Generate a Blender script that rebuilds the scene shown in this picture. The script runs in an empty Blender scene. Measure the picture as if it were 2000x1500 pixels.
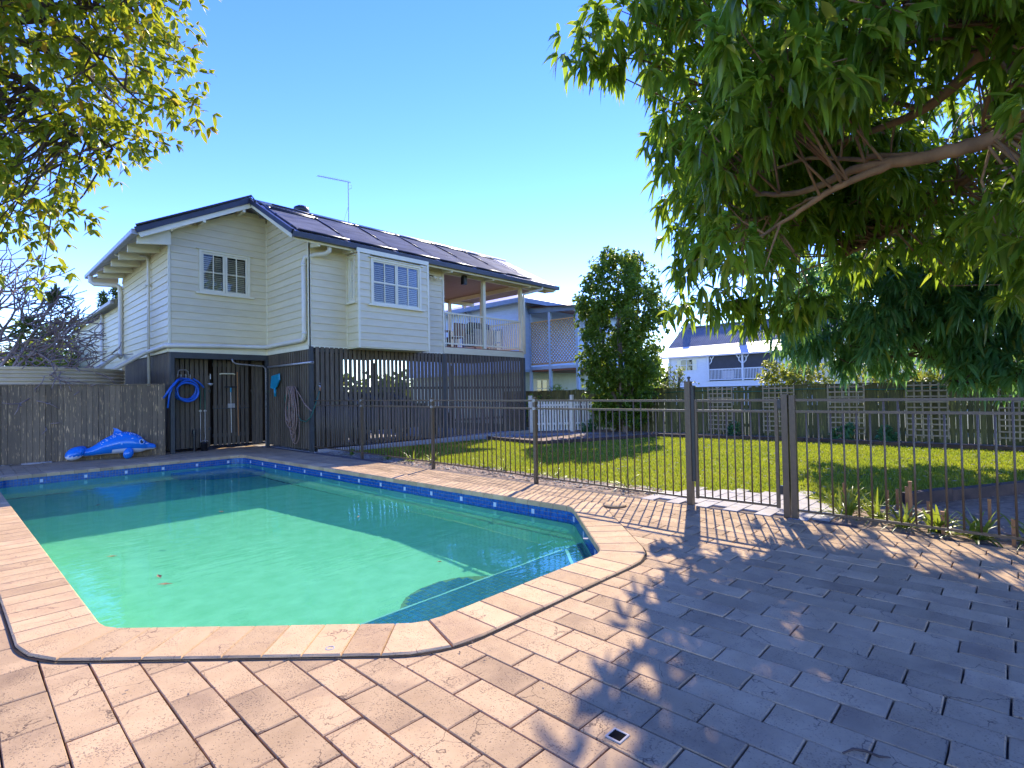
import bpy, math, random
import numpy as np
from mathutils import Vector, Matrix
random.seed(11)
RNG = np.random.default_rng(11)
SC = bpy.context.scene
COL = SC.collection
PI = math.pi

# ------------------------------------------------------------------ camera, sky, sun, exposure
SUN_AZ, SUN_EL = math.radians(65.5), math.radians(37.6)
cam_data = bpy.data.cameras.new('camera')
cam_data.sensor_width = 36.0
cam_data.lens = 1041.446 / 2000 * 36
cam_data.clip_end = 3000
CAM = bpy.data.objects.new('camera', cam_data)
COL.objects.link(CAM)
cy_, cp_, cr_ = math.radians(46.3186), math.radians(1.09939), math.radians(-1.07384)
f_ = Vector((math.sin(cy_) * math.cos(cp_), math.cos(cy_) * math.cos(cp_), math.sin(cp_)))
r_ = Vector((math.cos(cy_), -math.sin(cy_), 0))
u_ = r_.cross(f_)
R_ = math.cos(cr_) * r_ + math.sin(cr_) * u_
U_ = -math.sin(cr_) * r_ + math.cos(cr_) * u_
CAM.matrix_world = Matrix(((R_.x, U_.x, -f_.x, 0), (R_.y, U_.y, -f_.y, 0), (R_.z, U_.z, -f_.z, 1.3), (0, 0, 0, 1)))
SC.camera = CAM
W = bpy.data.worlds.new('World')
SC.world = W
W.use_nodes = True
sky = W.node_tree.nodes.new('ShaderNodeTexSky')
sky.sky_type = 'NISHITA'
sky.sun_disc = False
sky.sun_elevation = SUN_EL
sky.sun_rotation = SUN_AZ
sky.altitude = 0
sky.air_density = 0.9
sky.dust_density = 0.0
sky.ozone_density = 3.5
hs_ = W.node_tree.nodes.new('ShaderNodeHueSaturation')
hs_.inputs['Saturation'].default_value = 1.28
hs_.inputs['Hue'].default_value = 0.53
hs_.inputs['Value'].default_value = 0.92
W.node_tree.links.new(sky.outputs[0], hs_.inputs['Color'])
W.node_tree.links.new(hs_.outputs[0], W.node_tree.nodes['Background'].inputs[0])
W.node_tree.nodes['Background'].inputs[1].default_value = 0.15
sun = bpy.data.lights.new('sun', 'SUN')
sun.energy = 2.05
sun.angle = math.radians(0.5)
sun.color = (1.0, 0.90, 0.74)
sun.cycles.is_caustics_light = True
SUN = bpy.data.objects.new('sun', sun)
COL.objects.link(SUN)
sd = Vector((math.sin(SUN_AZ) * math.cos(SUN_EL), math.cos(SUN_AZ) * math.cos(SUN_EL), math.sin(SUN_EL)))
SUN.rotation_euler = sd.to_track_quat('Z', 'Y').to_euler()
SUN.location = (20, 10, 20)
SC.view_settings.view_transform = 'Standard'
SC.view_settings.look = 'None'
SC.view_settings.exposure = 2.15
SC.view_settings.gamma = 1
SC.view_settings.use_curve_mapping = False
SC.cycles.max_bounces = 10
SC.cycles.diffuse_bounces = 7
SC.cycles.transparent_max_bounces = 8
SC.cycles.transmission_bounces = 6

# ------------------------------------------------------------------ helpers
WL = {}          # world location of every parent-able object

class MB:
    def __init__(s):
        s.v = []; s.f = []; s.mi = []; s.cur = 0
    def add(s, vs, fs):
        b = len(s.v)
        s.v.extend([tuple(p) for p in vs])
        for f in fs:
            s.f.append(tuple(i + b for i in f)); s.mi.append(s.cur)
        return s
    def box(s, x0, x1, y0, y1, z0, z1):
        return s.add([(x0,y0,z0),(x1,y0,z0),(x1,y1,z0),(x0,y1,z0),(x0,y0,z1),(x1,y0,z1),(x1,y1,z1),(x0,y1,z1)],
                     [(0,3,2,1),(4,5,6,7),(0,1,5,4),(1,2,6,5),(2,3,7,6),(3,0,4,7)])
    def beam(s, a, b, w, h, up=(0,0,1)):
        a = Vector(a); b = Vector(b); d = (b - a).normalized(); up = Vector(up)
        sd_ = d.cross(up)
        if sd_.length < 1e-4: sd_ = Vector((1,0,0))
        sd_.normalize(); uu = sd_.cross(d).normalized()
        sd_ *= w / 2; uu *= h / 2
        vs = [a-sd_-uu, a+sd_-uu, a+sd_+uu, a-sd_+uu, b-sd_-uu, b+sd_-uu, b+sd_+uu, b-sd_+uu]
        return s.add(vs, [(3,2,1,0),(4,5,6,7),(0,1,5,4),(1,2,6,5),(2,3,7,6),(3,0,4,7)])
    def prism(s, pts, z0, z1):          # 2d polygon (xy, ccw) extruded in z
        n = len(pts)
        vs = [(x,y,z0) for x,y in pts] + [(x,y,z1) for x,y in pts]
        fs = [tuple(range(n-1,-1,-1)), tuple(range(n, 2*n))] + [(i,(i+1)%n,n+(i+1)%n,n+i) for i in range(n)]
        return s.add(vs, fs)
    def cap(s, pts, z, ch, depth):      # stone with chamfered top edge; pts ccw convex
        n = len(pts); cx = sum(p[0] for p in pts)/n; cy = sum(p[1] for p in pts)/n
        ins = []
        for x,y in pts:
            dx, dy = cx-x, cy-y; L = math.hypot(dx,dy) or 1
            ins.append((x+dx/L*ch*1.4, y+dy/L*ch*1.4))
        vs = [(x,y,z-depth) for x,y in pts]+[(x,y,z-ch) for x,y in pts]+[(x,y,z) for x,y in ins]
        fs = [(i,(i+1)%n,n+(i+1)%n,n+i) for i in range(n)]+[(n+i,n+(i+1)%n,2*n+(i+1)%n,2*n+i) for i in range(n)]+[tuple(range(2*n,3*n))]
        return s.add(vs, fs)
    def tube(s, pts, r, n=8, closed=False, caps=True):
        pts = [Vector(p) for p in pts]; m = len(pts)
        rs = r if isinstance(r,(list,tuple)) else [r]*m
        vs = []; prev = None
        for i,p in enumerate(pts):
            a = pts[i-1] if (i>0 or closed) else p
            b = pts[(i+1)%m] if (i<m-1 or closed) else p
            t = (b-a).normalized()
            if prev is None:
                q = Vector((0,0,1)) if abs(t.z)<0.9 else Vector((1,0,0))
                nx = t.cross(q).normalized()
            else:
                nx = (prev - t*prev.dot(t))
                nx = nx.normalized() if nx.length>1e-5 else t.orthogonal().normalized()
            prev = nx; ny = t.cross(nx)
            for k in range(n):
                an = 2*PI*k/n
                vs.append(p + (nx*math.cos(an)+ny*math.sin(an))*rs[i])
        fs = []
        for i in range(m if closed else m-1):
            j = (i+1)%m
            for k in range(n):
                fs.append((i*n+k, i*n+(k+1)%n, j*n+(k+1)%n, j*n+k))
        if caps and not closed:
            fs.append(tuple(range(n-1,-1,-1))); fs.append(tuple(range((m-1)*n, m*n)))
        return s.add(vs, fs)
    def lathe(s, c, prof, n=20):        # prof: (r, z) list, vertical axis at c
        vs = []
        for r,z in prof:
            for k in range(n):
                a = 2*PI*k/n; vs.append((c[0]+r*math.cos(a), c[1]+r*math.sin(a), c[2]+z))
        fs = []
        for i in range(len(prof)-1):
            for k in range(n):
                fs.append((i*n+k, i*n+(k+1)%n, (i+1)*n+(k+1)%n, (i+1)*n+k))
        fs.append(tuple(range(n-1,-1,-1))); fs.append(tuple(range((len(prof)-1)*n, len(prof)*n)))
        return s.add(vs, fs)
    def ellip(s, c, rx, ry, rz, n=16, m=10, rot=None):
        vs = []; fs = []
        for i in range(m+1):
            th = PI*i/m
            for k in range(n):
                a = 2*PI*k/n
                p = Vector((rx*math.sin(th)*math.cos(a), ry*math.sin(th)*math.sin(a), rz*math.cos(th)))
                if rot: p = rot @ p
                vs.append(p+Vector(c))
        for i in range(m):
            for k in range(n):
                fs.append((i*n+k, (i+1)*n+k, (i+1)*n+(k+1)%n, i*n+(k+1)%n))
        return s.add(vs, fs)

def mesh_of(name, mb, mats, smooth=False, off=(0,0,0)):
    me = bpy.data.meshes.new(name)
    ox,oy,oz = off
    me.from_pydata([(x-ox,y-oy,z-oz) for x,y,z in mb.v], [], mb.f)
    if not isinstance(mats,(list,tuple)): mats=[mats]
    for m in mats: me.materials.append(m)
    if len(mats)>1:
        me.polygons.foreach_set('material_index', mb.mi)
    if smooth: me.polygons.foreach_set('use_smooth', [True]*len(me.polygons))
    me.update()
    return me

def link(name, me, parent=None, loc=None, rz=0.0, scale=None, rot=None):
    """loc is a world position; parents never rotate, so the local one is a difference"""
    o = bpy.data.objects.new(name, me)
    COL.objects.link(o)
    pl = WL[parent.name] if parent else Vector((0,0,0))
    l = Vector(loc) if loc is not None else pl
    if parent: o.parent = parent
    o.location = l - pl
    if rot is not None: o.rotation_euler = rot
    elif rz: o.rotation_euler = (0,0,rz)
    if scale is not None: o.scale = scale
    WL[o.name] = l.copy()
    return o

def build(name, mb, mats, parent=None, smooth=False, at=None, kind=None, label=None):
    l = Vector(at) if at is not None else (WL[parent.name] if parent else Vector((0,0,0)))
    me = mesh_of(name, mb, mats, smooth, l)
    o = link(name, me, parent, l)
    if kind: o['kind'] = kind
    if label: o['label'] = label
    return o

def tag(o, label, cat, group=None):
    o['label'] = label; o['category'] = cat
    if group: o['group'] = group
    return o

def thing(name, label, cat, loc, group=None):
    o = link(name, None, None, loc)
    o.empty_display_size = 0.2
    return tag(o, label, cat, group)

# ------------------------------------------------------------------ materials
def base_mat(name):
    m = bpy.data.materials.new(name); m.use_nodes = True
    nt = m.node_tree
    return m, nt, nt.nodes['Principled BSDF']

def coords(nt, scale=(1,1,1), shift=True):
    tc = nt.nodes.new('ShaderNodeTexCoord')
    oi = nt.nodes.new('ShaderNodeObjectInfo')
    mp = nt.nodes.new('ShaderNodeMapping')
    mp.inputs['Scale'].default_value = scale
    nt.links.new(tc.outputs['Object'], mp.inputs['Vector'])
    if shift:
        mu = nt.nodes.new('ShaderNodeMath'); mu.operation='MULTIPLY'; mu.inputs[1].default_value=57.0
        nt.links.new(oi.outputs['Random'], mu.inputs[0])
        nt.links.new(mu.outputs[0], mp.inputs['Location'])
    return mp, oi

def noise(nt, vec, scale, detail=4, rough=0.55):
    n = nt.nodes.new('ShaderNodeTexNoise')
    n.inputs['Scale'].default_value = scale; n.inputs['Detail'].default_value = detail
    n.inputs['Roughness'].default_value = rough
    nt.links.new(vec.outputs[0], n.inputs['Vector'])
    return n

def ramp(nt, src, stops):
    r = nt.nodes.new('ShaderNodeValToRGB')
    e = r.color_ramp.elements
    while len(e) < len(stops): e.new(0.5)
    for i,(p,c) in enumerate(stops):
        e[i].position = p; e[i].color = (*c,1) if len(c)==3 else c
    nt.links.new(src, r.inputs[0])
    return r

def mixc(nt, a, b, fac, mode='MIX'):
    m = nt.nodes.new('ShaderNodeMix'); m.data_type='RGBA'; m.blend_type=mode
    for sock,val in ((m.inputs[6],a),(m.inputs[7],b)):
        if hasattr(val,'links') or hasattr(val,'is_linked'): nt.links.new(val, sock)
        else: sock.default_value = (*val,1)
    if hasattr(fac,'is_linked'): nt.links.new(fac, m.inputs[0])
    else: m.inputs[0].default_value = fac
    return m.outputs[2]

def vary(nt, col, rnd, lo, hi):
    mr = nt.nodes.new('ShaderNodeMapRange')
    mr.inputs[3].default_value = lo; mr.inputs[4].default_value = hi
    nt.links.new(rnd, mr.inputs[0])
    cb = nt.nodes.new('ShaderNodeCombineColor')
    for i in range(3): nt.links.new(mr.outputs[0], cb.inputs[i])
    return mixc(nt, col, cb.outputs[0], 1.0, 'MULTIPLY')

def smat(name, c1, c2=None, scale=4.0, stretch=(1,1,1), rough=0.6, bump=0.0, bscale=None, rnd=0.0, spots=None, detail=5, metallic=0.0, spec=0.5, lohi=(0.35,0.65)):
    """plain procedural material: two tones over noise, per-object brightness, fine relief, optional dark specks"""
    m, nt, p = base_mat(name)
    mp, oi = coords(nt, stretch)
    c2 = c2 or tuple(x*0.82 for x in c1)
    n = noise(nt, mp, scale, detail)
    col = ramp(nt, n.outputs[0], [(lohi[0],c2),(lohi[1],c1)]).outputs[0]
    if spots:
        sc_, thr, sc_col, amt = spots
        n2 = noise(nt, mp, sc_, 2)
        r2 = ramp(nt, n2.outputs[0], [(thr,(1,1,1)),(thr+0.05,(0,0,0))])
        iv = nt.nodes.new('ShaderNodeMath'); iv.operation='MULTIPLY_ADD'; iv.inputs[1].default_value=-amt; iv.inputs[2].default_value=amt
        nt.links.new(r2.outputs[0], iv.inputs[0])
        col = mixc(nt, col, sc_col, iv.outputs[0])
    if rnd: col = vary(nt, col, oi.outputs['Random'], 1-rnd, 1+rnd)
    nt.links.new(col, p.inputs['Base Color'])
    p.inputs['Roughness'].default_value = rough
    p.inputs['Metallic'].default_value = metallic
    p.inputs['Specular IOR Level'].default_value = spec
    if bump:
        nb = noise(nt, mp, bscale or scale*4, 4)
        b = nt.nodes.new('ShaderNodeBump'); b.inputs['Strength'].default_value = 1.0; b.inputs['Distance'].default_value = bump
        nt.links.new(nb.outputs[0], b.inputs['Height']); nt.links.new(b.outputs[0], p.inputs['Normal'])
    return m

def paver_mat(name, light, mid, dark):
    m, nt, p = base_mat(name)
    mp, oi = coords(nt)
    big = noise(nt, mp, 5.0, 5)
    col = ramp(nt, big.outputs[0], [(0.3,mid),(0.68,light)]).outputs[0]
    stain = noise(nt, mp, 2.2, 6, 0.65)
    st = ramp(nt, stain.outputs[0], [(0.5,(0,0,0)),(0.72,(1,1,1))])
    col = mixc(nt, col, dark, st.outputs[0]) if False else mixc(nt, col, tuple(0.55*a+0.45*b for a,b in zip(mid,dark)), st.outputs[0])
    pit = noise(nt, mp, 120.0, 2)
    patch = noise(nt, mp, 7.0, 3)
    ad = nt.nodes.new('ShaderNodeMath'); ad.operation='MULTIPLY_ADD'; ad.inputs[1].default_value=0.35
    nt.links.new(patch.outputs[0], ad.inputs[0]); nt.links.new(pit.outputs[0], ad.inputs[2])
    pr_ = ramp(nt, ad.outputs[0], [(0.76,(0,0,0)),(0.90,(0.7,0.7,0.7))])
    col = mixc(nt, col, dark, pr_.outputs[0])
    # hairline cracks
    wv = nt.nodes.new('ShaderNodeTexVoronoi'); wv.feature='DISTANCE_TO_EDGE'; wv.inputs['Scale'].default_value=3.2
    dn = noise(nt, mp, 6.0, 4)
    va = nt.nodes.new('ShaderNodeVectorMath'); va.operation='MULTIPLY_ADD'; va.inputs[1].default_value=(0.25,0.25,0.25)
    nt.links.new(dn.outputs[1], va.inputs[0]); nt.links.new(mp.outputs[0], va.inputs[2]); nt.links.new(va.outputs[0], wv.inputs['Vector'])
    cr = ramp(nt, wv.outputs[0], [(0.0,(1,1,1)),(0.012,(0,0,0))])
    gate = noise(nt, mp, 3.1, 2)
    gr = ramp(nt, gate.outputs[0], [(0.52,(0,0,0)),(0.58,(1,1,1))])
    cf = mixc(nt, cr.outputs[0], gr.outputs[0], 1.0, 'MULTIPLY')
    col = mixc(nt, col, tuple(x*0.6 for x in dark), cf)
    col = vary(nt, col, oi.outputs['Random'], 0.80, 1.12)
    nt.links.new(col, p.inputs['Base Color'])
    p.inputs['Roughness'].default_value = 0.8
    p.inputs['Specular IOR Level'].default_value = 0.12
    h = nt.nodes.new('ShaderNodeMath'); h.operation='SUBTRACT'
    lum = nt.nodes.new('ShaderNodeMath'); lum.operation='MULTIPLY'; lum.inputs[1].default_value=0.7
    nt.links.new(big.outputs[0], h.inputs[0]); nt.links.new(pr_.outputs[0], lum.inputs[0]); nt.links.new(lum.outputs[0], h.inputs[1])
    b = nt.nodes.new('ShaderNodeBump'); b.inputs['Strength'].default_value=1; b.inputs['Distance'].default_value=0.0035
    nt.links.new(h.outputs[0], b.inputs['Height']); nt.links.new(b.outputs[0], p.inputs['Normal'])
    return m

def leaf_mat(name, c1, c2, c3=None, rough=0.38, trans=0.45, tcol=None, spec=0.5, patch=None):
    """c1..c2 random per leaf (attribute 'rnd' written on the leaf), c3 rare; translucent"""
    m, nt, p = base_mat(name)
    at = nt.nodes.new('ShaderNodeAttribute'); at.attribute_name='rnd'
    oi = nt.nodes.new('ShaderNodeObjectInfo')
    ad = nt.nodes.new('ShaderNodeMath'); ad.operation='ADD'
    nt.links.new(at.outputs['Fac'], ad.inputs[0]); nt.links.new(oi.outputs['Random'], ad.inputs[1])
    fr = nt.nodes.new('ShaderNodeMath'); fr.operation='FRACT'; nt.links.new(ad.outputs[0], fr.inputs[0])
    stops = [(0.0,c1),(0.75,c2)] + ([(0.93,c2),(0.97,c3)] if c3 else [])
    col = ramp(nt, fr.outputs[0], stops).outputs[0]
    if patch:
        mp_, _ = coords(nt, (1,1,1), False)
        n1 = noise(nt, mp_, 0.9, 5, 0.6)
        r1 = ramp(nt, n1.outputs[0], [(0.46,(0,0,0)),(0.62,(0.9,0.9,0.9))])
        col = mixc(nt, col, patch, r1.outputs[0])
    nt.links.new(col, p.inputs['Base Color'])
    p.inputs['Roughness'].default_value = rough
    p.inputs['Specular IOR Level'].default_value = spec
    tr = nt.nodes.new('ShaderNodeBsdfTranslucent')
    tcn = mixc(nt, col, tcol or (0.5,0.62,0.05), 0.55)
    nt.links.new(tcn, tr.inputs['Color'])
    mx = nt.nodes.new('ShaderNodeMixShader'); mx.inputs[0].default_value = trans
    nt.links.new(p.outputs[0], mx.inputs[1]); nt.links.new(tr.outputs[0], mx.inputs[2])
    nt.links.new(mx.outputs[0], nt.nodes['Material Output'].inputs['Surface'])
    return m

def glass_mat(name, tint, rough=0.02):
    m, nt, p = base_mat(name)
    p.inputs['Base Color'].default_value = (*tint,1); p.inputs['Roughness'].default_value = rough
    p.inputs['Specular IOR Level'].default_value = 0.9
    return m

M = {}
M['paver'] = paver_mat('paver stone', (0.57,0.38,0.195), (0.46,0.30,0.15), (0.20,0.13,0.085))
M['coping'] = paver_mat('coping stone', (0.64,0.43,0.22), (0.57,0.37,0.18), (0.32,0.19,0.125))
M['joint'] = smat('sand joint', (0.17,0.12,0.085), (0.09,0.065,0.05), 30, rough=0.95, bump=0.002)
M['seal'] = smat('dark joint sealant', (0.035,0.024,0.018), rough=0.9, spec=0.1)
M['concrete'] = smat('concrete', (0.42,0.38,0.33), (0.34,0.30,0.26), 6, rough=0.85, bump=0.002)
M['board'] = smat('painted weatherboard', (0.75,0.665,0.41), (0.69,0.605,0.36), 3, (1,1,6), rough=0.42, bump=0.0006, bscale=60, rnd=0.045)
M['trim'] = smat('white trim paint', (0.83,0.77,0.53), (0.78,0.72,0.48), 5, rough=0.4, bump=0.0004, bscale=70)
M['cream'] = smat('cream pvc pipe', (0.74,0.70,0.56), (0.68,0.64,0.50), 3, rough=0.35)
M['slat'] = smat('charcoal stained timber', (0.135,0.102,0.062), (0.085,0.065,0.04), 6, (6,6,0.7), rough=0.6, bump=0.0012, bscale=40, rnd=0.22)
M['darkpaint'] = smat('charcoal paint', (0.055,0.058,0.052), (0.04,0.042,0.038), 5, rough=0.5, rnd=0.08)
M['navy'] = smat('dark roof flashing', (0.03,0.035,0.05), (0.02,0.024,0.035), 4, rough=0.4)
M['roof'] = smat('weathered corrugated steel', (0.46,0.44,0.43), (0.34,0.33,0.33), 2.5, rough=0.45, metallic=0.35, bump=0.0005)
M['mat'] = smat('solar heating mat', (0.21,0.20,0.19), (0.12,0.115,0.11), 1.6, (1,3,1), rough=0.7, bump=0.001, bscale=30, rnd=0.12, spec=0.2)
M['black'] = smat('black plastic', (0.018,0.018,0.02), (0.012,0.012,0.013), 8, rough=0.4)
M['gutter'] = smat('grey gutter steel', (0.42,0.42,0.40), (0.34,0.34,0.33), 5, rough=0.4, metallic=0.2)
M['eave'] = smat('dark gutter paint', (0.05,0.05,0.047), (0.035,0.035,0.033), 5, rough=0.4)
M['ceiling'] = smat('pink brown porch ceiling', (0.42,0.30,0.25), (0.36,0.25,0.2), 4, (8,0.5,1), rough=0.6)
M['louvre'] = smat('timber louvre', (0.85,0.74,0.52), (0.78,0.67,0.46), 8, rough=0.5, rnd=0.08)
M['pane'] = glass_mat('dark window glass', (0.012,0.013,0.014))
M['void'] = smat('dark hole', (0.012,0.011,0.01), rough=0.95, spec=0.02)
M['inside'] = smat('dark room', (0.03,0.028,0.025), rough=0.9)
M['tile'] = smat('cobalt glazed tile', (0.03,0.26,0.85), (0.02,0.16,0.62), 3, rough=0.12, rnd=0.5, bump=0.0003)
M['tilewall'] = smat('blue glazed mosaic', (0.02,0.13,0.38), (0.007,0.055,0.21), 23, rough=0.14)
M['whitetile'] = smat('white glazed tile', (0.75,0.75,0.72), rough=0.2)
M['grout'] = smat('ochre grout', (0.36,0.28,0.14), (0.25,0.2,0.1), 20, rough=0.9)
M['plaster'] = smat('pool plaster', (0.62,0.76,0.50), (0.44,0.63,0.36), 5.5, (1,1,1), rough=0.8, bump=0.001, detail=9, lohi=(0.3,0.7))  # mottling painted in for the rippled light on the pool floor
M['bronze'] = smat('bronze powder coat', (0.105,0.068,0.036), (0.08,0.052,0.028), 20, rough=0.38, rnd=0.06)
M['bracket'] = smat('worn aluminium bracket', (0.42,0.40,0.37), (0.22,0.2,0.18), 30, rough=0.4, metallic=0.4)
M['paling'] = smat('weathered hardwood paling', (0.68,0.45,0.205), (0.44,0.29,0.13), 3.2, (9,9,0.9), rough=0.8, bump=0.003, bscale=14, rnd=0.28, spots=(6,0.33,(0.06,0.05,0.035),0.8))
M['mossypaling'] = smat('mossy pine paling', (0.30,0.27,0.065), (0.14,0.135,0.03), 2.5, (8,8,0.8), rough=0.85, bump=0.003, bscale=14, rnd=0.3, spots=(5,0.36,(0.05,0.05,0.02),0.7))
M['lattice'] = smat('grey brown lattice lath', (0.60,0.40,0.17), (0.46,0.30,0.12), 9, rough=0.8, rnd=0.1)
M['trellis'] = smat('grey trellis lath', (0.42,0.33,0.2), (0.3,0.235,0.14), 9, rough=0.8, rnd=0.12)
M['whitefence'] = smat('white fence paint', (0.84,0.80,0.68), (0.72,0.67,0.54), 4, rough=0.5, rnd=0.06)
M['sleeper'] = smat('dark hardwood sleeper', (0.10,0.06,0.04), (0.05,0.03,0.022), 5, (1,1,1), rough=0.85, bump=0.004)
M['soil'] = smat('dry garden soil', (0.38,0.26,0.16), (0.20,0.13,0.08), 14, rough=0.95, bump=0.012, bscale=30, detail=8)
M['mulch'] = smat('bark mulch chip', (0.30,0.20,0.12), (0.10,0.06,0.04), 12, rough=0.9, rnd=0.3)
M['lawn'] = smat('lawn thatch', (0.25,0.26,0.03), (0.17,0.19,0.02), 9, rough=0.95, bump=0.01, bscale=60, detail=8)
M['farground'] = smat('distant ground', (0.10,0.12,0.05), (0.07,0.08,0.035), 0.3, rough=0.95)
M['bark'] = smat('smooth tan bark', (0.30,0.17,0.085), (0.17,0.095,0.05), 5, (1,1,0.4), rough=0.8, bump=0.006, bscale=22)
M['darkbark'] = smat('dark bark', (0.10,0.065,0.045), (0.05,0.035,0.025), 6, rough=0.85, bump=0.004, bscale=22)
M['palebark'] = smat('grey pink bark', (0.32,0.24,0.20), (0.2,0.14,0.115), 7, rough=0.8, bump=0.003, bscale=25)
M['tank'] = smat('beige tank steel', (0.55,0.44,0.26), (0.47,0.37,0.21), 2, rough=0.4, metallic=0.1, bump=0.0005)
M['hoseblue'] = smat('blue vacuum hose', (0.012,0.12,0.50), (0.008,0.09,0.40), 10, rough=0.35)
M['hosegreen'] = smat('green garden hose', (0.01,0.13,0.085), (0.008,0.1,0.06), 10, rough=0.4)
M['hosebrown'] = smat('faded brown hose', (0.30,0.19,0.14), (0.22,0.14,0.10), 10, rough=0.5)
M['teal'] = smat('teal plastic', (0.006,0.26,0.36), (0.004,0.2,0.29), 8, rough=0.4)
M['steel'] = smat('galvanised steel', (0.5,0.49,0.47), (0.4,0.39,0.37), 20, rough=0.35, metallic=0.5)
M['dolphin'] = smat('glossy blue vinyl', (0.006,0.19,0.62), (0.005,0.165,0.56), 2, rough=0.16, spec=0.7)
M['belly'] = smat('white vinyl', (0.72,0.76,0.82), (0.66,0.70,0.78), 2, rough=0.2, spec=0.7)
M['blackvinyl'] = smat('black vinyl print', (0.01,0.011,0.02), rough=0.2)
M['lightblue'] = smat('light blue print', (0.18,0.42,0.75), rough=0.25)
M['carpaint'] = smat('taupe car paint', (0.055,0.052,0.045), (0.048,0.045,0.04), 2, rough=0.3)
M['tyre'] = smat('tyre rubber', (0.02,0.02,0.02), rough=0.8)
M['bluewall'] = smat('pale blue weatherboard', (0.44,0.60,0.78), (0.40,0.55,0.72), 3, (1,1,5), rough=0.5)
M['greenwall'] = smat('pale green weatherboard', (0.48,0.56,0.44), (0.43,0.50,0.39), 3, rough=0.5)
M['bluetrim'] = smat('slate blue trim', (0.15,0.25,0.36), (0.12,0.2,0.3), 4, rough=0.5)
M['paleblue'] = smat('pale blue trim', (0.36,0.52,0.70), (0.32,0.47,0.63), 4, rough=0.5)
M['pinkroof'] = smat('pale pinkish steel roof', (0.50,0.42,0.38), (0.42,0.35,0.32), 2, rough=0.5, metallic=0.1)
M['whitewall'] = smat('white weatherboard', (0.74,0.75,0.74), (0.68,0.69,0.68), 3, (1,1,5), rough=0.5)
M['bluegreyroof'] = smat('blue grey steel roof', (0.16,0.175,0.19), (0.125,0.135,0.15), 1.5, rough=0.75, spec=0.2)
M['whiteroof'] = smat('white steel roof', (0.66,0.60,0.57), (0.58,0.53,0.50), 1.5, rough=0.45)
M['blind'] = smat('dark grey outdoor blind', (0.055,0.055,0.062), (0.045,0.045,0.05), 3, rough=0.7)
M['redwood'] = smat('red brown timber', (0.30,0.13,0.07), (0.22,0.09,0.05), 5, (8,8,1), rough=0.6)
M['dryleaf'] = smat('dry leaf', (0.36,0.22,0.08), (0.2,0.12,0.05), 6, rough=0.7, rnd=0.4)
M['litter'] = smat('pale leaf litter', (0.42,0.36,0.25), (0.16,0.11,0.07), 2.5, rough=0.8)
M['stake'] = smat('orange garden stake', (0.40,0.17,0.05), (0.28,0.12,0.04), 8, (6,6,1), rough=0.7, rnd=0.15)
M['mango'] = leaf_mat('mango leaf', (0.045,0.12,0.013), (0.15,0.25,0.024), (0.36,0.32,0.04), 0.30, 0.55, (0.52,0.68,0.045))
M['mango2'] = leaf_mat('blue green mango leaf', (0.045,0.16,0.075), (0.12,0.29,0.13), (0.25,0.25,0.04), 0.30, 0.55, (0.36,0.6,0.10))
M['lilly'] = leaf_mat('yellow green leaf', (0.06,0.12,0.012), (0.17,0.26,0.022), (0.45,0.2,0.04), 0.35, 0.55, (0.68,0.64,0.03))
M['hedge'] = leaf_mat('glossy hedge leaf', (0.05,0.13,0.022), (0.18,0.28,0.035), None, 0.32, 0.55, (0.45,0.55,0.04))
M['bush'] = leaf_mat('light bush leaf', (0.10,0.15,0.015), (0.28,0.28,0.03), None, 0.45, 0.45, (0.6,0.6,0.05))
M['farleaf'] = leaf_mat('distant tree leaf', (0.05,0.08,0.018), (0.12,0.14,0.035), (0.28,0.16,0.05), 0.5, 0.4)
M['pine'] = leaf_mat('pine needle', (0.02,0.06,0.03), (0.07,0.11,0.03), None, 0.6, 0.3)
M['strap'] = leaf_mat('strappy leaf', (0.05,0.11,0.015), (0.15,0.20,0.025), (0.40,0.36,0.12), 0.35, 0.45, (0.55,0.62,0.05))
M['dracaena'] = leaf_mat('dracaena leaf', (0.02,0.045,0.012), (0.10,0.13,0.025), None, 0.4, 0.3)
M['grass'] = leaf_mat('grass blade', (0.14,0.19,0.010), (0.33,0.33,0.022), (0.40,0.32,0.12), 0.5, 0.45, (0.55,0.62,0.03), patch=(0.15,0.22,0.018))

def water_mat():
    m = bpy.data.materials.new('pool water'); m.use_nodes = True
    nt = m.node_tree; nt.nodes.clear()
    out = nt.nodes.new('ShaderNodeOutputMaterial')
    g = nt.nodes.new('ShaderNodeBsdfGlass')
    g.inputs['Color'].default_value = (0.58,0.96,0.87,1); g.inputs['Roughness'].default_value = 0.0; g.inputs['IOR'].default_value = 1.33
    tc = nt.nodes.new('ShaderNodeTexCoord'); mp = nt.nodes.new('ShaderNodeMapping')
    mp.inputs['Rotation'].default_value = (0,0,math.radians(-40)); mp.inputs['Scale'].default_value = (1.0,3.2,1)
    nt.links.new(tc.outputs['Object'], mp.inputs['Vector'])
    n = noise(nt, mp, 3.2, 3, 0.5)
    b = nt.nodes.new('ShaderNodeBump'); b.inputs['Strength'].default_value = 1.0; b.inputs['Distance'].default_value = 0.0026
    nt.links.new(n.outputs[0], b.inputs['Height']); nt.links.new(b.outputs[0], g.inputs['Normal'])
    # diffuse share for milky water, put in to brighten the pool's shaded parts
    d = nt.nodes.new('ShaderNodeBsdfDiffuse'); d.inputs['Color'].default_value = (0.10,0.66,0.42,1)
    mx = nt.nodes.new('ShaderNodeMixShader'); mx.inputs[0].default_value = 0.10
    nt.links.new(g.outputs[0], mx.inputs[1]); nt.links.new(d.outputs[0], mx.inputs[2])
    nt.links.new(mx.outputs[0], out.inputs[0])
    return m
M['water'] = water_mat()

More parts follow.
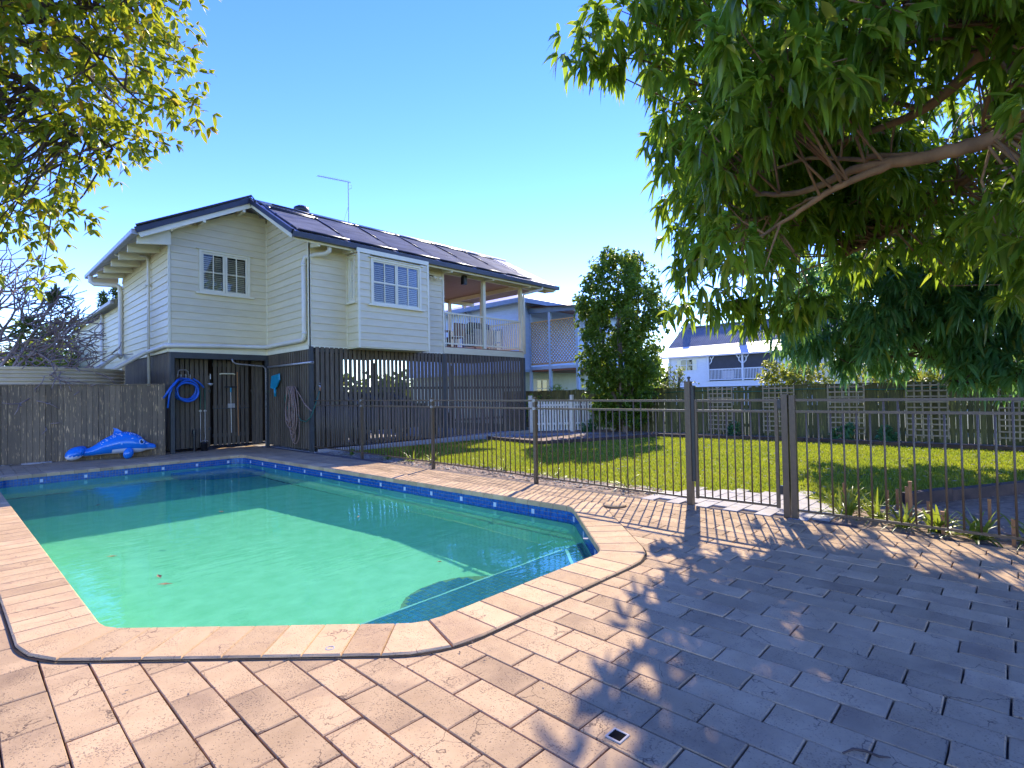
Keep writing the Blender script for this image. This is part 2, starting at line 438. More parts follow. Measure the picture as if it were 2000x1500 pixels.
# ------------------------------------------------------------------ foliage
def leaf_arrays(base, d, L, Wd, droop, rng, up=None):
    n = len(base)
    d = d / np.linalg.norm(d, axis=1, keepdims=True)
    upv = np.tile(np.array([0,0,1.0]), (n,1)) + rng.normal(0,0.45,(n,3)) if up is None else up
    s = np.cross(d, upv); s /= np.linalg.norm(s,axis=1,keepdims=True)+1e-9
    z = np.array([0,0,-1.0])
    L_ = L[:,None]; w = Wd[:,None]/2; dr = droop[:,None]
    def at(t): return base + d*L_*t + z*dr*L_*t*t
    p0=at(0.0); p1=at(0.35); p2=at(0.7); p3=at(1.0)
    nv = np.cross(s,d)
    k = nv*w*0.25
    V = np.stack([p0, p1-s*w+k, p1+s*w+k, p2-s*w*0.8+k, p2+s*w*0.8+k, p3, p1, p2],axis=1)   # slight fold along the midrib
    return V
LEAF_F = np.array([[0,6,1],[0,2,6],[1,6,3],[3,6,7],[2,4,6],[6,4,7],[3,7,5],[7,4,5]])

def leaf_mesh(name, V, mat, rng):
    n = len(V)
    me = bpy.data.meshes.new(name)
    me.vertices.add(n*8); me.vertices.foreach_set('co', V.reshape(-1).astype(np.float32))
    F = (LEAF_F[None]+ (np.arange(n)*8)[:,None,None]).reshape(-1)
    nf = n*8
    me.loops.add(nf*3); me.loops.foreach_set('vertex_index', F.astype(np.int32))
    me.polygons.add(nf); me.polygons.foreach_set('loop_start', (np.arange(nf)*3).astype(np.int32))
    me.update(calc_edges=True)
    a = me.attributes.new('rnd','FLOAT','POINT')
    a.data.foreach_set('value', np.repeat(rng.random(n),8).astype(np.float32))
    me.polygons.foreach_set('use_smooth', np.ones(nf,dtype=bool))
    me.materials.append(mat); me.update()
    return me

def whorls(blobs, per, nl, L, Wd, droop, rng, hang=0.25, spread=0.9, bias=0.0):
    """leaf bases, directions ... for tufts of leaves at twig ends inside blobs (x,y,z,r)"""
    B=[];D=[]
    bl = np.array(blobs)
    cen = bl[:,:3].mean(0)
    for x,y,z,r in blobs:
        k = per if isinstance(per,int) else max(1,int(per*r))
        for _ in range(k):
            q = rng.normal(0,1,3); q/=np.linalg.norm(q)+1e-9
            c = np.array([x,y,z])+q*r*rng.random()**0.4
            ax = q*0.8 + (np.array([x,y,z])-cen)*bias + np.array([0,0,-hang]) + rng.normal(0,0.3,3); ax/=np.linalg.norm(ax)
            m = rng.integers(nl[0],nl[1]+1)
            t = rng.normal(0,1,(m,3)); t -= (t@ax)[:,None]*ax; t/=np.linalg.norm(t,axis=1,keepdims=True)+1e-9
            dd = t*spread + ax*rng.uniform(0.2,0.9,(m,1))
            B.append(c - ax*rng.uniform(0,0.25,(m,1))*L*0.6); D.append(dd)
    B=np.concatenate(B); D=np.concatenate(D); n=len(B)
    return B, D, L*rng.uniform(0.65,1.2,n), Wd*rng.uniform(0.75,1.2,n), droop*rng.uniform(0.5,1.4,n)

CAMP = np.array([0,0,1.3])
CR = np.array([R_,U_,f_])
def in_view(P):
    q = (P-CAMP)@CR.T
    return (q[:,2]>0.3)&(np.abs(q[:,0])<q[:,2]*1000/1041)&(np.abs(q[:,1])<q[:,2]*750/1041), q[:,2]

def crown(parent, B, D, L, Wd, dr, mat, rng, single=0, leafname='leaf', fname='foliage'):
    V = leaf_arrays(B,D,L,Wd,dr,rng)
    n=len(V); mask=np.zeros(n,bool)
    if single:
        vis,dist = in_view(V.mean(1))
        score = np.where(vis, L/dist, 0)
        idx = np.argsort(-score)[:single]
        mask[idx]=True
        kinds=[]
        for k in range(6):
            kv = leaf_arrays(np.zeros((1,3)),np.array([[1.0,0,0]]),np.array([1.0]),np.array([0.22+0.02*k]),np.array([0.0]),rng,up=np.array([[0,0,1.0]]))[0]
            kv[:,2] -= (0.06+0.05*k)*kv[:,0]**2
            kv[[1,2,3,4],2] += 0.03
            me=leaf_mesh(leafname,kv[None],mat,rng)
            me.attributes['rnd'].data.foreach_set('value',np.zeros(8,dtype=np.float32))
            kinds.append(me)
        for i in idx:
            d=Vector(D[i]).normalized(); d=(d+Vector((0,0,-0.5*dr[i]))).normalized()
            s=d.cross(Vector((0,0,1))+Vector(rng.normal(0,0.4,3)))
            if s.length<1e-3: continue
            s.normalize(); u=s.cross(d)
            o=bpy.data.objects.new(leafname,kinds[int(rng.integers(6))]); COL.objects.link(o)
            o.parent=parent; l=float(L[i])
            mt=Matrix((( d.x,s.x,u.x,0),(d.y,s.y,u.y,0),(d.z,s.z,u.z,0),(0,0,0,1)))
            o.matrix_local=Matrix.Translation(Vector(B[i])-WL[parent.name])@mt@Matrix.Diagonal((l,l,l,1))
    V=V[~mask]-np.array(WL[parent.name])
    o=link(fname,leaf_mesh(fname,V,mat,rng),parent)
    o['kind']='stuff'
    return o

def catmull(P,n=4):
    out=[]
    for i in range(len(P)-1):
        p0=P[max(0,i-1)];p1=P[i];p2=P[i+1];p3=P[min(len(P)-1,i+2)]
        for k in range(n):
            t=k/n; out.append(tuple(0.5*((2*b)+(-a+c)*t+(2*a-5*b+4*c-d)*t*t+(-a+3*b-3*c+d)*t**3) for a,b,c,d in zip(p0,p1,p2,p3)))
    out.append(P[-1]); return out
def twigs(mb, blobs, limbs, rng, r=0.008, n=5, every=1):
    """thin shoots from the nearest limb point to leaf clumps"""
    pts=[Vector(p) for l in limbs for p in catmull(l,7)[6:]]
    for b in blobs[::every]:
        c=Vector(b[:3]); near=sorted(pts,key=lambda p:(p-c).length_squared)[:9]; q=near[int(rng.integers(len(near)))]
        L=(c-q).length
        if L>3.2 or L<0.15: continue
        m=(q+c)/2+Vector(rng.normal(0,0.08*L,3))
        mb.tube([q,m,c],[r*1.6,r*1.2,r*0.5],n,caps=False)
    return mb

# ------------------------------------------------------------------ ground sheets
from mathutils.geometry import tessellate_polygon
def rpoly(P, R, seg=6):
    out=[]; n=len(P)
    for i in range(n):
        a=Vector(P[i-1]); b=Vector(P[i]); c=Vector(P[(i+1)%n]); r=R[i]
        u=(a-b).normalized(); w=(c-b).normalized()
        ang=u.angle(w); t=r/math.tan(ang/2)
        s=b+u*t; e=b+w*t
        ctr=b+(u+w).normalized()*(r/math.sin(ang/2))
        for k in range(seg+1):
            f=k/seg
            q=(s-ctr).lerp(e-ctr,f).normalized()*r
            out.append((ctr+q).to_tuple())
    return out
def offset(path, d):
    out=[]; n=len(path)
    for i in range(n):
        a=Vector(path[i-1]); b=Vector(path[i]); c=Vector(path[(i+1)%n])
        t1=(b-a).normalized(); t2=(c-b).normalized()
        n1=Vector((t1.y,-t1.x)); n2=Vector((t2.y,-t2.x)); m=(n1+n2).normalized()
        out.append((b+m*(d/max(0.4,m.dot(n1)))).to_tuple())
    return out
def inside(x,y,P):
    c=False; j=len(P)-1
    for i in range(len(P)):
        if (P[i][1]>y)!=(P[j][1]>y) and x<(P[j][0]-P[i][0])*(y-P[i][1])/(P[j][1]-P[i][1])+P[i][0]: c=not c
        j=i
    return c
POOL = rpoly([(0.577,3.85),(1.86,2.495),(3.67,2.495),(4.915,3.75),(4.69,13.28),(0.42,13.13)],[0.32,0.3,0.3,0.22,0.3,0.3])
COPW = 0.345
OUT = offset(POOL, COPW)
def sheet(name, outer, z, mat, hole=None, kind='structure'):
    polys=[[Vector((x,y,0)) for x,y in outer]]
    if hole: polys.append([Vector((x,y,0)) for x,y in hole])
    flat=[p for q in polys for p in q]
    tris=tessellate_polygon(polys)
    mb=MB(); fs=[]
    for a,b,c in tris:
        nrm=(flat[b]-flat[a]).cross(flat[c]-flat[a]).z
        fs.append((a,b,c) if nrm>0 else (a,c,b))
    mb.add([(p.x,p.y,z) for p in flat], fs)
    o=build(name,mb,mat); o['kind']=kind
    return o
hole=offset(POOL,0.12)
sheet('ground',[(-500,-500),(500,-500),(500,500),(-500,500)],-0.14,M['farground'],hole)
lawn=sheet('lawn',[(6.08,-7),(15.7,-7),(15.7,10.2),(14.2,11.6),(11.0,11.9),(6.12,12.3)],-0.055,M['lawn'])
TERR=sheet('paved_terrace',[(-7,-7),(6.06,-7),(6.06,2),(6.1,5.3),(6.2,12.62),(6.2,16.4),(-7,16.4)],-0.045,M['joint'],hole)

# pavers: rows run along y, half bond
def paver_pts(x0,x1,y0,y1,j,rng):
    q=lambda: rng.uniform(-j,j)
    return [(x0+q(),y0+q()),((x0+x1)/2+q(),y0+q()),(x1+q(),y0+q()),(x1+q(),y1+q()),((x0+x1)/2+q(),y1+q()),(x0+q(),y1+q())]
PW,PL,G=0.1744,0.353,0.0035
cells=[]
inn=offset(POOL,0.05); outc=offset(POOL,COPW-0.06)
for k in range(-24,20):
    x0=2.565+PW*k; x1=x0+PW
    if x1>6.03 or x0<-1.6: continue
    off=1.130+(PL/2 if k%2 else 0)+0.02*math.sin(k*1.7)
    for n in range(-9,42):
        y0=off+PL*n; y1=y0+PL
        if y1>15.95 or y0<-1.9: continue
        parts=[(y0,y1)]
        cor=[(x,y) for x in (x0,x1) for y in (y0,y1)]
        if any(inside(x,y,inn) for x,y in cor):
            ym=(y0+y1)/2; parts=[(y0,ym),(ym,y1)]
        for a,b in parts:
            cor=[(x,y) for x in (x0,x1) for y in (a,b)]
            if any(inside(x,y,inn) for x,y in cor): continue
            if all(inside(x,y,outc) for x,y in cor): continue
            cells.append((x0,x1,a,b))
P=np.array([((a+b)/2,(c+d)/2,-0.02) for a,b,c,d in cells])
vis,dist=in_view(P)
order=np.argsort(np.where(vis,np.linalg.norm(P-CAMP,axis=1),99))
PV=[]
for i in range(14):
    mb=MB(); mb.cap(paver_pts(-PW/2+G,PW/2-G,-PL/2+G,PL/2-G,0.0016,random),0,0.004,0.03)
    PV.append(mesh_of('paver',mb,M['paver']))
HALF=[]
for i in range(4):
    mb=MB(); mb.cap(paver_pts(-PW/2+G,PW/2-G,-PL/4+G,PL/4-G,0.0016,random),0,0.004,0.03)
    HALF.append(mesh_of('paver',mb,M['paver']))
rest=MB()
for r,i in enumerate(order):
    x0,x1,y0,y1=cells[i]; z=-0.018+random.uniform(-0.0018,0.0018)
    if r<300:
        me=random.choice(PV if y1-y0>0.3 else HALF)
        link('paver',me,TERR,((x0+x1)/2,(y0+y1)/2,z),rot=(random.uniform(-.004,.004),random.uniform(-.006,.006),random.choice((0,PI))))
    else:
        rest.cap(paver_pts(x0+G,x1-G,y0+G,y1-G,0.0012,random),z,0.004,0.024)
build('paver_field',rest,M['paver'],TERR,kind='stuff')

# ------------------------------------------------------------------ swimming pool
pool=thing('swimming_pool','in-ground pool of green water with cut corners and tiled rim','pool',(2.7,8,0))
def walk(path):
    S=[0]; n=len(path)
    for i in range(n): S.append(S[-1]+(Vector(path[(i+1)%n])-Vector(path[i])).length)
    return S
S=walk(POOL)
def at_s(s):
    s%=S[-1]
    for i in range(len(POOL)):
        if s<=S[i+1]:
            f=(s-S[i])/max(1e-9,S[i+1]-S[i]); a=Vector(POOL[i]); b=Vector(POOL[(i+1)%len(POOL)]); t=(b-a).normalized()
            a2=Vector(OUT[i]); b2=Vector(OUT[(i+1)%len(POOL)])
            return a.lerp(b,f), a2.lerp(b2,f), t
NST=int(S[-1]/0.2)
for k in range(NST):
    s0=S[-1]*k/NST+0.0022; s1=S[-1]*(k+1)/NST-0.0022
    inner=[];outer=[]
    for f in (0,0.5,1):
        p,q,t=at_s(s0+(s1-s0)*f); nn=Vector((t.y,-t.x))
        inner.append((p-nn*0.02)); outer.append(q)
    pts=[tuple(p) for p in outer]+[tuple(p) for p in reversed(inner)]
    area=sum(pts[i-1][0]*pts[i][1]-pts[i][0]*pts[i-1][1] for i in range(len(pts)))
    if area<0: pts.reverse()
    mb=MB(); mb.cap(pts,random.uniform(-0.001,0.0012),0.007,0.062)
    c=sum((Vector(p) for p in pts),Vector((0,0)))/len(pts)
    build('coping_stone',mb,M['coping'],pool)
mb=MB(); oa=offset(POOL,COPW-.004); ob=offset(POOL,COPW+.012); nn_=len(oa)
mb.add([(x,y,-.011) for x,y in oa]+[(x,y,-.0125) for x,y in ob],[(i,(i+1)%nn_,nn_+(i+1)%nn_,nn_+i) for i in range(nn_)])
build('expansion_joint',mb,M['seal'],pool)
WZ=-0.19
FLOOR=lambda y:-1.15-0.4*max(0,min(1,(y-5.5)/5.5))
mb=MB(); n=len(POOL)
ys=[p[1] for p in POOL]
wall_out=offset(POOL,0.004)
low=offset(POOL,-0.12)
vs=[(x,y,-0.03) for x,y in wall_out]+[(x,y,FLOOR(y)+0.25) for x,y in wall_out]+[(x,y,FLOOR(y)) for x,y in low]
fs=[]
for i in range(n):
    j=(i+1)%n
    fs+=[(i,n+i,n+j,j),(n+i,2*n+i,2*n+j,n+j)]
mb.add(vs,fs)
# floor: strips along y so that the slope reads
def clipx(y):
    xs=[]
    for i in range(n):
        a=low[i]; b=low[(i+1)%n]
        if (a[1]-y)*(b[1]-y)<=0 and a[1]!=b[1]: xs.append(a[0]+(b[0]-a[0])*(y-a[1])/(b[1]-a[1]))
    return min(xs),max(xs)
y0f,y1f=min(p[1] for p in low)+0.002,max(p[1] for p in low)-0.002
yl=[y0f]+[v for v in np.arange(2.75,13.1,0.2)]+[y1f]
for a,b in zip(yl[:-1],yl[1:]):
    xa,xb=clipx(a); xc,xd=clipx(b)
    mb.add([(xa,a,FLOOR(a)),(xb,a,FLOOR(a)),(xd,b,FLOOR(b)),(xc,b,FLOOR(b))],[(0,1,2,3)])
shell=build('pool_shell',mb,M['plaster'],pool)
shell.cycles.is_caustics_receiver=True
# waterline mosaic, four courses of 50 mm tiles with a white one at intervals
wt=MB(); gr=MB(); wh=MB()
ip=offset(POOL,0.001)
NT=int(S[-1]/0.05)
nexts=0
for k in range(NT):
    for c in range(4):
        s0=S[-1]*k/NT+0.002; s1=S[-1]*(k+1)/NT-0.002
        p,_,t=at_s(s0); q,_,t2=at_s(s1); nn=Vector((t.y,-t.x))
        z1=-0.062-0.05*c; z0=z1-0.046
        a=p-nn*0.004; b=q-nn*0.004; a0=p+nn*0.003; b0=q+nn*0.003
        tgt=wh if (c==1 and k%13==5) else wt
        if tgt is wh: a-=nn*0.003; b-=nn*0.003; z0-=0.006; z1+=0.006
        tgt.add([(a.x,a.y,z0),(b.x,b.y,z0),(b.x,b.y,z1),(a.x,a.y,z1),(a0.x,a0.y,z0),(b0.x,b0.y,z0),(b0.x,b0.y,z1),(a0.x,a0.y,z1)],[(0,3,2,1),(0,1,5,4),(2,3,7,6),(1,2,6,5),(3,0,4,7)])
gp=offset(POOL,-0.0015)
gr.add([(x,y,-0.055) for x,y in gp]+[(x,y,-0.268) for x,y in gp],[(i,n+i,n+(i+1)%n,(i+1)%n) for i in range(n)])
build('waterline_grout',gr,M['grout'],pool)
o=build('waterline_mosaic',wt,M['tilewall'],pool,kind='stuff'); o.cycles.is_caustics_receiver=True
build('white_marker_tiles',wh,M['whitetile'],pool,kind='stuff')
# tiled bench along the near end
def poly_clip_tiles(poly, z, x0,x1,y0,y1, rot, pitch):
    out=[]; c,s=math.cos(rot),math.sin(rot)
    for i in range(int((x1-x0)/pitch)+1):
        for j in range(int((y1-y0)/pitch)+1):
            cx=x0+i*pitch; cy=y0+j*pitch
            pts=[(cx+a*pitch*0.46,cy+b*pitch*0.46) for a,b in ((-1,-1),(1,-1),(1,1),(-1,1))]
            if inside(cx,cy,poly) and sum(inside(x,y,poly) for x,y in pts)>=4: out.append((cx,cy))
    return out
BZ=-0.40
bench=[(0.95,3.34)]+[p for p in offset(POOL,-0.004)if p[1]<3.36]+[(4.5,3.34)]
bench=[(x,y) for x,y in bench if y<=3.345]
bench=sorted(bench,key=lambda p:math.atan2(p[1]-2.95,p[0]-2.7))
mb=MB(); mb.prism(bench,-1.1,BZ)
bo=build('bench_step',mb,M['grout'],pool); bo.cycles.is_caustics_receiver=True
tiles=[(x,y,BZ) for x,y in poly_clip_tiles(bench,BZ,0.9,4.6,2.5,3.36,0,0.0505)]
arc=[(2.86+0.52*math.cos(a),3.345+0.42*math.sin(a)) for a in np.linspace(0,PI,15)]
mb=MB(); mb.prism(arc,-1.1,-0.62)
bo=build('curved_step',mb,M['grout'],pool); bo.cycles.is_caustics_receiver=True
tiles+=[(x,y,-0.62) for x,y in poly_clip_tiles(arc,0,2.0,3.2,3.37,3.8,0,0.0505)]
tm=MB(); tm.cap([(-.0215,-.0215),(.0215,-.0215),(.0215,.0215),(-.0215,.0215)],0.004,0.002,0.01); TME=mesh_of('tile',tm,M['tile']); 
tmw=MB(); tmw.cap([(-.0215,-.0215),(.0215,-.0215),(.0215,.0215),(-.0215,.0215)],0.005,0.002,0.01); TMW=mesh_of('tile',tmw,M['whitetile'])
tiles=sorted(tiles,key=lambda t:(t[0])**2+t[1]**2)
tv,_=in_view(np.array(tiles)); 
restt=MB(); cnt=0
for i,(x,y,z) in enumerate(tiles):
    white=(int(round(x/0.0505))%10==3 and int(round(y/0.0505))%8==5)
    if cnt<300 and tv[i]:
        o=link('tile',TMW if white else TME,pool,(x,y,z)); o.cycles.is_caustics_receiver=True; cnt+=1
    else: restt.cap([(x-.023,y-.023),(x+.023,y-.023),(x+.023,y+.023),(x-.023,y+.023)],z+0.004,0.002,0.01)
o=build('bench_mosaic',restt,M['tilewall'],pool,kind='stuff'); o.cycles.is_caustics_receiver=True
mb=MB(); mb.box(0.98,4.48,3.33,3.35,BZ-0.02,BZ+0.012)
mb.beam((4.22,3.33,BZ+0.004),(3.82,2.93,BZ+0.004),0.03,0.03)
build('step_edge_trim',mb,M['whitetile'],pool).cycles.is_caustics_receiver=True
# dark tiled corner seat at the far end
mb=MB(); mb.prism([(4.7,12.0),(4.7,13.3),(3.2,13.3),(3.3,12.9),(3.8,12.35)],-1.5,-0.75)
o=build('corner_seat',mb,M['tile'],pool); o.cycles.is_caustics_receiver=True
mb=MB()
for px_,py_ in ((1.35,2.63),(3.9,2.85)):
    mb.lathe((px_,py_,-0.004),[(0.024,0),(0.024,0.006),(0.018,0.007),(0.016,0.0045),(0.0,0.0045)],16)
build('anchor_cap',mb,M['concrete'],pool)
wp=offset(POOL,0.0015)
wo=sheet('pool_water',wp,WZ,M['water'])
for p in wo.data.polygons: p.use_smooth=True
wo.cycles.is_caustics_caster=True

# ------------------------------------------------------------------ pool fence and gate
FX=[(-3,5.93),(0,5.955),(1.81,5.985),(2.83,5.955),(5.25,5.98),(7.9,6.09),(12.62,6.12)]
def fx(y):
    for (a,xa),(b,xb) in zip(FX[:-1],FX[1:]):
        if a<=y<=b: return xa+(xb-xa)*(y-a)/(b-a)
    return FX[0][1] if y<FX[0][0] else FX[-1][1]
FB,ZT,ZM,ZB=-0.03,1.185,1.068,0.055
up_=lambda y: max(0.0,0.0055*(y-2.83))
def picket_mesh(h):
    mb=MB(); mb.tube([(0,0,0),(0,0,h*0.5),(0,0,h-0.004),(0,0,h)],[0.0085,0.0085,0.0085,0.005],8); return mesh_of('picket',mb,M['bronze'],True)
PSH=picket_mesh(ZM-ZB); PLO=picket_mesh(ZT-ZB)
def post(parent,y,s,h,x=None,cap=True,name='post'):
    x=fx(y) if x is None else x
    mb=MB(); mb.box(x-s/2,x+s/2,y-s/2,y+s/2,FB-0.02,h)
    if cap: mb.box(x-s/2-.003,x+s/2+.003,y-s/2-.003,y+s/2+.003,h,h+0.012)
    return build(name,mb,M['bronze'],parent)
def rails(parent,ya,yb,zs=(ZB,ZM,ZT)):
    for z in zs:
        mb=MB()
        mb.beam((fx(ya),ya,z+up_(ya)),(fx(yb),yb,z+up_(yb)),0.026,0.026 if z!=ZB else 0.022)
        build('rail',mb,M['bronze'],parent)
def pickets(parent,ya,yb,pitch,phase=0):
    k=0; n=int((yb-ya)/pitch); st=(yb-ya)/max(1,n)
    for i in range(1,n):
        y=ya+st*i
        link('picket',PLO if (i+phase)%8 in (0,1) else PSH,parent,(fx(y),y,ZB+up_(y)))
def bracket(parent,y,z):
    mb=MB()
    x=fx(y); z+=up_(y)
    mb.box(x-0.03,x+0.03,y-0.032,y+0.032,z-0.017,z+0.017)
    mb.box(x-0.034,x+0.034,y-0.012,y+0.012,z-0.022,z+0.024)
    build('bracket',mb,M['bracket'],parent)
fl=thing('pool_fence','bronze metal pool fence between the house corner and the gate','fence',(fx(7.85),7.85,0))
for a,b in ((10.35,12.6),(7.85,10.35),(5.25,7.85),(2.83,5.25)):
    rails(fl,a+0.02,b-0.02); pickets(fl,a+0.01,b-0.01,0.104,2)
for y in (5.25,7.85,10.35):
    post(fl,y,0.05,1.225+up_(y))
    bracket(fl,y,ZT); bracket(fl,y,ZM)
gp_=post(fl,2.83,0.068,1.40,name='latch_post')
mb=MB(); x=fx(2.83)+0.0; mb.lathe((x,2.82,1.412),[(0.012,0),(0.012,0.03),(0.02,0.034),(0.02,0.05),(0.012,0.056),(0.0,0.058)],10)
mb.box(x-0.022,x+0.022,2.83-0.075,2.83-0.034,0.25,1.36)
build('gate_latch',mb,M['black'],fl)
gt=thing('pool_gate','bronze metal gate with two top rails beside the tall latch post','gate',(fx(2.3),2.3,0))
ga,gb=1.875,2.745
rails(gt,ga,gb,(0.075,ZM,ZT)); 
n=10
for i in range(1,n):
    y=ga+(gb-ga)*i/n; link('picket',PLO if i in (3,4,8,9) else PSH,gt,(fx(y),y,0.07))
for y in (ga,gb): 
    mb=MB(); x=fx(y); mb.box(x-0.016,x+0.016,y-0.016,y+0.016,0.055,1.2); build('stile',mb,M['bronze'],gt)
mb=MB()
for z in (0.2,1.1): mb.box(fx(1.84)-0.02,fx(1.84)+0.02,1.825,1.86,z,z+0.09)
build('hinge',mb,M['black'],gt)
fr=thing('pool_fence','bronze metal pool fence right of the gate in front of the garden bed','fence',(fx(0.5),0.5,0))
post(fr,1.79,0.06,1.235); post(fr,1.715,0.055,1.235,cap=False); post(fr,-0.95,0.05,1.225)
rails(fr,-0.93,1.70); pickets(fr,-0.93,1.70,0.106,0)

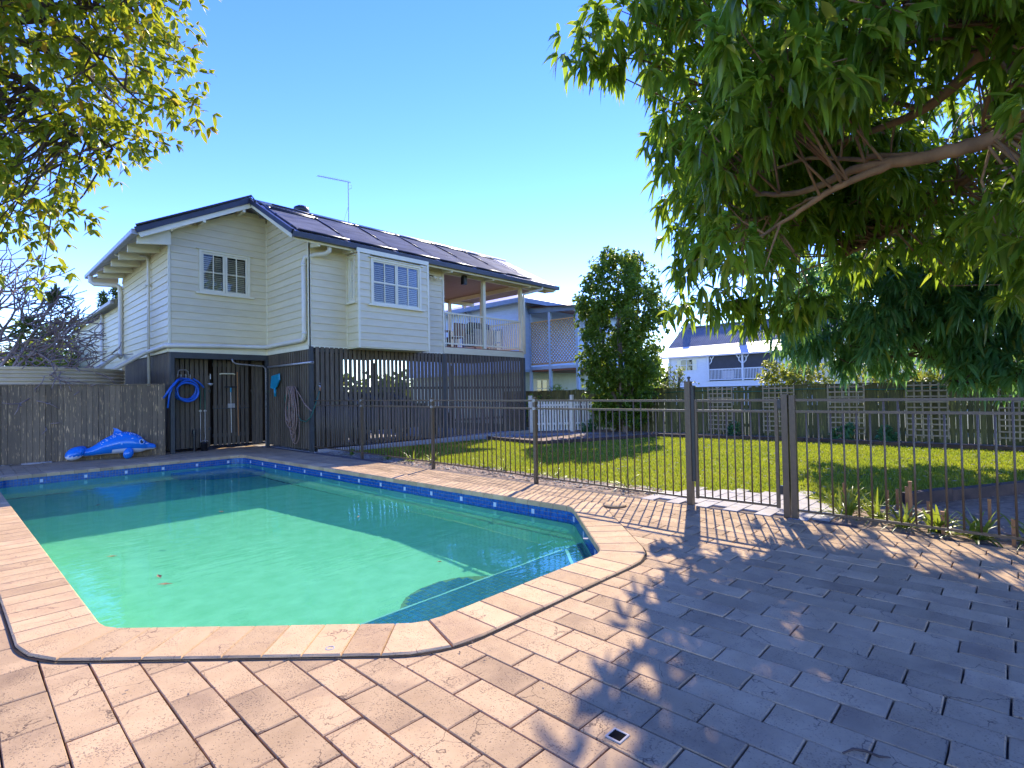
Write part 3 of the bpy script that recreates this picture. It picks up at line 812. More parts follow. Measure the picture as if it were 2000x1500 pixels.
# crown clumps (x, y, z, radius) and limb paths of the three overhanging trees; some mango clumps added to shade the paving
B_mango=[(4.85,0.07,5.28,0.3),(4.19,-0.11,4.67,0.26),(3.85,0.67,4.74,0.25),(4.49,0.52,5.06,0.29),(5.06,0.23,5.48,0.32),(4.95,-0.03,5.2,0.31),(4.31,-0.09,4.64,0.26),(5.37,-0.45,4.97,0.32),(4.43,-0.51,4.26,0.26),(3.97,1.39,5.06,0.27),(4.34,1.41,5.44,0.3),(4.44,1.13,5.09,0.29),(4.53,0.73,4.91,0.28),(4.61,0.41,4.95,0.29),(4.95,0.23,4.83,0.3),(5.16,0.05,5.06,0.31),(5.5,-0.28,4.88,0.32),(4.7,-0.39,4.34,0.27),(5.57,-0.61,4.68,0.32),(4.7,-0.68,4.23,0.27),(5.21,2.39,6.07,0.36),(4.24,1.55,5.07,0.29),(4.61,1.45,5.04,0.3),(4.72,1.08,5.08,0.3),(4.56,0.74,4.61,0.28),(5.19,0.5,4.98,0.31),(4.98,0.2,4.5,0.29),(4.99,-0.01,4.38,0.29),(5.32,-0.22,4.65,0.31),(5.4,-0.39,4.48,0.31),(4.98,-0.49,4.26,0.28),(4.59,-0.69,3.77,0.26),(5.33,2.64,6.09,0.37),(5.88,2.3,5.98,0.38),(4.05,1.3,4.29,0.25),(5.03,1.19,5.01,0.31),(4.85,0.79,4.68,0.29),(4.92,0.46,4.32,0.28),(5.09,0.33,4.53,0.29),(4.95,-0.03,4.12,0.28),(5.28,-0.1,4.28,0.29),(5.1,-0.43,4.03,0.28),(5.79,-0.72,4.26,0.32),(5.28,-0.73,3.82,0.29),(4.92,2.92,5.36,0.34),(5.47,2.55,5.46,0.36),(4.12,1.52,4.12,0.25),(4.54,1.28,4.22,0.27),(5.03,1.05,4.5,0.29),(4.58,0.76,3.99,0.26),(4.83,0.54,4.11,0.27),(5.3,0.36,4.14,0.29),(5.37,-0.22,3.97,0.29),(5.21,-0.36,3.69,0.28),(5.73,-0.57,4.01,0.31),(5.08,-0.75,3.54,0.27),(5.45,3.13,5.2,0.36),(6.31,3.18,5.57,0.4),(6.52,2.72,5.61,0.4),(4.4,1.28,3.83,0.25),(4.56,0.97,3.75,0.26),(5.48,0.92,4.05,0.3),(5.36,0.52,4.07,0.29),(5.51,-0.15,3.77,0.29),(5.64,-0.37,3.8,0.3),(5.55,-0.59,3.44,0.29),(5.76,-0.83,3.59,0.3),(5.62,2.6,4.46,0.34),(4.44,1.68,3.82,0.26),(4.89,1.41,3.77,0.27),(4.73,1.07,3.7,0.26),(5.82,1.1,4.13,0.32),(4.9,-0.26,3.17,0.26),(5.47,-0.62,3.31,0.28),(5.02,-0.69,2.99,0.26),(6.09,2.53,4.24,0.35),(5.67,1.77,3.93,0.32),(5.53,-0.29,2.94,0.28),(5.43,-0.64,2.86,0.28),(6.21,-0.93,3.02,0.32),(7.35,3.12,4.36,0.42),(5.33,-0.06,2.81,0.27),(5.11,-0.35,2.62,0.26),(5.53,-0.52,2.68,0.28),(5.79,-0.77,2.56,0.29),(5.05,1.93,2.68,0.27),(6.04,0.12,2.66,0.3),(5.52,-0.18,2.48,0.27),(6.15,-0.38,2.48,0.3),(5.23,-0.6,2.21,0.26),(5.15,-0.63,2.1,0.25),(6.59,2.7,2.56,0.35),(6.13,2.01,2.59,0.32),(6.24,-0.69,2.04,0.31),(5.37,-0.72,1.92,0.27),(4.84,1.72,6.25,0.35),(4.96,1.0,5.85,0.33),(6.1,1.1,6.76,0.4),(5.77,0.64,6.34,0.37),(5.71,0.34,5.82,0.35),(6.25,0.02,5.99,0.38),(6.45,-0.18,6.25,0.39),(6.23,-0.53,5.71,0.37),(6.83,-0.75,6.04,0.41),(5.32,1.95,6.33,0.37),(5.69,1.55,6.46,0.38),(5.63,1.38,6.16,0.37),(5.31,0.96,5.82,0.34),(6.37,0.8,6.25,0.39),(6.34,0.31,5.83,0.38),(5.73,0.13,5.54,0.35),(5.75,-0.2,5.16,0.34),(6.47,-0.5,5.55,0.38),(7.02,-0.83,5.67,0.4),(5.97,-0.92,4.81,0.34),(5.51,2.67,6.54,0.39),(5.35,1.94,5.94,0.36),(5.3,1.59,5.87,0.35),(5.75,1.46,6.0,0.37),(5.5,0.91,5.44,0.34),(5.94,0.57,5.63,0.36),(6.28,0.43,5.61,0.37),(6.39,0.13,5.33,0.37),(6.52,-0.17,5.23,0.37),(6.68,-0.47,5.19,0.38),(5.93,-0.69,4.63,0.33),(7.24,-1.04,5.16,0.4),(5.62,3.03,6.45,0.4),(6.23,2.98,6.41,0.42),(5.39,2.17,5.7,0.35),(5.39,1.65,5.44,0.34),(6.51,1.53,6.11,0.4),(6.71,1.23,6.08,0.4),(6.87,0.88,5.88,0.4),(6.78,0.49,5.53,0.39),(7.18,0.01,5.58,0.41),(6.38,-0.12,5.04,0.36),(6.33,-0.46,4.67,0.35),(6.21,-0.64,4.5,0.34),(6.59,-0.99,4.67,0.36),(4.77,2.93,5.28,0.33),(5.05,2.44,5.22,0.33),(6.15,2.45,5.76,0.39),(6.43,1.81,5.6,0.39),(5.97,1.27,4.86,0.34),(6.42,1.24,5.26,0.37),(7.02,0.67,5.34,0.39),(6.24,0.42,4.73,0.35),(6.15,0.18,4.69,0.34),(7.1,-0.16,4.95,0.39),(7.05,-0.57,4.59,0.38),(7.49,-0.76,4.64,0.4),(6.93,-0.93,4.52,0.37),(5.34,2.74,4.93,0.34),(5.81,2.17,4.87,0.35),(5.65,1.87,4.88,0.34),(6.81,1.63,5.07,0.39),(7.06,1.18,4.89,0.39),(6.68,0.83,4.89,0.37),(6.45,0.41,4.52,0.35),(6.23,0.16,4.32,0.34),(6.45,-0.21,4.07,0.34),(7.6,-0.57,4.49,0.4),(7.6,-0.76,4.39,0.4),(7.52,-1.1,4.22,0.4),(6.32,3.15,4.96,0.39),(6.11,2.2,4.71,0.36),(5.96,1.81,4.21,0.33),(6.35,1.56,4.35,0.35),(7.05,1.29,4.73,0.39),(6.43,0.65,4.22,0.34),(6.68,0.18,4.14,0.35),(7.1,-0.19,3.84,0.37),(6.47,-0.5,3.74,0.34),(7.21,-0.77,3.82,0.37),(7.75,-1.07,3.99,0.4),(6.52,2.76,4.17,0.37),(6.75,2.14,4.05,0.37),(7.23,1.65,4.33,0.39),(7.25,1.41,4.28,0.39),(7.51,0.47,3.77,0.38),(7.4,-0.09,3.59,0.38),(6.95,-0.46,3.3,0.35),(7.1,-0.82,3.46,0.36),(7.62,-0.98,3.41,0.39),(6.69,2.56,3.86,0.37),(6.91,2.13,3.6,0.37),(7.81,1.4,3.94,0.41),(7.5,0.59,3.55,0.38),(7.04,0.08,3.19,0.35),(7.28,-0.14,3.16,0.36),(6.8,-0.35,3.08,0.34),(7.32,-0.64,2.97,0.37),(6.61,-0.96,2.79,0.33),(6.94,3.27,3.26,0.38),(7.65,3.29,3.38,0.42),(6.98,1.87,3.25,0.36),(7.97,1.36,3.27,0.4),(7.69,0.69,3.03,0.38),(8.12,0.12,2.87,0.4),(8.06,-0.16,2.84,0.4),(7.04,-0.44,2.74,0.35),(7.95,-0.87,2.83,0.4),(6.88,-0.86,2.48,0.34),(7.41,-0.18,2.31,0.36),(8.01,-0.58,2.44,0.39),(7.64,-0.77,2.35,0.38),(8.03,-1.13,2.29,0.4),(7.36,-0.23,7.07,0.45),(7.58,1.6,8.33,0.51),(7.03,1.13,7.58,0.46),(6.97,0.76,7.37,0.45),(7.45,0.45,7.31,0.47),(8.31,-0.02,7.86,0.51),(7.95,-0.18,7.43,0.49),(8.2,-0.52,7.22,0.49),(8.68,-0.99,7.07,0.51),(7.69,2.7,8.37,0.52),(6.62,2.14,7.34,0.45),(6.76,1.67,7.26,0.45),(7.08,1.13,7.11,0.45),(7.62,0.99,7.22,0.47),(7.44,0.39,6.82,0.45),(7.1,0.1,6.33,0.42),(7.48,-0.27,6.46,0.44),(7.32,-0.66,5.9,0.42),(7.65,-0.78,6.25,0.44),(8.95,-1.22,6.9,0.52),(5.51,2.22,6.17,0.37),(7.48,2.48,7.78,0.5),(7.75,1.7,7.16,0.48),(6.92,1.23,6.71,0.43),(7.74,1.0,7.01,0.47),(7.91,0.35,6.49,0.46),(7.77,0.13,6.31,0.45),(7.22,-0.16,6.0,0.42),(8.42,-0.58,6.44,0.48),(7.69,-0.81,5.63,0.43),(9.19,-1.36,6.24,0.51),(5.0,2.37,5.54,0.34),(7.84,2.88,7.57,0.51),(7.18,2.27,6.73,0.45),(7.07,1.74,6.4,0.43),(8.74,1.51,7.19,0.52),(7.64,1.02,6.31,0.45),(7.93,0.58,6.26,0.46),(7.99,0.04,5.89,0.45),(8.45,-0.38,5.98,0.47),(8.62,-0.53,5.9,0.48),(8.67,-1.02,5.55,0.47),(8.83,-1.32,5.71,0.48),(5.86,3.17,5.87,0.39),(5.88,2.7,5.84,0.38),(7.45,2.81,6.81,0.47),(8.63,2.64,6.99,0.52),(8.42,2.01,6.64,0.49),(8.27,1.23,6.39,0.48),(8.7,0.88,6.06,0.48),(7.75,0.42,5.32,0.42),(8.34,0.14,5.49,0.45),(9.42,-0.37,5.94,0.51),(9.13,-0.7,5.44,0.49),(8.71,-0.97,5.46,0.47),(8.35,-1.1,5.14,0.45),(6.24,3.52,5.7,0.41),(5.58,2.67,5.11,0.35),(5.54,2.19,5.0,0.34),(7.69,2.53,6.03,0.46),(7.49,1.88,5.64,0.43),(7.67,1.32,5.48,0.43),(8.3,0.99,5.38,0.45),(7.7,0.34,5.12,0.42),(9.51,0.23,5.47,0.5),(9.64,-0.12,5.7,0.51),(8.13,-0.47,4.57,0.43),(9.86,-1.04,5.28,0.52),(8.79,-1.24,4.78,0.46),(6.43,3.07,4.95,0.39),(5.85,2.27,4.54,0.34),(8.47,2.87,5.96,0.49),(7.9,1.96,5.29,0.44),(9.52,1.51,5.62,0.51),(9.59,1.09,5.58,0.51),(9.68,0.46,5.17,0.51),(9.02,0.12,4.99,0.47),(9.03,-0.15,4.78,0.47),(9.02,-0.7,4.69,0.47),(9.97,-1.16,4.81,0.52),(8.71,-1.3,4.02,0.45),(6.51,2.7,4.47,0.38),(8.67,2.78,5.21,0.48),(8.06,1.84,4.35,0.43),(8.88,1.71,4.66,0.47),(8.26,0.9,4.34,0.43),(8.99,0.78,4.29,0.46),(10.03,0.27,4.53,0.51),(9.48,-0.39,4.48,0.49),(9.24,-0.58,4.22,0.47),(9.16,-0.95,3.9,0.46),(9.91,-1.45,3.87,0.5),(5.96,2.42,3.66,0.33),(9.05,3.12,4.47,0.49),(8.4,1.87,3.95,0.44),(9.38,1.65,4.17,0.48),(9.44,1.05,4.29,0.48),(10.31,0.6,4.3,0.52),(8.86,0.13,3.7,0.45),(10.35,-0.11,4.21,0.52),(9.27,-0.63,3.43,0.46),(8.58,-0.87,3.38,0.43),(9.56,-1.43,3.43,0.48),(8.07,3.03,3.48,0.43),(8.49,2.56,3.75,0.45),(10.08,2.75,3.9,0.52),(8.86,1.73,3.36,0.45),(9.59,1.3,3.51,0.48),(8.97,0.63,3.19,0.45),(9.18,0.14,3.25,0.46),(9.15,-0.26,3.04,0.45),(10.37,-0.61,3.16,0.51),(8.85,-0.77,2.92,0.44),(9.82,-1.42,2.97,0.49),(9.52,3.24,3.36,0.5),(10.61,-0.37,2.7,0.52),(8.59,-0.56,2.57,0.42),(8.65,-0.74,2.46,0.43),(4.88,3.56,5.21,0.28),(5.1,3.53,5.15,0.28),(4.92,3.23,5.28,0.28),(5.32,3.33,5.22,0.28),(6.71,3.17,2.95,0.28),(6.93,3.36,2.53,0.28),(6.94,2.61,2.43,0.28),(7.06,2.62,2.31,0.28),(6.95,2.88,2.4,0.28),(7.26,2.34,2.36,0.28),(6.07,3.1,4.43,0.28),(6.33,3.17,4.07,0.28),(6.46,3.19,3.72,0.28),(7.08,1.93,2.29,0.28),(7.1,1.76,2.39,0.28),(7.13,2.06,2.38,0.28),(6.77,2.75,4.37,0.36),(9.15,2.87,4.66,0.36),(6.68,2.98,3.25,0.36),(10.04,1.37,5.32,0.36),(8.53,3.84,4.82,0.36),(7.68,1.54,4.99,0.36),(7.8,2.07,3.7,0.36),(8.78,1.04,3.51,0.36),(8.44,2.06,4.23,0.36),(8.57,1.84,4.55,0.36),(6.32,1.62,4.42,0.36),(8.91,1.49,3.89,0.36),(7.08,2.46,5.55,0.36),(8.18,1.36,4.12,0.36),(5.76,1.14,4.14,0.36),(4.96,2.22,3.66,0.36),(9.67,2.15,5.23,0.36),(8.38,2.0,4.97,0.36),(7.36,2.14,4.51,0.36),(6.39,2.83,5.32,0.36),(10.0,3.29,4.78,0.36),(8.77,2.32,4.29,0.36),(9.7,2.74,4.56,0.36),(6.62,2.96,4.27,0.36),(5.06,0.88,3.88,0.36),(8.28,2.34,3.67,0.36),(6.48,1.53,4.61,0.36),(8.78,3.94,4.89,0.36),(8.31,1.61,4.1,0.36),(8.09,2.62,5.37,0.36),(5.88,1.62,4.5,0.36),(8.09,1.29,3.65,0.36),(6.74,2.22,4.09,0.36),(8.77,2.52,3.72,0.36),(7.45,1.25,4.71,0.36),(8.09,2.16,4.46,0.36),(7.86,1.47,4.4,0.36),(7.33,1.41,4.15,0.36),(8.51,2.69,3.86,0.36),(6.49,2.93,4.44,0.36),(6.36,2.24,4.06,0.36),(7.71,3.5,3.97,0.36),(8.12,2.86,4.73,0.36),(7.52,2.17,5.4,0.36),(6.31,2.36,4.17,0.36),(7.6,1.98,5.49,0.36),(6.12,1.6,4.92,0.36),(7.69,1.82,5.02,0.36),(10.18,1.77,4.84,0.36),(6.3,2.68,3.4,0.36),(8.58,3.07,4.14,0.36),(6.86,1.88,5.48,0.36),(6.45,1.42,4.78,0.36),(9.27,3.63,4.89,0.36),(6.91,2.29,4.03,0.36),(7.26,1.86,4.22,0.36),(7.83,3.28,3.9,0.36),(8.33,3.05,5.23,0.36),(7.39,3.38,3.65,0.36),(7.94,1.71,3.47,0.36),(8.09,2.36,3.59,0.36),(9.71,2.64,4.75,0.36),(9.76,1.95,4.41,0.36),(7.8,1.81,4.39,0.36),(8.91,2.79,3.69,0.36),(7.95,2.66,3.96,0.36),(9.02,2.4,5.03,0.36),(8.17,2.09,5.29,0.36),(8.52,1.39,3.79,0.36),(6.7,0.92,3.55,0.36),(9.09,2.33,5.38,0.36),(8.92,2.72,3.71,0.36),(9.65,2.39,5.26,0.36),(7.85,3.38,4.95,0.36),(7.96,3.06,3.89,0.36),(7.22,2.6,5.49,0.36),(4.94,1.52,3.8,0.36),(5.32,0.71,3.88,0.36),(8.9,2.48,4.68,0.36),(7.31,1.89,4.06,0.36),(7.72,0.8,3.53,0.36),(9.42,2.78,4.95,0.36),(9.49,1.72,5.14,0.36),(6.86,1.6,4.94,0.36),(8.58,1.68,4.0,0.36),(8.38,1.72,4.16,0.36),(10.87,1.82,5.45,0.36),(7.79,3.53,4.28,0.36),(9.24,3.97,5.59,0.36),(9.38,3.12,4.95,0.36),(7.94,2.37,4.19,0.36),(8.04,2.8,4.27,0.36),(9.34,3.44,4.87,0.36),(5.53,2.13,3.69,0.36),(6.65,3.18,4.84,0.36),(5.95,2.35,3.42,0.36),(8.96,3.7,5.03,0.36),(6.42,2.07,3.01,0.36),(8.82,2.89,4.79,0.36),(8.93,2.79,4.11,0.36),(8.66,2.19,4.81,0.36),(8.97,1.53,5.35,0.36),(8.95,3.03,3.76,0.36),(8.61,1.28,4.42,0.36),(4.9,1.92,3.62,0.36),(7.65,1.08,4.41,0.36),(5.91,2.07,4.85,0.36),(8.76,1.31,4.06,0.36),(8.43,1.39,3.31,0.36),(8.01,3.52,5.44,0.36),(7.98,1.46,4.25,0.36),(7.05,2.53,4.6,0.36),(9.62,3.07,4.32,0.36),(8.03,2.09,3.5,0.36),(7.47,1.36,3.55,0.36),(7.46,2.56,4.82,0.36),(7.73,2.25,4.51,0.36),(8.78,2.14,4.66,0.36),(6.14,2.39,4.28,0.36),(5.26,1.21,4.2,0.36),(9.6,3.87,5.19,0.36),(8.29,1.23,3.82,0.36),(6.48,1.72,4.55,0.36),(8.61,1.07,4.51,0.36),(7.68,2.64,4.34,0.36),(9.79,3.93,5.24,0.36),(9.22,3.81,4.9,0.36),(8.97,2.2,4.89,0.36),(9.12,2.01,5.26,0.36),(6.56,2.18,3.51,0.36),(9.62,2.67,4.93,0.36),(9.24,2.62,4.52,0.36),(8.15,1.98,5.08,0.36),(8.08,0.38,3.09,0.36),(7.2,1.03,4.14,0.36),(7.56,1.96,5.02,0.36),(7.72,3.16,5.01,0.36),(9.07,3.97,5.17,0.36),(8.1,2.88,5.17,0.36),(7.64,1.74,3.49,0.36),(7.88,1.5,3.69,0.36),(8.94,2.88,5.3,0.36),(7.24,3.34,5.57,0.36),(4.77,1.54,3.69,0.36),(6.88,2.34,4.38,0.36),(8.64,0.74,3.35,0.36),(9.38,1.82,4.4,0.36),(7.46,0.99,3.97,0.36),(7.8,2.39,3.73,0.36),(8.84,2.05,4.21,0.36),(7.88,2.42,5.01,0.36),(6.99,1.28,4.67,0.36),(8.13,0.83,3.9,0.36),(8.95,2.36,4.06,0.36),(6.11,1.88,4.53,0.36),(10.6,3.55,5.52,0.36),(7.19,1.71,5.55,0.36),(8.69,1.07,4.28,0.36),(8.24,1.57,4.86,0.36),(9.14,-0.18,5.3,0.5),(9.43,2.78,6.24,0.5),(8.2,1.95,5.37,0.5),(8.77,1.42,5.25,0.5),(9.14,0.99,5.02,0.5),(10.29,0.47,5.54,0.5),(9.85,-0.25,4.81,0.5),(9.84,3.24,5.38,0.5),(9.88,1.96,4.88,0.5),(9.74,1.34,4.97,0.5),(9.81,1.06,4.52,0.5),(10.15,0.51,4.42,0.5),(10.19,-0.03,4.35,0.5),(8.88,3.38,4.16,0.5),(8.79,2.79,4.19,0.5),(9.05,1.93,4.08,0.5),(9.89,1.73,4.44,0.5),(10.78,0.81,4.02,0.5),(9.67,0.34,3.64,0.5),(9.55,-0.07,3.46,0.5),(10.2,3.41,3.77,0.5),(10.78,2.2,3.75,0.5),(10.41,1.9,3.29,0.5),(10.31,0.83,3.36,0.5),(9.43,0.24,3.2,0.5),(9.6,-0.2,2.8,0.5)]
B_second=[(11.31,1.68,3.76,0.42),(11.34,1.42,3.79,0.42),(11.54,0.99,3.89,0.42),(10.96,0.58,3.75,0.42),(10.85,0.22,3.45,0.42),(10.93,-0.16,3.38,0.42),(10.89,-0.57,3.45,0.42),(10.88,-0.86,3.22,0.42),(10.86,-1.17,3.31,0.42),(11.56,-1.51,3.32,0.42),(11.56,-1.79,3.35,0.42),(11.12,2.61,3.38,0.42),(10.76,2.08,3.37,0.42),(11.3,1.98,3.52,0.42),(11.89,1.41,3.29,0.42),(11.21,0.81,3.3,0.42),(11.79,0.44,3.24,0.42),(11.97,0.26,3.19,0.42),(11.56,-0.06,2.97,0.42),(11.03,-0.56,2.97,0.42),(11.45,-0.89,2.91,0.42),(11.14,-1.21,3.0,0.42),(11.27,-1.48,2.76,0.42),(11.71,-1.76,2.82,0.42),(11.66,-1.99,2.88,0.42),(10.74,2.93,2.76,0.42),(11.36,2.46,2.95,0.42),(10.96,1.8,2.6,0.42),(10.8,1.44,2.91,0.42),(11.85,0.86,2.98,0.42),(11.05,0.66,2.51,0.42),(11.22,0.15,2.53,0.42),(11.64,-0.2,2.7,0.42),(12.1,-0.39,2.55,0.42),(11.95,-0.87,2.62,0.42),(11.43,-1.02,2.48,0.42),(11.52,-1.34,2.29,0.42),(11.9,-1.8,2.59,0.42),(10.85,-1.78,2.32,0.42),(11.65,3.34,2.4,0.42),(11.73,2.84,2.24,0.42),(11.82,2.47,2.61,0.42),(11.02,1.8,2.22,0.42),(11.32,1.49,2.47,0.42),(12.07,0.99,2.17,0.42),(11.78,0.7,2.17,0.42),(11.69,0.33,2.24,0.42),(11.82,-0.27,2.16,0.42),(12.13,-0.61,1.93,0.42),(11.08,-0.85,1.85,0.42),(10.97,-1.09,1.82,0.42),(11.07,-1.38,1.97,0.42),(11.93,-1.73,2.1,0.42),(11.55,-1.87,1.91,0.42),(11.64,0.55,1.61,0.42),(11.81,0.38,1.79,0.42),(11.46,-0.11,1.49,0.42),(11.27,-0.53,1.47,0.42),(11.08,-0.75,1.55,0.42),(11.89,-1.07,1.48,0.42),(11.56,-1.41,1.58,0.42),(11.94,-1.68,1.39,0.42),(11.39,-1.82,1.41,0.42),(12.09,-0.45,4.04,0.42),(13.12,-1.89,3.98,0.42),(11.97,-1.98,3.68,0.42),(12.19,1.48,4.2,0.42),(12.16,0.86,3.82,0.42),(12.88,0.46,3.93,0.42),(13.49,0.23,3.86,0.42),(12.33,-0.09,3.76,0.42),(12.52,-0.68,3.58,0.42),(12.49,-0.96,3.46,0.42),(12.4,-1.32,3.48,0.42),(12.18,-1.43,3.62,0.42),(12.29,-1.75,3.46,0.42),(12.9,-2.14,3.26,0.42),(12.83,3.1,3.65,0.42),(12.33,2.38,3.76,0.42),(12.29,1.83,3.69,0.42),(12.34,1.58,3.42,0.42),(12.84,1.24,3.37,0.42),(12.37,0.5,3.36,0.42),(12.74,0.07,3.29,0.42),(12.67,-0.25,3.32,0.42),(13.15,-0.65,3.11,0.42),(12.52,-1.02,3.04,0.42),(13.0,-1.38,3.02,0.42),(13.39,-1.57,3.34,0.42),(13.37,-1.94,3.03,0.42),(12.33,-2.14,2.92,0.42),(12.44,3.56,3.4,0.42),(12.76,3.43,2.97,0.42),(13.17,2.85,3.41,0.42),(12.29,1.87,2.89,0.42),(12.15,1.32,2.96,0.42),(12.76,1.17,2.92,0.42),(12.69,0.68,3.08,0.42),(13.31,0.37,2.95,0.42),(13.09,-0.15,2.96,0.42),(13.02,-0.55,2.52,0.42),(12.47,-0.76,2.78,0.42),(13.04,-1.19,2.8,0.42),(13.44,-1.64,2.6,0.42),(12.11,-1.82,2.47,0.42),(12.76,-2.04,2.41,0.42),(12.95,3.42,2.31,0.42),(12.35,2.58,2.2,0.42),(12.62,2.25,2.6,0.42),(12.66,1.54,2.5,0.42),(13.45,1.2,2.19,0.42),(13.13,0.78,2.16,0.42),(12.65,0.23,2.35,0.42),(12.54,-0.25,2.29,0.42),(13.21,-0.4,2.24,0.42),(13.24,-0.85,2.17,0.42),(12.27,-1.13,2.2,0.42),(13.02,-1.49,2.17,0.42),(13.19,-1.92,2.2,0.42),(12.87,-2.09,2.15,0.42),(12.32,2.42,1.8,0.42),(13.19,2.11,2.02,0.42),(12.81,1.82,1.94,0.42),(12.56,0.7,1.92,0.42),(12.89,0.34,1.49,0.42),(13.18,-0.2,1.47,0.42),(12.78,-0.57,1.79,0.42),(13.26,-0.86,1.55,0.42),(12.9,-1.2,1.41,0.42),(13.17,-1.58,1.59,0.42),(13.51,-2.0,1.59,0.42),(13.21,-2.23,1.49,0.42)]
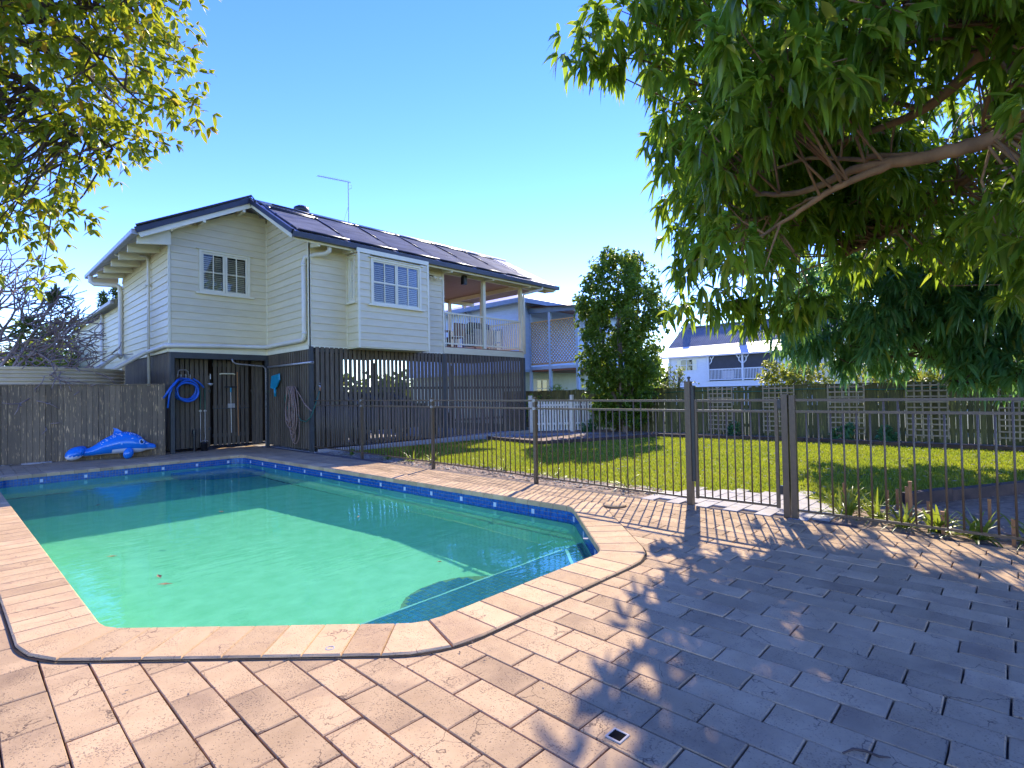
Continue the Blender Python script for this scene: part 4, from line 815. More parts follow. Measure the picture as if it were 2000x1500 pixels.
B_left=[(0.93,7.1,7.14,0.38),(-0.5,7.44,6.21,0.38),(-0.45,7.98,6.43,0.38),(-0.12,7.89,6.79,0.38),(0.03,7.54,6.48,0.38),(0.31,7.45,6.82,0.38),(0.51,7.56,6.93,0.38),(0.75,7.51,7.12,0.38),(1.05,7.31,7.04,0.38),(1.23,7.37,7.24,0.38),(-0.4,7.83,6.27,0.38),(-0.22,7.75,6.18,0.38),(0.11,7.89,6.44,0.38),(0.29,7.33,6.22,0.38),(0.5,7.09,6.31,0.38),(0.81,7.96,6.94,0.38),(1.13,7.38,6.71,0.38),(1.25,7.61,7.02,0.38),(-0.32,7.9,5.8,0.38),(-0.21,8.06,6.03,0.38),(-0.03,8.35,6.37,0.38),(0.3,7.36,6.0,0.38),(0.62,7.6,6.39,0.38),(0.71,7.67,6.55,0.38),(0.99,7.85,6.59,0.38),(1.23,7.2,6.32,0.38),(1.65,7.36,6.67,0.38),(-0.32,8.41,5.99,0.38),(-0.21,7.56,5.54,0.38),(-0.02,8.36,5.93,0.38),(0.21,7.55,5.62,0.38),(0.63,8.02,6.31,0.38),(0.84,8.16,6.43,0.38),(1.18,7.6,6.22,0.38),(1.39,7.21,6.1,0.38),(1.52,7.12,6.22,0.38),(2.01,7.54,6.64,0.38),(-0.52,8.0,5.16,0.38),(-0.33,7.66,5.24,0.38),(-0.25,8.71,5.64,0.38),(0.06,7.64,5.45,0.38),(0.31,7.72,5.58,0.38),(0.57,7.5,5.6,0.38),(0.78,7.97,5.99,0.38),(1.11,7.87,6.02,0.38),(1.35,7.5,5.8,0.38),(1.64,7.46,6.09,0.38),(-0.48,8.24,5.0,0.38),(-0.13,7.82,5.07,0.38),(0.16,8.72,5.6,0.38),(0.36,8.52,5.53,0.38),(0.59,7.91,5.34,0.38),(0.88,8.22,5.68,0.38),(1.03,7.77,5.42,0.38),(1.36,7.48,5.56,0.38),(1.78,7.69,5.98,0.38),(1.93,7.71,5.79,0.38),(-0.43,9.0,4.96,0.38),(-0.18,8.78,5.17,0.38),(0.02,8.65,5.21,0.38),(0.31,8.8,5.36,0.38),(0.66,8.71,5.48,0.38),(0.92,8.06,5.14,0.38),(1.18,8.18,5.55,0.38),(1.51,8.2,5.7,0.38),(1.71,7.63,5.33,0.38),(2.26,8.23,5.84,0.38),(-0.33,8.39,4.51,0.38),(-0.18,8.02,4.47,0.38),(0.14,8.46,4.75,0.38),(0.43,8.8,4.83,0.38),(0.58,8.77,5.07,0.38),(0.9,8.03,4.96,0.38),(1.11,8.26,4.99,0.38),(1.43,8.74,5.23,0.38),(1.69,7.85,5.02,0.38),(2.29,8.24,5.44,0.38),(-0.61,9.04,4.2,0.38),(-0.36,8.32,4.25,0.38),(-0.27,8.97,4.3,0.38),(0.14,8.35,4.26,0.38),(0.36,8.72,4.5,0.38),(0.59,9.15,4.65,0.38),(0.86,8.5,4.71,0.38),(1.18,8.17,4.75,0.38),(1.4,8.42,4.85,0.38),(1.8,8.33,4.76,0.38),(-0.4,8.83,3.83,0.38),(-0.24,8.34,3.73,0.38),(0.17,9.24,4.4,0.38),(0.24,9.08,4.25,0.38),(0.61,8.65,4.08,0.38),(0.76,8.36,4.11,0.38),(1.13,8.5,4.47,0.38),(1.5,8.39,4.55,0.38),(-0.39,8.61,3.48,0.38),(-0.15,9.16,3.83,0.38),(-0.02,9.37,3.9,0.38),(0.39,9.45,3.82,0.38),(0.73,9.25,4.01,0.38),(1.06,9.16,3.91,0.38),(-0.62,9.08,3.33,0.38),(-0.35,8.87,3.25,0.38),(-0.13,8.83,3.27,0.38),(0.08,8.67,3.43,0.38),(0.35,9.22,3.63,0.38),(1.01,9.1,3.78,0.38),(-0.48,8.35,6.65,0.38),(-0.17,8.56,7.16,0.38),(0.07,8.32,7.23,0.38),(0.34,9.05,7.7,0.38),(0.69,8.86,8.1,0.38),(0.84,8.08,7.52,0.38),(1.09,7.77,7.37,0.38),(1.4,8.1,7.79,0.38),(-0.66,9.31,6.97,0.38),(-0.43,8.9,6.87,0.38),(-0.18,9.67,7.34,0.38),(0.02,9.33,7.55,0.38),(0.25,9.29,7.44,0.38),(0.57,8.25,7.14,0.38),(0.84,9.34,7.95,0.38),(1.18,8.33,7.65,0.38),(1.63,8.79,8.14,0.38),(-0.66,9.03,6.54,0.38),(-0.37,9.56,6.9,0.38),(-0.21,9.01,6.65,0.38),(0.06,8.4,6.59,0.38),(0.33,8.8,6.87,0.38),(0.49,8.74,6.79,0.38),(1.0,8.52,7.03,0.38),(1.27,8.65,7.23,0.38),(1.75,9.12,8.03,0.38),(1.78,8.64,7.78,0.38),(-0.57,8.79,5.83,0.38),(-0.39,9.05,6.23,0.38),(-0.14,8.59,6.12,0.38),(-0.03,9.37,6.62,0.38),(0.45,9.26,6.68,0.38),(0.6,8.64,6.48,0.38),(0.94,8.97,6.93,0.38),(1.18,8.41,6.7,0.38),(1.8,9.2,7.44,0.38),(1.89,8.13,7.04,0.38),(2.27,9.11,7.85,0.38),(-0.68,9.68,5.88,0.38),(-0.39,10.13,6.49,0.38),(-0.19,10.03,6.32,0.38),(0.08,8.75,5.82,0.38),(0.36,8.81,6.16,0.38),(0.51,8.71,6.1,0.38),(0.89,9.38,6.58,0.38),(1.12,8.55,6.27,0.38),(1.47,8.47,6.46,0.38),(1.79,8.21,6.71,0.38),(2.23,8.59,6.86,0.38),(-0.64,9.3,5.39,0.38),(-0.39,9.0,5.34,0.38),(-0.12,8.94,5.48,0.38),(-0.03,9.68,6.12,0.38),(0.25,9.03,5.67,0.38),(0.64,8.98,6.01,0.38),(0.98,8.75,6.12,0.38),(1.27,8.76,6.08,0.38),(1.41,8.61,5.98,0.38),(2.19,9.7,6.89,0.38),(2.43,9.56,7.1,0.38),(-0.42,9.72,5.47,0.38),(-0.26,10.51,5.92,0.38),(0.16,9.43,5.63,0.38),(0.42,9.55,5.7,0.38),(0.59,10.29,6.08,0.38),(1.03,9.63,6.07,0.38),(1.3,9.04,5.76,0.38),(1.85,9.7,6.28,0.38),(2.1,9.93,6.39,0.38),(2.53,9.78,6.78,0.38),(-0.69,9.99,5.12,0.38),(-0.61,10.61,5.34,0.38),(-0.18,10.55,5.3,0.38),(0.01,9.46,5.15,0.38),(0.26,10.1,5.35,0.38),(0.57,9.67,5.37,0.38),(0.93,9.74,5.4,0.38),(1.35,9.15,5.56,0.38),(1.64,9.01,5.42,0.38),(2.09,9.76,6.1,0.38),(2.59,9.93,6.16,0.38),(-0.73,10.2,4.54,0.38),(-0.57,10.62,4.98,0.38),(-0.12,9.76,4.75,0.38),(0.09,10.32,5.02,0.38),(0.36,10.73,5.23,0.38),(0.6,9.81,4.9,0.38),(0.86,9.49,5.07,0.38),(1.41,9.8,5.42,0.38),(1.68,9.33,5.17,0.38),(-0.72,10.99,4.37,0.38),(-0.43,9.44,4.02,0.38),(-0.14,10.61,4.61,0.38),(-0.04,10.53,4.7,0.38),(0.37,9.74,4.44,0.38),(0.69,10.56,4.78,0.38),(1.11,9.67,4.63,0.38),(1.3,9.17,4.6,0.38),(1.86,10.61,5.25,0.38),(-0.73,10.64,4.1,0.38),(-0.45,9.91,3.87,0.38),(-0.24,9.81,3.91,0.38),(-0.03,10.95,4.1,0.38),(0.46,9.76,4.2,0.38),(0.59,10.52,4.43,0.38),(0.99,10.53,4.42,0.38),(-0.74,11.07,3.62,0.38),(-0.44,10.13,3.55,0.38),(-0.24,9.88,3.5,0.38),(0.03,10.31,3.82,0.38),(0.38,10.47,3.85,0.38),(0.62,10.34,3.83,0.38),(1.11,10.76,4.06,0.38),(-0.01,9.04,3.42,0.36),(-0.31,8.99,2.97,0.36),(0.04,9.7,3.04,0.36),(0.26,10.03,3.13,0.36),(0.82,9.33,3.07,0.36)]
L_limbs=[[(6.0,-0.74,3.4),(5.93,-0.1,3.41),(5.9,0.04,3.35),(5.86,0.22,3.3),(5.85,0.46,3.3),(5.92,0.72,3.34),(5.96,1.05,3.39),(6.02,1.33,3.36),(6.07,1.61,3.34),(6.12,2.05,3.45)],[(5.91,0.81,3.32),(5.87,1.19,3.25),(5.94,1.46,3.17),(6.01,1.71,3.08),(6.16,2.02,3.0)],[(5.88,0.58,3.33),(6.04,0.96,3.5),(6.12,1.07,3.52),(6.26,1.55,3.74),(6.38,1.9,3.77),(6.44,2.32,3.82)],[(5.37,-0.79,3.86),(5.48,-0.09,3.99),(5.69,0.12,4.0),(5.93,0.24,3.96),(6.26,0.57,3.9),(6.61,0.98,3.98),(6.89,1.61,4.07)],[(5.69,0.12,4.0),(6.06,0.04,3.92),(6.32,0.15,3.8),(6.59,0.21,3.65)],[(6.09,1.53,3.33),(6.28,1.68,3.28),(6.43,1.93,3.27),(6.52,2.3,3.32)],[(5.67,-0.62,4.41),(5.92,0.21,4.63),(6.21,0.98,4.8),(6.53,1.71,4.79),(6.66,2.38,4.82)],[(6.26,0.57,3.9),(6.48,1.04,4.27),(6.65,1.59,4.62),(6.55,2.15,5.17)],[(7.66,-0.45,3.57),(7.63,0.11,3.69),(7.88,0.56,3.5),(8.1,1.08,3.25),(8.25,1.67,3.07)]]
L_limbs2=[[(12.12,-1.37,0.9),(12.19,-0.5,1.22),(12.2,0.21,1.53),(12.18,0.67,1.63),(12.24,1.09,1.8),(12.13,1.74,2.32)],[(12.2,0.21,1.53),(11.79,0.59,1.37),(11.56,0.9,1.4)],[(12.19,-0.5,1.22),(12.19,-0.05,1.9),(12.23,0.25,2.62)]]
L_llimb=[[(-0.8,9.06,5.46),(0.37,8.6,5.99),(0.63,8.43,6.06),(1.13,8.2,6.16),(1.5,7.96,6.26)],[(-0.8,9.01,5.56),(0.37,8.49,5.77),(0.76,8.29,5.87),(0.98,8.21,5.77),(1.22,8.17,5.58),(1.55,8.25,5.3)],[(-0.81,9.1,5.37),(0.37,8.67,5.64),(0.73,8.54,5.62),(1.06,8.45,5.51),(1.42,8.44,5.19)],[(-0.45,9.18,5.23),(0.38,8.82,5.31),(0.8,8.76,5.14),(1.1,8.74,4.85),(1.46,8.65,4.67)]]

# ------------------------------------------------------------------ weatherboard house
class Fr:
    """a vertical wall plane: origin (x,y), direction u along the wall, n outward"""
    def __init__(s,o,u,n): s.o=Vector((*o,0)); s.u=Vector((*u,0)); s.n=Vector((*n,0))
    def p(s,a,d,z): q=s.o+s.u*a+s.n*d; return (q.x,q.y,z)
    def box(s,mb,a0,a1,d0,d1,z0,z1):
        return mb.add([s.p(a0,d0,z0),s.p(a1,d0,z0),s.p(a1,d1,z0),s.p(a0,d1,z0),s.p(a0,d0,z1),s.p(a1,d0,z1),s.p(a1,d1,z1),s.p(a0,d1,z1)],
                      [(0,3,2,1),(4,5,6,7),(0,1,5,4),(1,2,6,5),(2,3,7,6),(3,0,4,7)])
    def board(s,mb,a0,a1,b0,b1,z0,z1):   # lapped board: thick lower edge, thin upper edge
        return mb.add([s.p(a0,0,z0),s.p(a1,0,z0),s.p(a1,.026,z0),s.p(a0,.026,z0),s.p(a1,.026,z0+.012),s.p(a0,.026,z0+.012),s.p(b1,.006,z1),s.p(b0,.006,z1),s.p(b1,0,z1),s.p(b0,0,z1)],
                      [(0,1,2,3),(3,2,4,5),(5,4,6,7),(7,6,8,9),(0,9,8,1),(0,3,5,7,9),(1,8,6,4,2)])
BH=0.184
def clad(parent,fr,a0,a1,z0,ztop,holes=(),mat=None,bh=BH,lo=lambda z:-99,hi=lambda z:99):
    mat=mat or M['board']
    z=z0
    while z<ztop-0.03:
        z1=min(z+bh,ztop)
        zm=(z+z1)/2
        segs=[(a0,a1)]
        for h0,h1,hz0,hz1 in holes:
            if hz0<zm<hz1:
                segs=[q for s0,s1 in segs for q in ((s0,min(s1,h0)),(max(s0,h1),s1)) if q[1]-q[0]>0.02]
        for s0,s1 in segs:
            p0,p1=max(s0,lo(z)),min(s1,hi(z)); q0,q1=max(s0,lo(z1)),min(s1,hi(z1))
            if p1-p0<0.02: continue
            q0=min(q0,p1-.01); q1=max(q1,q0+.005)
            mb=MB(); fr.board(mb,p0,p1,q0,q1,z,z1); build('weatherboard',mb,mat,parent)
        z+=bh
house=thing('weatherboard_house','cream weatherboard house raised on a dark slatted understorey by the pool','house',(8,15,0))
ZW=2.61
RS=0.546; RL=0.519
F1=Fr((3.68,15.22),(1,0),(0,-1)); F2=Fr((6.07,15.22),(0,-1),(-1,0)); F3=Fr((6.07,12.67),(1,0),(0,-1)); F4=Fr((3.68,15.22),(0,1),(-1,0))
FB1=Fr((7.09,12.67),(0,-1),(-1,0)); FB2=Fr((7.09,12.087),(1,0),(0,-1)); FB3=Fr((9.27,12.67),(0,-1),(1,0))
def wallcore(pts,z0,z1,name='wall'):
    mb=MB(); mb.prism(pts,z0,z1); return build(name,mb,M['inside'],house)
def gablecore(fr,a0,a1,z0,f,name='wall',depth=0.2):
    mb=MB(); vs=[]
    az=[a0,a1]; az=[a0]+[a for a in (5.485-3.68,) if fr is F1]+[a1]
    n=len(az)
    vs=[fr.p(a,-0.13,z0) for a in az]+[fr.p(a,-0.13,f(a)) for a in az]+[fr.p(a,-depth,z0) for a in az]+[fr.p(a,-depth,f(a)) for a in az]
    fs=[]
    for i in range(n-1):
        fs+=[(i,i+1,n+i+1,n+i),(2*n+i,3*n+i,3*n+i+1,2*n+i+1),(n+i,n+i+1,3*n+i+1,3*n+i)]
    fs+=[(0,n,3*n,2*n),(n-1,3*n-1,4*n-1,2*n-1)]
    mb.add(vs,fs); return build(name,mb,M['board'],house)
T1=lambda a:(6.44-(5.485-3.68-a)*RL if a<1.805 else 6.44-(a-1.805)*0.15)
T2=lambda a:(6.44-max(0,(a-0.45))*RS)
w1=gablecore(F1,0,2.39,ZW,T1); w2=gablecore(F2,0,2.55,ZW,T2)
w3=gablecore(F3,0,4.22,ZW,lambda a:5.27); w4=gablecore(F4,0,5.2,ZW,lambda a:5.5)
wallcore([(3.77,20.3),(8.0,20.3),(8.0,20.42),(3.77,20.42)],ZW,5.2)
wallcore([(7.9,17.0),(8.0,17.0),(8.0,20.3),(7.9,20.3)],ZW,5.2)
wallcore([(8.0,16.9),(10.2,16.9),(10.2,17.0),(8.0,17.0)],ZW,5.2)
we=wallcore([(10.0,12.80),(10.27,12.80),(10.27,17.0),(10.0,17.0)],ZW,5.27)
wf=wallcore([(3.8,15.3),(7.9,15.3),(7.9,20.2),(3.8,20.2)],ZW-0.1,ZW,'floor_frame')
wf=wallcore([(6.15,12.75),(13.8,12.75),(13.8,15.29),(6.15,15.29)],ZW-0.1,ZW-0.02,'floor_frame')
W1H=(0.665,1.925,4.02,5.22)
clad(w1,F1,0.04,2.36,ZW,6.42,[W1H],lo=lambda z:(5.485-3.68)-(6.44-z)/RL)
clad(w2,F2,0.03,2.53,ZW,6.42,lo=lambda z:-9,hi=lambda z:0.45+(6.44-z)/RS)
clad(w3,F3,0.04,1.0,ZW,5.25); clad(w3,F3,3.22,4.18,ZW,5.25); 
clad(w4,F4,0.04,5.2,ZW,5.45)
bay=gablecore(FB2,0,2.18,2.58,lambda a:5.0,'bay_wall'); mb=MB()
for f in (FB1,FB3): f.box(mb,0,0.40,-0.2,-0.13,2.58,5.0)
build('bay_side',mb,M['board'],house)
BW=(0.335,1.935,3.66,4.92)
clad(bay,FB2,0.03,2.15,2.58,5.0,[BW]); clad(bay,FB1,0.0,0.56,2.58,5.0,[(0.135,0.455,3.70,4.94)]); clad(bay,FB3,0,0.56,2.58,5.0)
mb=MB(); mb.prism([(7.08,12.077),(9.28,12.077),(9.28,12.70),(7.08,12.70)],2.555,2.578); build('bay_floor',mb,M['trim'],house)
# corner boards
mb=MB()
for x,y,z1 in ((3.71,15.25,5.5),(6.10,12.70,5.25),(7.12,12.117,5.0),(9.24,12.117,5.0),(6.06,15.21,6.2),(7.085,12.665,5.0)): mb.box(x-.028,x+.028,y-.028,y+.028,ZW-.02,z1)
build('corner_stud',mb,M['trim'],house,kind='stuff')
for fr,a in ((F1,0.0),(F2,2.55),(F3,0.0),(FB2,0.0),(FB2,2.18),(F3,4.22)):
    mb=MB(); z1={id(F1):5.5,id(F2):5.25,id(F3):5.2,id(FB2):5.0}[id(fr)]
    fr.box(mb,a-0.025 if a==0 else a-0.03,a+0.03 if a==0 else a+0.03,-0.01,0.03,ZW-0.03 if fr is not FB2 else 2.56,z1)
    build('corner_board',mb,M['trim'],house)
mb=MB()
F1.box(mb,0.0,2.39,0.0,0.03,ZW-0.10,ZW-0.002); F2.box(mb,0,2.55,0,0.03,ZW-0.10,ZW-0.002); F3.box(mb,0.03,1.02,0,0.03,ZW-0.06,ZW-0.002); F3.box(mb,3.2,4.25,0,0.03,ZW-0.06,ZW-0.002); F4.box(mb,0,5.2,0,0.03,ZW-0.10,ZW-0.002)
build('base_trim',mb,M['trim'],house)

def window(fr,a0,a1,z0,z1,sashes,louvres=True,dark=False,sill=True,slope=(0.02,)):
    """frame with sashes, glazing bars, glass, louvres, sill"""
    t=0.055
    mb=MB()
    fr.box(mb,a0,a0+t,-0.03,0.045,z0,z1); fr.box(mb,a1-t,a1,-0.03,0.045,z0,z1); fr.box(mb,a0+t,a1-t,-0.03,0.045,z1-t,z1); fr.box(mb,a0+t,a1-t,-0.03,0.045,z0,z0+t*0.6)
    w=build('window',mb,M['trim'],house)
    if sill:
        mb=MB(); fr.box(mb,a0-0.09,a1+0.09,0.0,0.09,z0-0.045,z0-0.003); build('sill',mb,M['trim'],w)
        mb=MB(); fr.box(mb,a0-0.07,a1+0.07,0.0,0.075,z1+0.003,z1+0.022); build('head_flashing',mb,M['trim'],w)
    mb=MB(); fr.box(mb,a0+t,a1-t,-0.12,-0.11,z0+.03,z1-t); build('dark_reveal',mb,M['inside'],w)
    ns=sashes; wdt=(a1-a0-2*t)/ns
    for i in range(ns):
        s0=a0+t+wdt*i+0.004; s1=s0+wdt-0.008; b0=z0+t*0.6+.003; b1=z1-t-.003; f=0.05 if not dark else 0.036
        mb=MB(); mid=(b0+b1)/2
        fr.box(mb,s0,s0+f,-0.02,0.02,b0,b1); fr.box(mb,s1-f,s1,-0.02,0.02,b0,b1); fr.box(mb,s0+f,s1-f,-0.02,0.02,b0,b0+f); fr.box(mb,s0+f,s1-f,-0.02,0.02,b1-f,b1)
        fr.box(mb,s0+f,s1-f,-0.015,0.016,mid-(0.011 if not dark else 0.02),mid+(0.011 if not dark else 0.02))
        if wdt>0.4: fr.box(mb,(s0+s1)/2-0.011,(s0+s1)/2+0.011,-0.016,0.017,b0+f,b1-f)
        build('sash',mb,M['trim'],w)
        if louvres:
            nl=int((b1-b0-2*f)/0.052)
            lm=MB(); L=s1-s0-2*f-0.03
            lm.beam((0,0,0),(L,0,0),0.045,0.006)
            key=('louvre',round(L,3))
            me=mesh_of('louvre',lm,M['louvre'])
            tilt=math.radians(60 if not dark else 48)
            for k in range(nl):
                c=fr.p(s0+f+0.015,-0.04,b0+f+0.03+0.052*k)
                an=math.atan2(fr.u.y,fr.u.x)
                o=link('louvre',me,w,c,rot=(tilt,0,an))
        mb=MB(); fr.box(mb,s0+f,s1-f,-0.008,-0.004,b0+f,b1-f)
        g=build('pane',mb,M['clearglass'],w)
    return w
def clear_glass():
    m=bpy.data.materials.new('window glass'); m.use_nodes=True; nt=m.node_tree; nt.nodes.clear()
    o=nt.nodes.new('ShaderNodeOutputMaterial'); t=nt.nodes.new('ShaderNodeBsdfTransparent'); g=nt.nodes.new('ShaderNodeBsdfGlossy'); g.inputs['Roughness'].default_value=0.02
    f=nt.nodes.new('ShaderNodeFresnel'); f.inputs[0].default_value=1.5; mx=nt.nodes.new('ShaderNodeMixShader')
    t.inputs[0].default_value=(0.85,0.88,0.86,1)
    nt.links.new(f.outputs[0],mx.inputs[0]); nt.links.new(t.outputs[0],mx.inputs[1]); nt.links.new(g.outputs[0],mx.inputs[2]); nt.links.new(mx.outputs[0],o.inputs[0])
    return m
M['clearglass']=clear_glass()
window(F1,0.67,1.92,4.08,5.19,2)
window(FB2,0.34,1.93,3.70,4.90,2,dark=True)
window(FB1,0.14,0.45,3.74,4.92,1,louvres=False)

# roof
def corr(mb,e0,e1,r0,r1,pitch,amp,lift=0.0,per=6,t0=0.0,t1=1.0):
    e0,e1,r0,r1=map(Vector,(e0,e1,r0,r1)); L=(e1-e0).length; n=int(L/pitch*per)
    nr=(e1-e0).cross(r0-e0).normalized()
    if nr.z<0: nr=-nr
    vs=[];fs=[]
    for i in range(n+1):
        f=i/n; h=nr*(lift+amp*math.sin(2*PI*f*L/pitch))
        a=e0.lerp(e1,f); b=r0.lerp(r1,f)
        vs+=[a.lerp(b,t0)+h,a.lerp(b,t1)+h]
    for i in range(n): fs.append((2*i,2*i+2,2*i+3,2*i+1))
    mb.add(vs,fs); return mb
EY,EZ,RY,RZ=12.19,5.2,14.77,6.6
mb=MB(); corr(mb,(5.47,EY,EZ),(15.2,EY,EZ),(5.47,RY,RZ),(15.2,RY,RZ),0.085,0.009)
corr(mb,(15.2,17.35,EZ),(7.9,17.35,EZ),(15.2,RY,RZ),(5.485,RY,RZ),0.085,0.009)
mb.add([(5.47,EY,EZ-.035),(15.2,EY,EZ-.035),(15.2,RY,RZ-.035),(5.47,RY,RZ-.035),(15.2,17.35,EZ-.035),(7.9,17.35,EZ-.035)],[(0,1,2,3),(3,2,4,5)])
roof=build('roof',mb,M['roof'],house,smooth=True)
mb=MB(); corr(mb,(2.93,14.75,5.28),(2.93,21.2,5.28),(5.485,14.75,RZ),(5.485,21.2,RZ),0.085,0.009)
corr(mb,(8.04,21.2,5.28),(8.04,14.8,5.28),(5.485,21.2,RZ),(5.485,14.8,RZ),0.085,0.009)
mb.add([(2.93,14.75,5.245),(2.93,21.2,5.245),(5.485,21.2,RZ-.035),(5.485,14.75,RZ-.035)],[(0,1,2,3)])
build('roof',mb,M['roof'],house,smooth=True)
mb=MB(); mb.tube([(5.4,RY,RZ+.015),(15.22,RY,RZ+.015)],0.055,8); mb.tube([(5.485,14.8,RZ+.015),(5.485,21.2,RZ+.015)],0.055,8); build('ridge_cap',mb,M['roof'],house,smooth=True)
def sl(x,t,lift=0.0):   # point on the south slope, t from eave to ridge
    return Vector((x,EY+(RY-EY)*t-lift*0.47,EZ+(RZ-EZ)*t+lift*0.88))
edges=[5.62,6.98,8.42,9.9,11.35,12.75,14.1]
for i,(a,b) in enumerate(zip(edges[:-1],edges[1:])):
    t1=[0.74,0.90,0.9,0.9,0.9,0.86][i]; t0=[0.05,0.05,0.05,0.05,0.05,0.07][i]
    mb=MB(); corr(mb,sl(a+.03,0),sl(b-.03,0),sl(a+.03,1),sl(b-.03,1),0.045,0.0035,0.035,4,t0,t1)
    build('heating_mat',mb,M['mat'],house)
    for tt in (t0,t1):
        mb=MB(); mb.tube([sl(a+.02,tt,0.05),sl((a+b)/2,tt+0.005,0.05),sl(b-.02,tt,0.05)],0.024,7); build('heating_pipe',mb,M['black'],house,smooth=True)
    for q in (a+.03,b-.03): mb=MB(); mb.tube([sl(q-0.05,t1,0.05),sl(q+0.05,t1,0.05)],0.036,8); build('pipe_clamp',mb,M['black'],house,smooth=True)
    mb=MB(); mb.tube([sl(b,t1,0.05),sl(b+0.04,t1-0.25,0.05),sl(b-0.02,t1-0.5,0.05)],0.014,6)
    build('heating_pipe',mb,M['black'],house,smooth=True)
mb=MB(); mb.tube([sl(5.56,0.04,.06),sl(5.55,0.5,.06),sl(5.6,0.78,.06),sl(5.58,0.93,.07)],0.026,8); build('heating_pipe',mb,M['black'],house,smooth=True)
mb=MB(); mb.tube([sl(5.58,0.8,.06),sl(6.2,.79,.06),sl(6.98,0.78,.06)],0.022,8); build('heating_pipe',mb,M['black'],house,smooth=True)
mb=MB(); mb.tube([sl(6.0,0.97,.06),sl(6.6,0.955,.06),sl(7.0,0.9,.06)],0.024,8)
build('heating_pipe',mb,M['black'],house,smooth=True)
mb=MB()
for t in (0.1,0.45,0.82): mb.tube([sl(5.55,t,.06),sl(5.55,t+.03,.06)],0.036,8)
build('pipe_clamps',mb,M['black'],house,smooth=True,kind='stuff')
# barges, fascias, gutters
mb=MB(); mb.beam((2.90,14.72,5.27),(5.5,14.72,6.62),0.06,0.13); build('barge_cap',mb,M['navy'],house)
mb=MB(); mb.beam((5.44,14.80,6.625),(5.44,12.15,5.19),0.06,0.11); build('barge_cap',mb,M['navy'],house)
mb=MB(); mb.tube([(2.9,14.68,5.37),(4.2,14.66,6.04),(5.48,14.70,6.72),(5.42,14.3,6.44)],0.03,8); build('heating_pipe',mb,M['black'],house,smooth=True)
mb=MB(); mb.beam((2.98,14.745,5.17),(5.46,14.745,6.46),0.03,0.11); build('barge_board',mb,M['trim'],house)
mb=MB(); mb.beam((5.48,14.70,6.46),(5.48,12.25,5.10),0.03,0.09); build('barge_board',mb,M['trim'],house)
mb=MB(); mb.beam((15.19,12.2,5.1),(15.19,14.77,6.5),0.03,0.16); mb.beam((15.19,17.3,5.1),(15.19,14.77,6.5),0.03,0.16); build('barge_board',mb,M['trim'],house)
mb=MB(); mb.box(5.45,15.26,12.09,12.10,5.07,5.19); mb.box(5.45,15.26,12.10,12.2,5.07,5.08); mb.box(5.45,15.26,12.19,12.2,5.08,5.2); mb.box(5.44,5.45,12.09,12.2,5.07,5.2); mb.box(15.26,15.27,12.09,12.2,5.07,5.2); build('gutter',mb,M['eave'],house)
mb=MB(); mb.box(2.83,2.84,14.78,21.2,5.19,5.29); mb.box(2.84,2.94,14.78,21.2,5.18,5.19); mb.box(2.94,2.95,14.78,21.2,5.19,5.27); mb.box(2.83,2.95,14.77,14.78,5.18,5.3); build('gutter',mb,M['gutter'],house)
mb=MB(); mb.box(5.5,15.18,12.205,12.225,5.02,5.18); build('fascia',mb,M['trim'],house)
for k in range(7):
    y=15.0+1.0*k; mb=MB(); mb.add([(2.98,y-.03,5.02),(3.67,y-.03,5.12),(3.67,y-.03,5.55),(2.98,y-.03,5.21),(2.98,y+.03,5.02),(3.67,y+.03,5.12),(3.67,y+.03,5.55),(2.98,y+.03,5.21)],[(0,1,2,3),(4,7,6,5),(0,4,5,1),(3,2,6,7),(0,3,7,4)]); build('rafter_tail',mb,M['trim'],house)
for x in (6.12,7.0,8.2,9.3,10.3,12.03,13.82,15.1):
    mb=MB(); mb.add([(x-.03,12.23,4.98),(x-.03,12.66,5.02),(x-.03,12.66,5.38),(x-.03,12.23,5.15),(x+.03,12.23,4.98),(x+.03,12.66,5.02),(x+.03,12.66,5.38),(x+.03,12.23,5.15)],[(0,1,2,3),(4,7,6,5),(0,4,5,1),(3,2,6,7),(0,3,7,4)]); build('rafter_tail',mb,M['trim'],house)
mb=MB(); mb.box(7.05,9.3,12.06,12.12,4.99,5.1); mb.box(7.05,9.3,12.12,12.66,5.0,5.03); build('bay_soffit',mb,M['trim'],house)
for x,y,z in ((4.35,14.97,5.72),(5.3,14.97,6.2)):
    mb=MB(); mb.beam((x,14.74,z+.12),(x,15.2,z+.12),0.07,0.14); build('eave_bracket',mb,M['trim'],house)
# ridge ventilator
mb=MB(); mb.lathe((7.0,15.05,6.45),[(0.13,0),(0.13,0.2),(0.2,0.24),(0.23,0.32),(0.2,0.4),(0.12,0.45),(0.0,0.46)],20)
for k in range(20):
    a=2*PI*k/20; mb.beam((7.0+.20*math.cos(a),15.05+.20*math.sin(a),6.69),(7.0+.20*math.cos(a+.3),15.05+.20*math.sin(a+.3),6.85),0.012,0.05)
build('roof_ventilator',mb,M['black'],house,smooth=True)
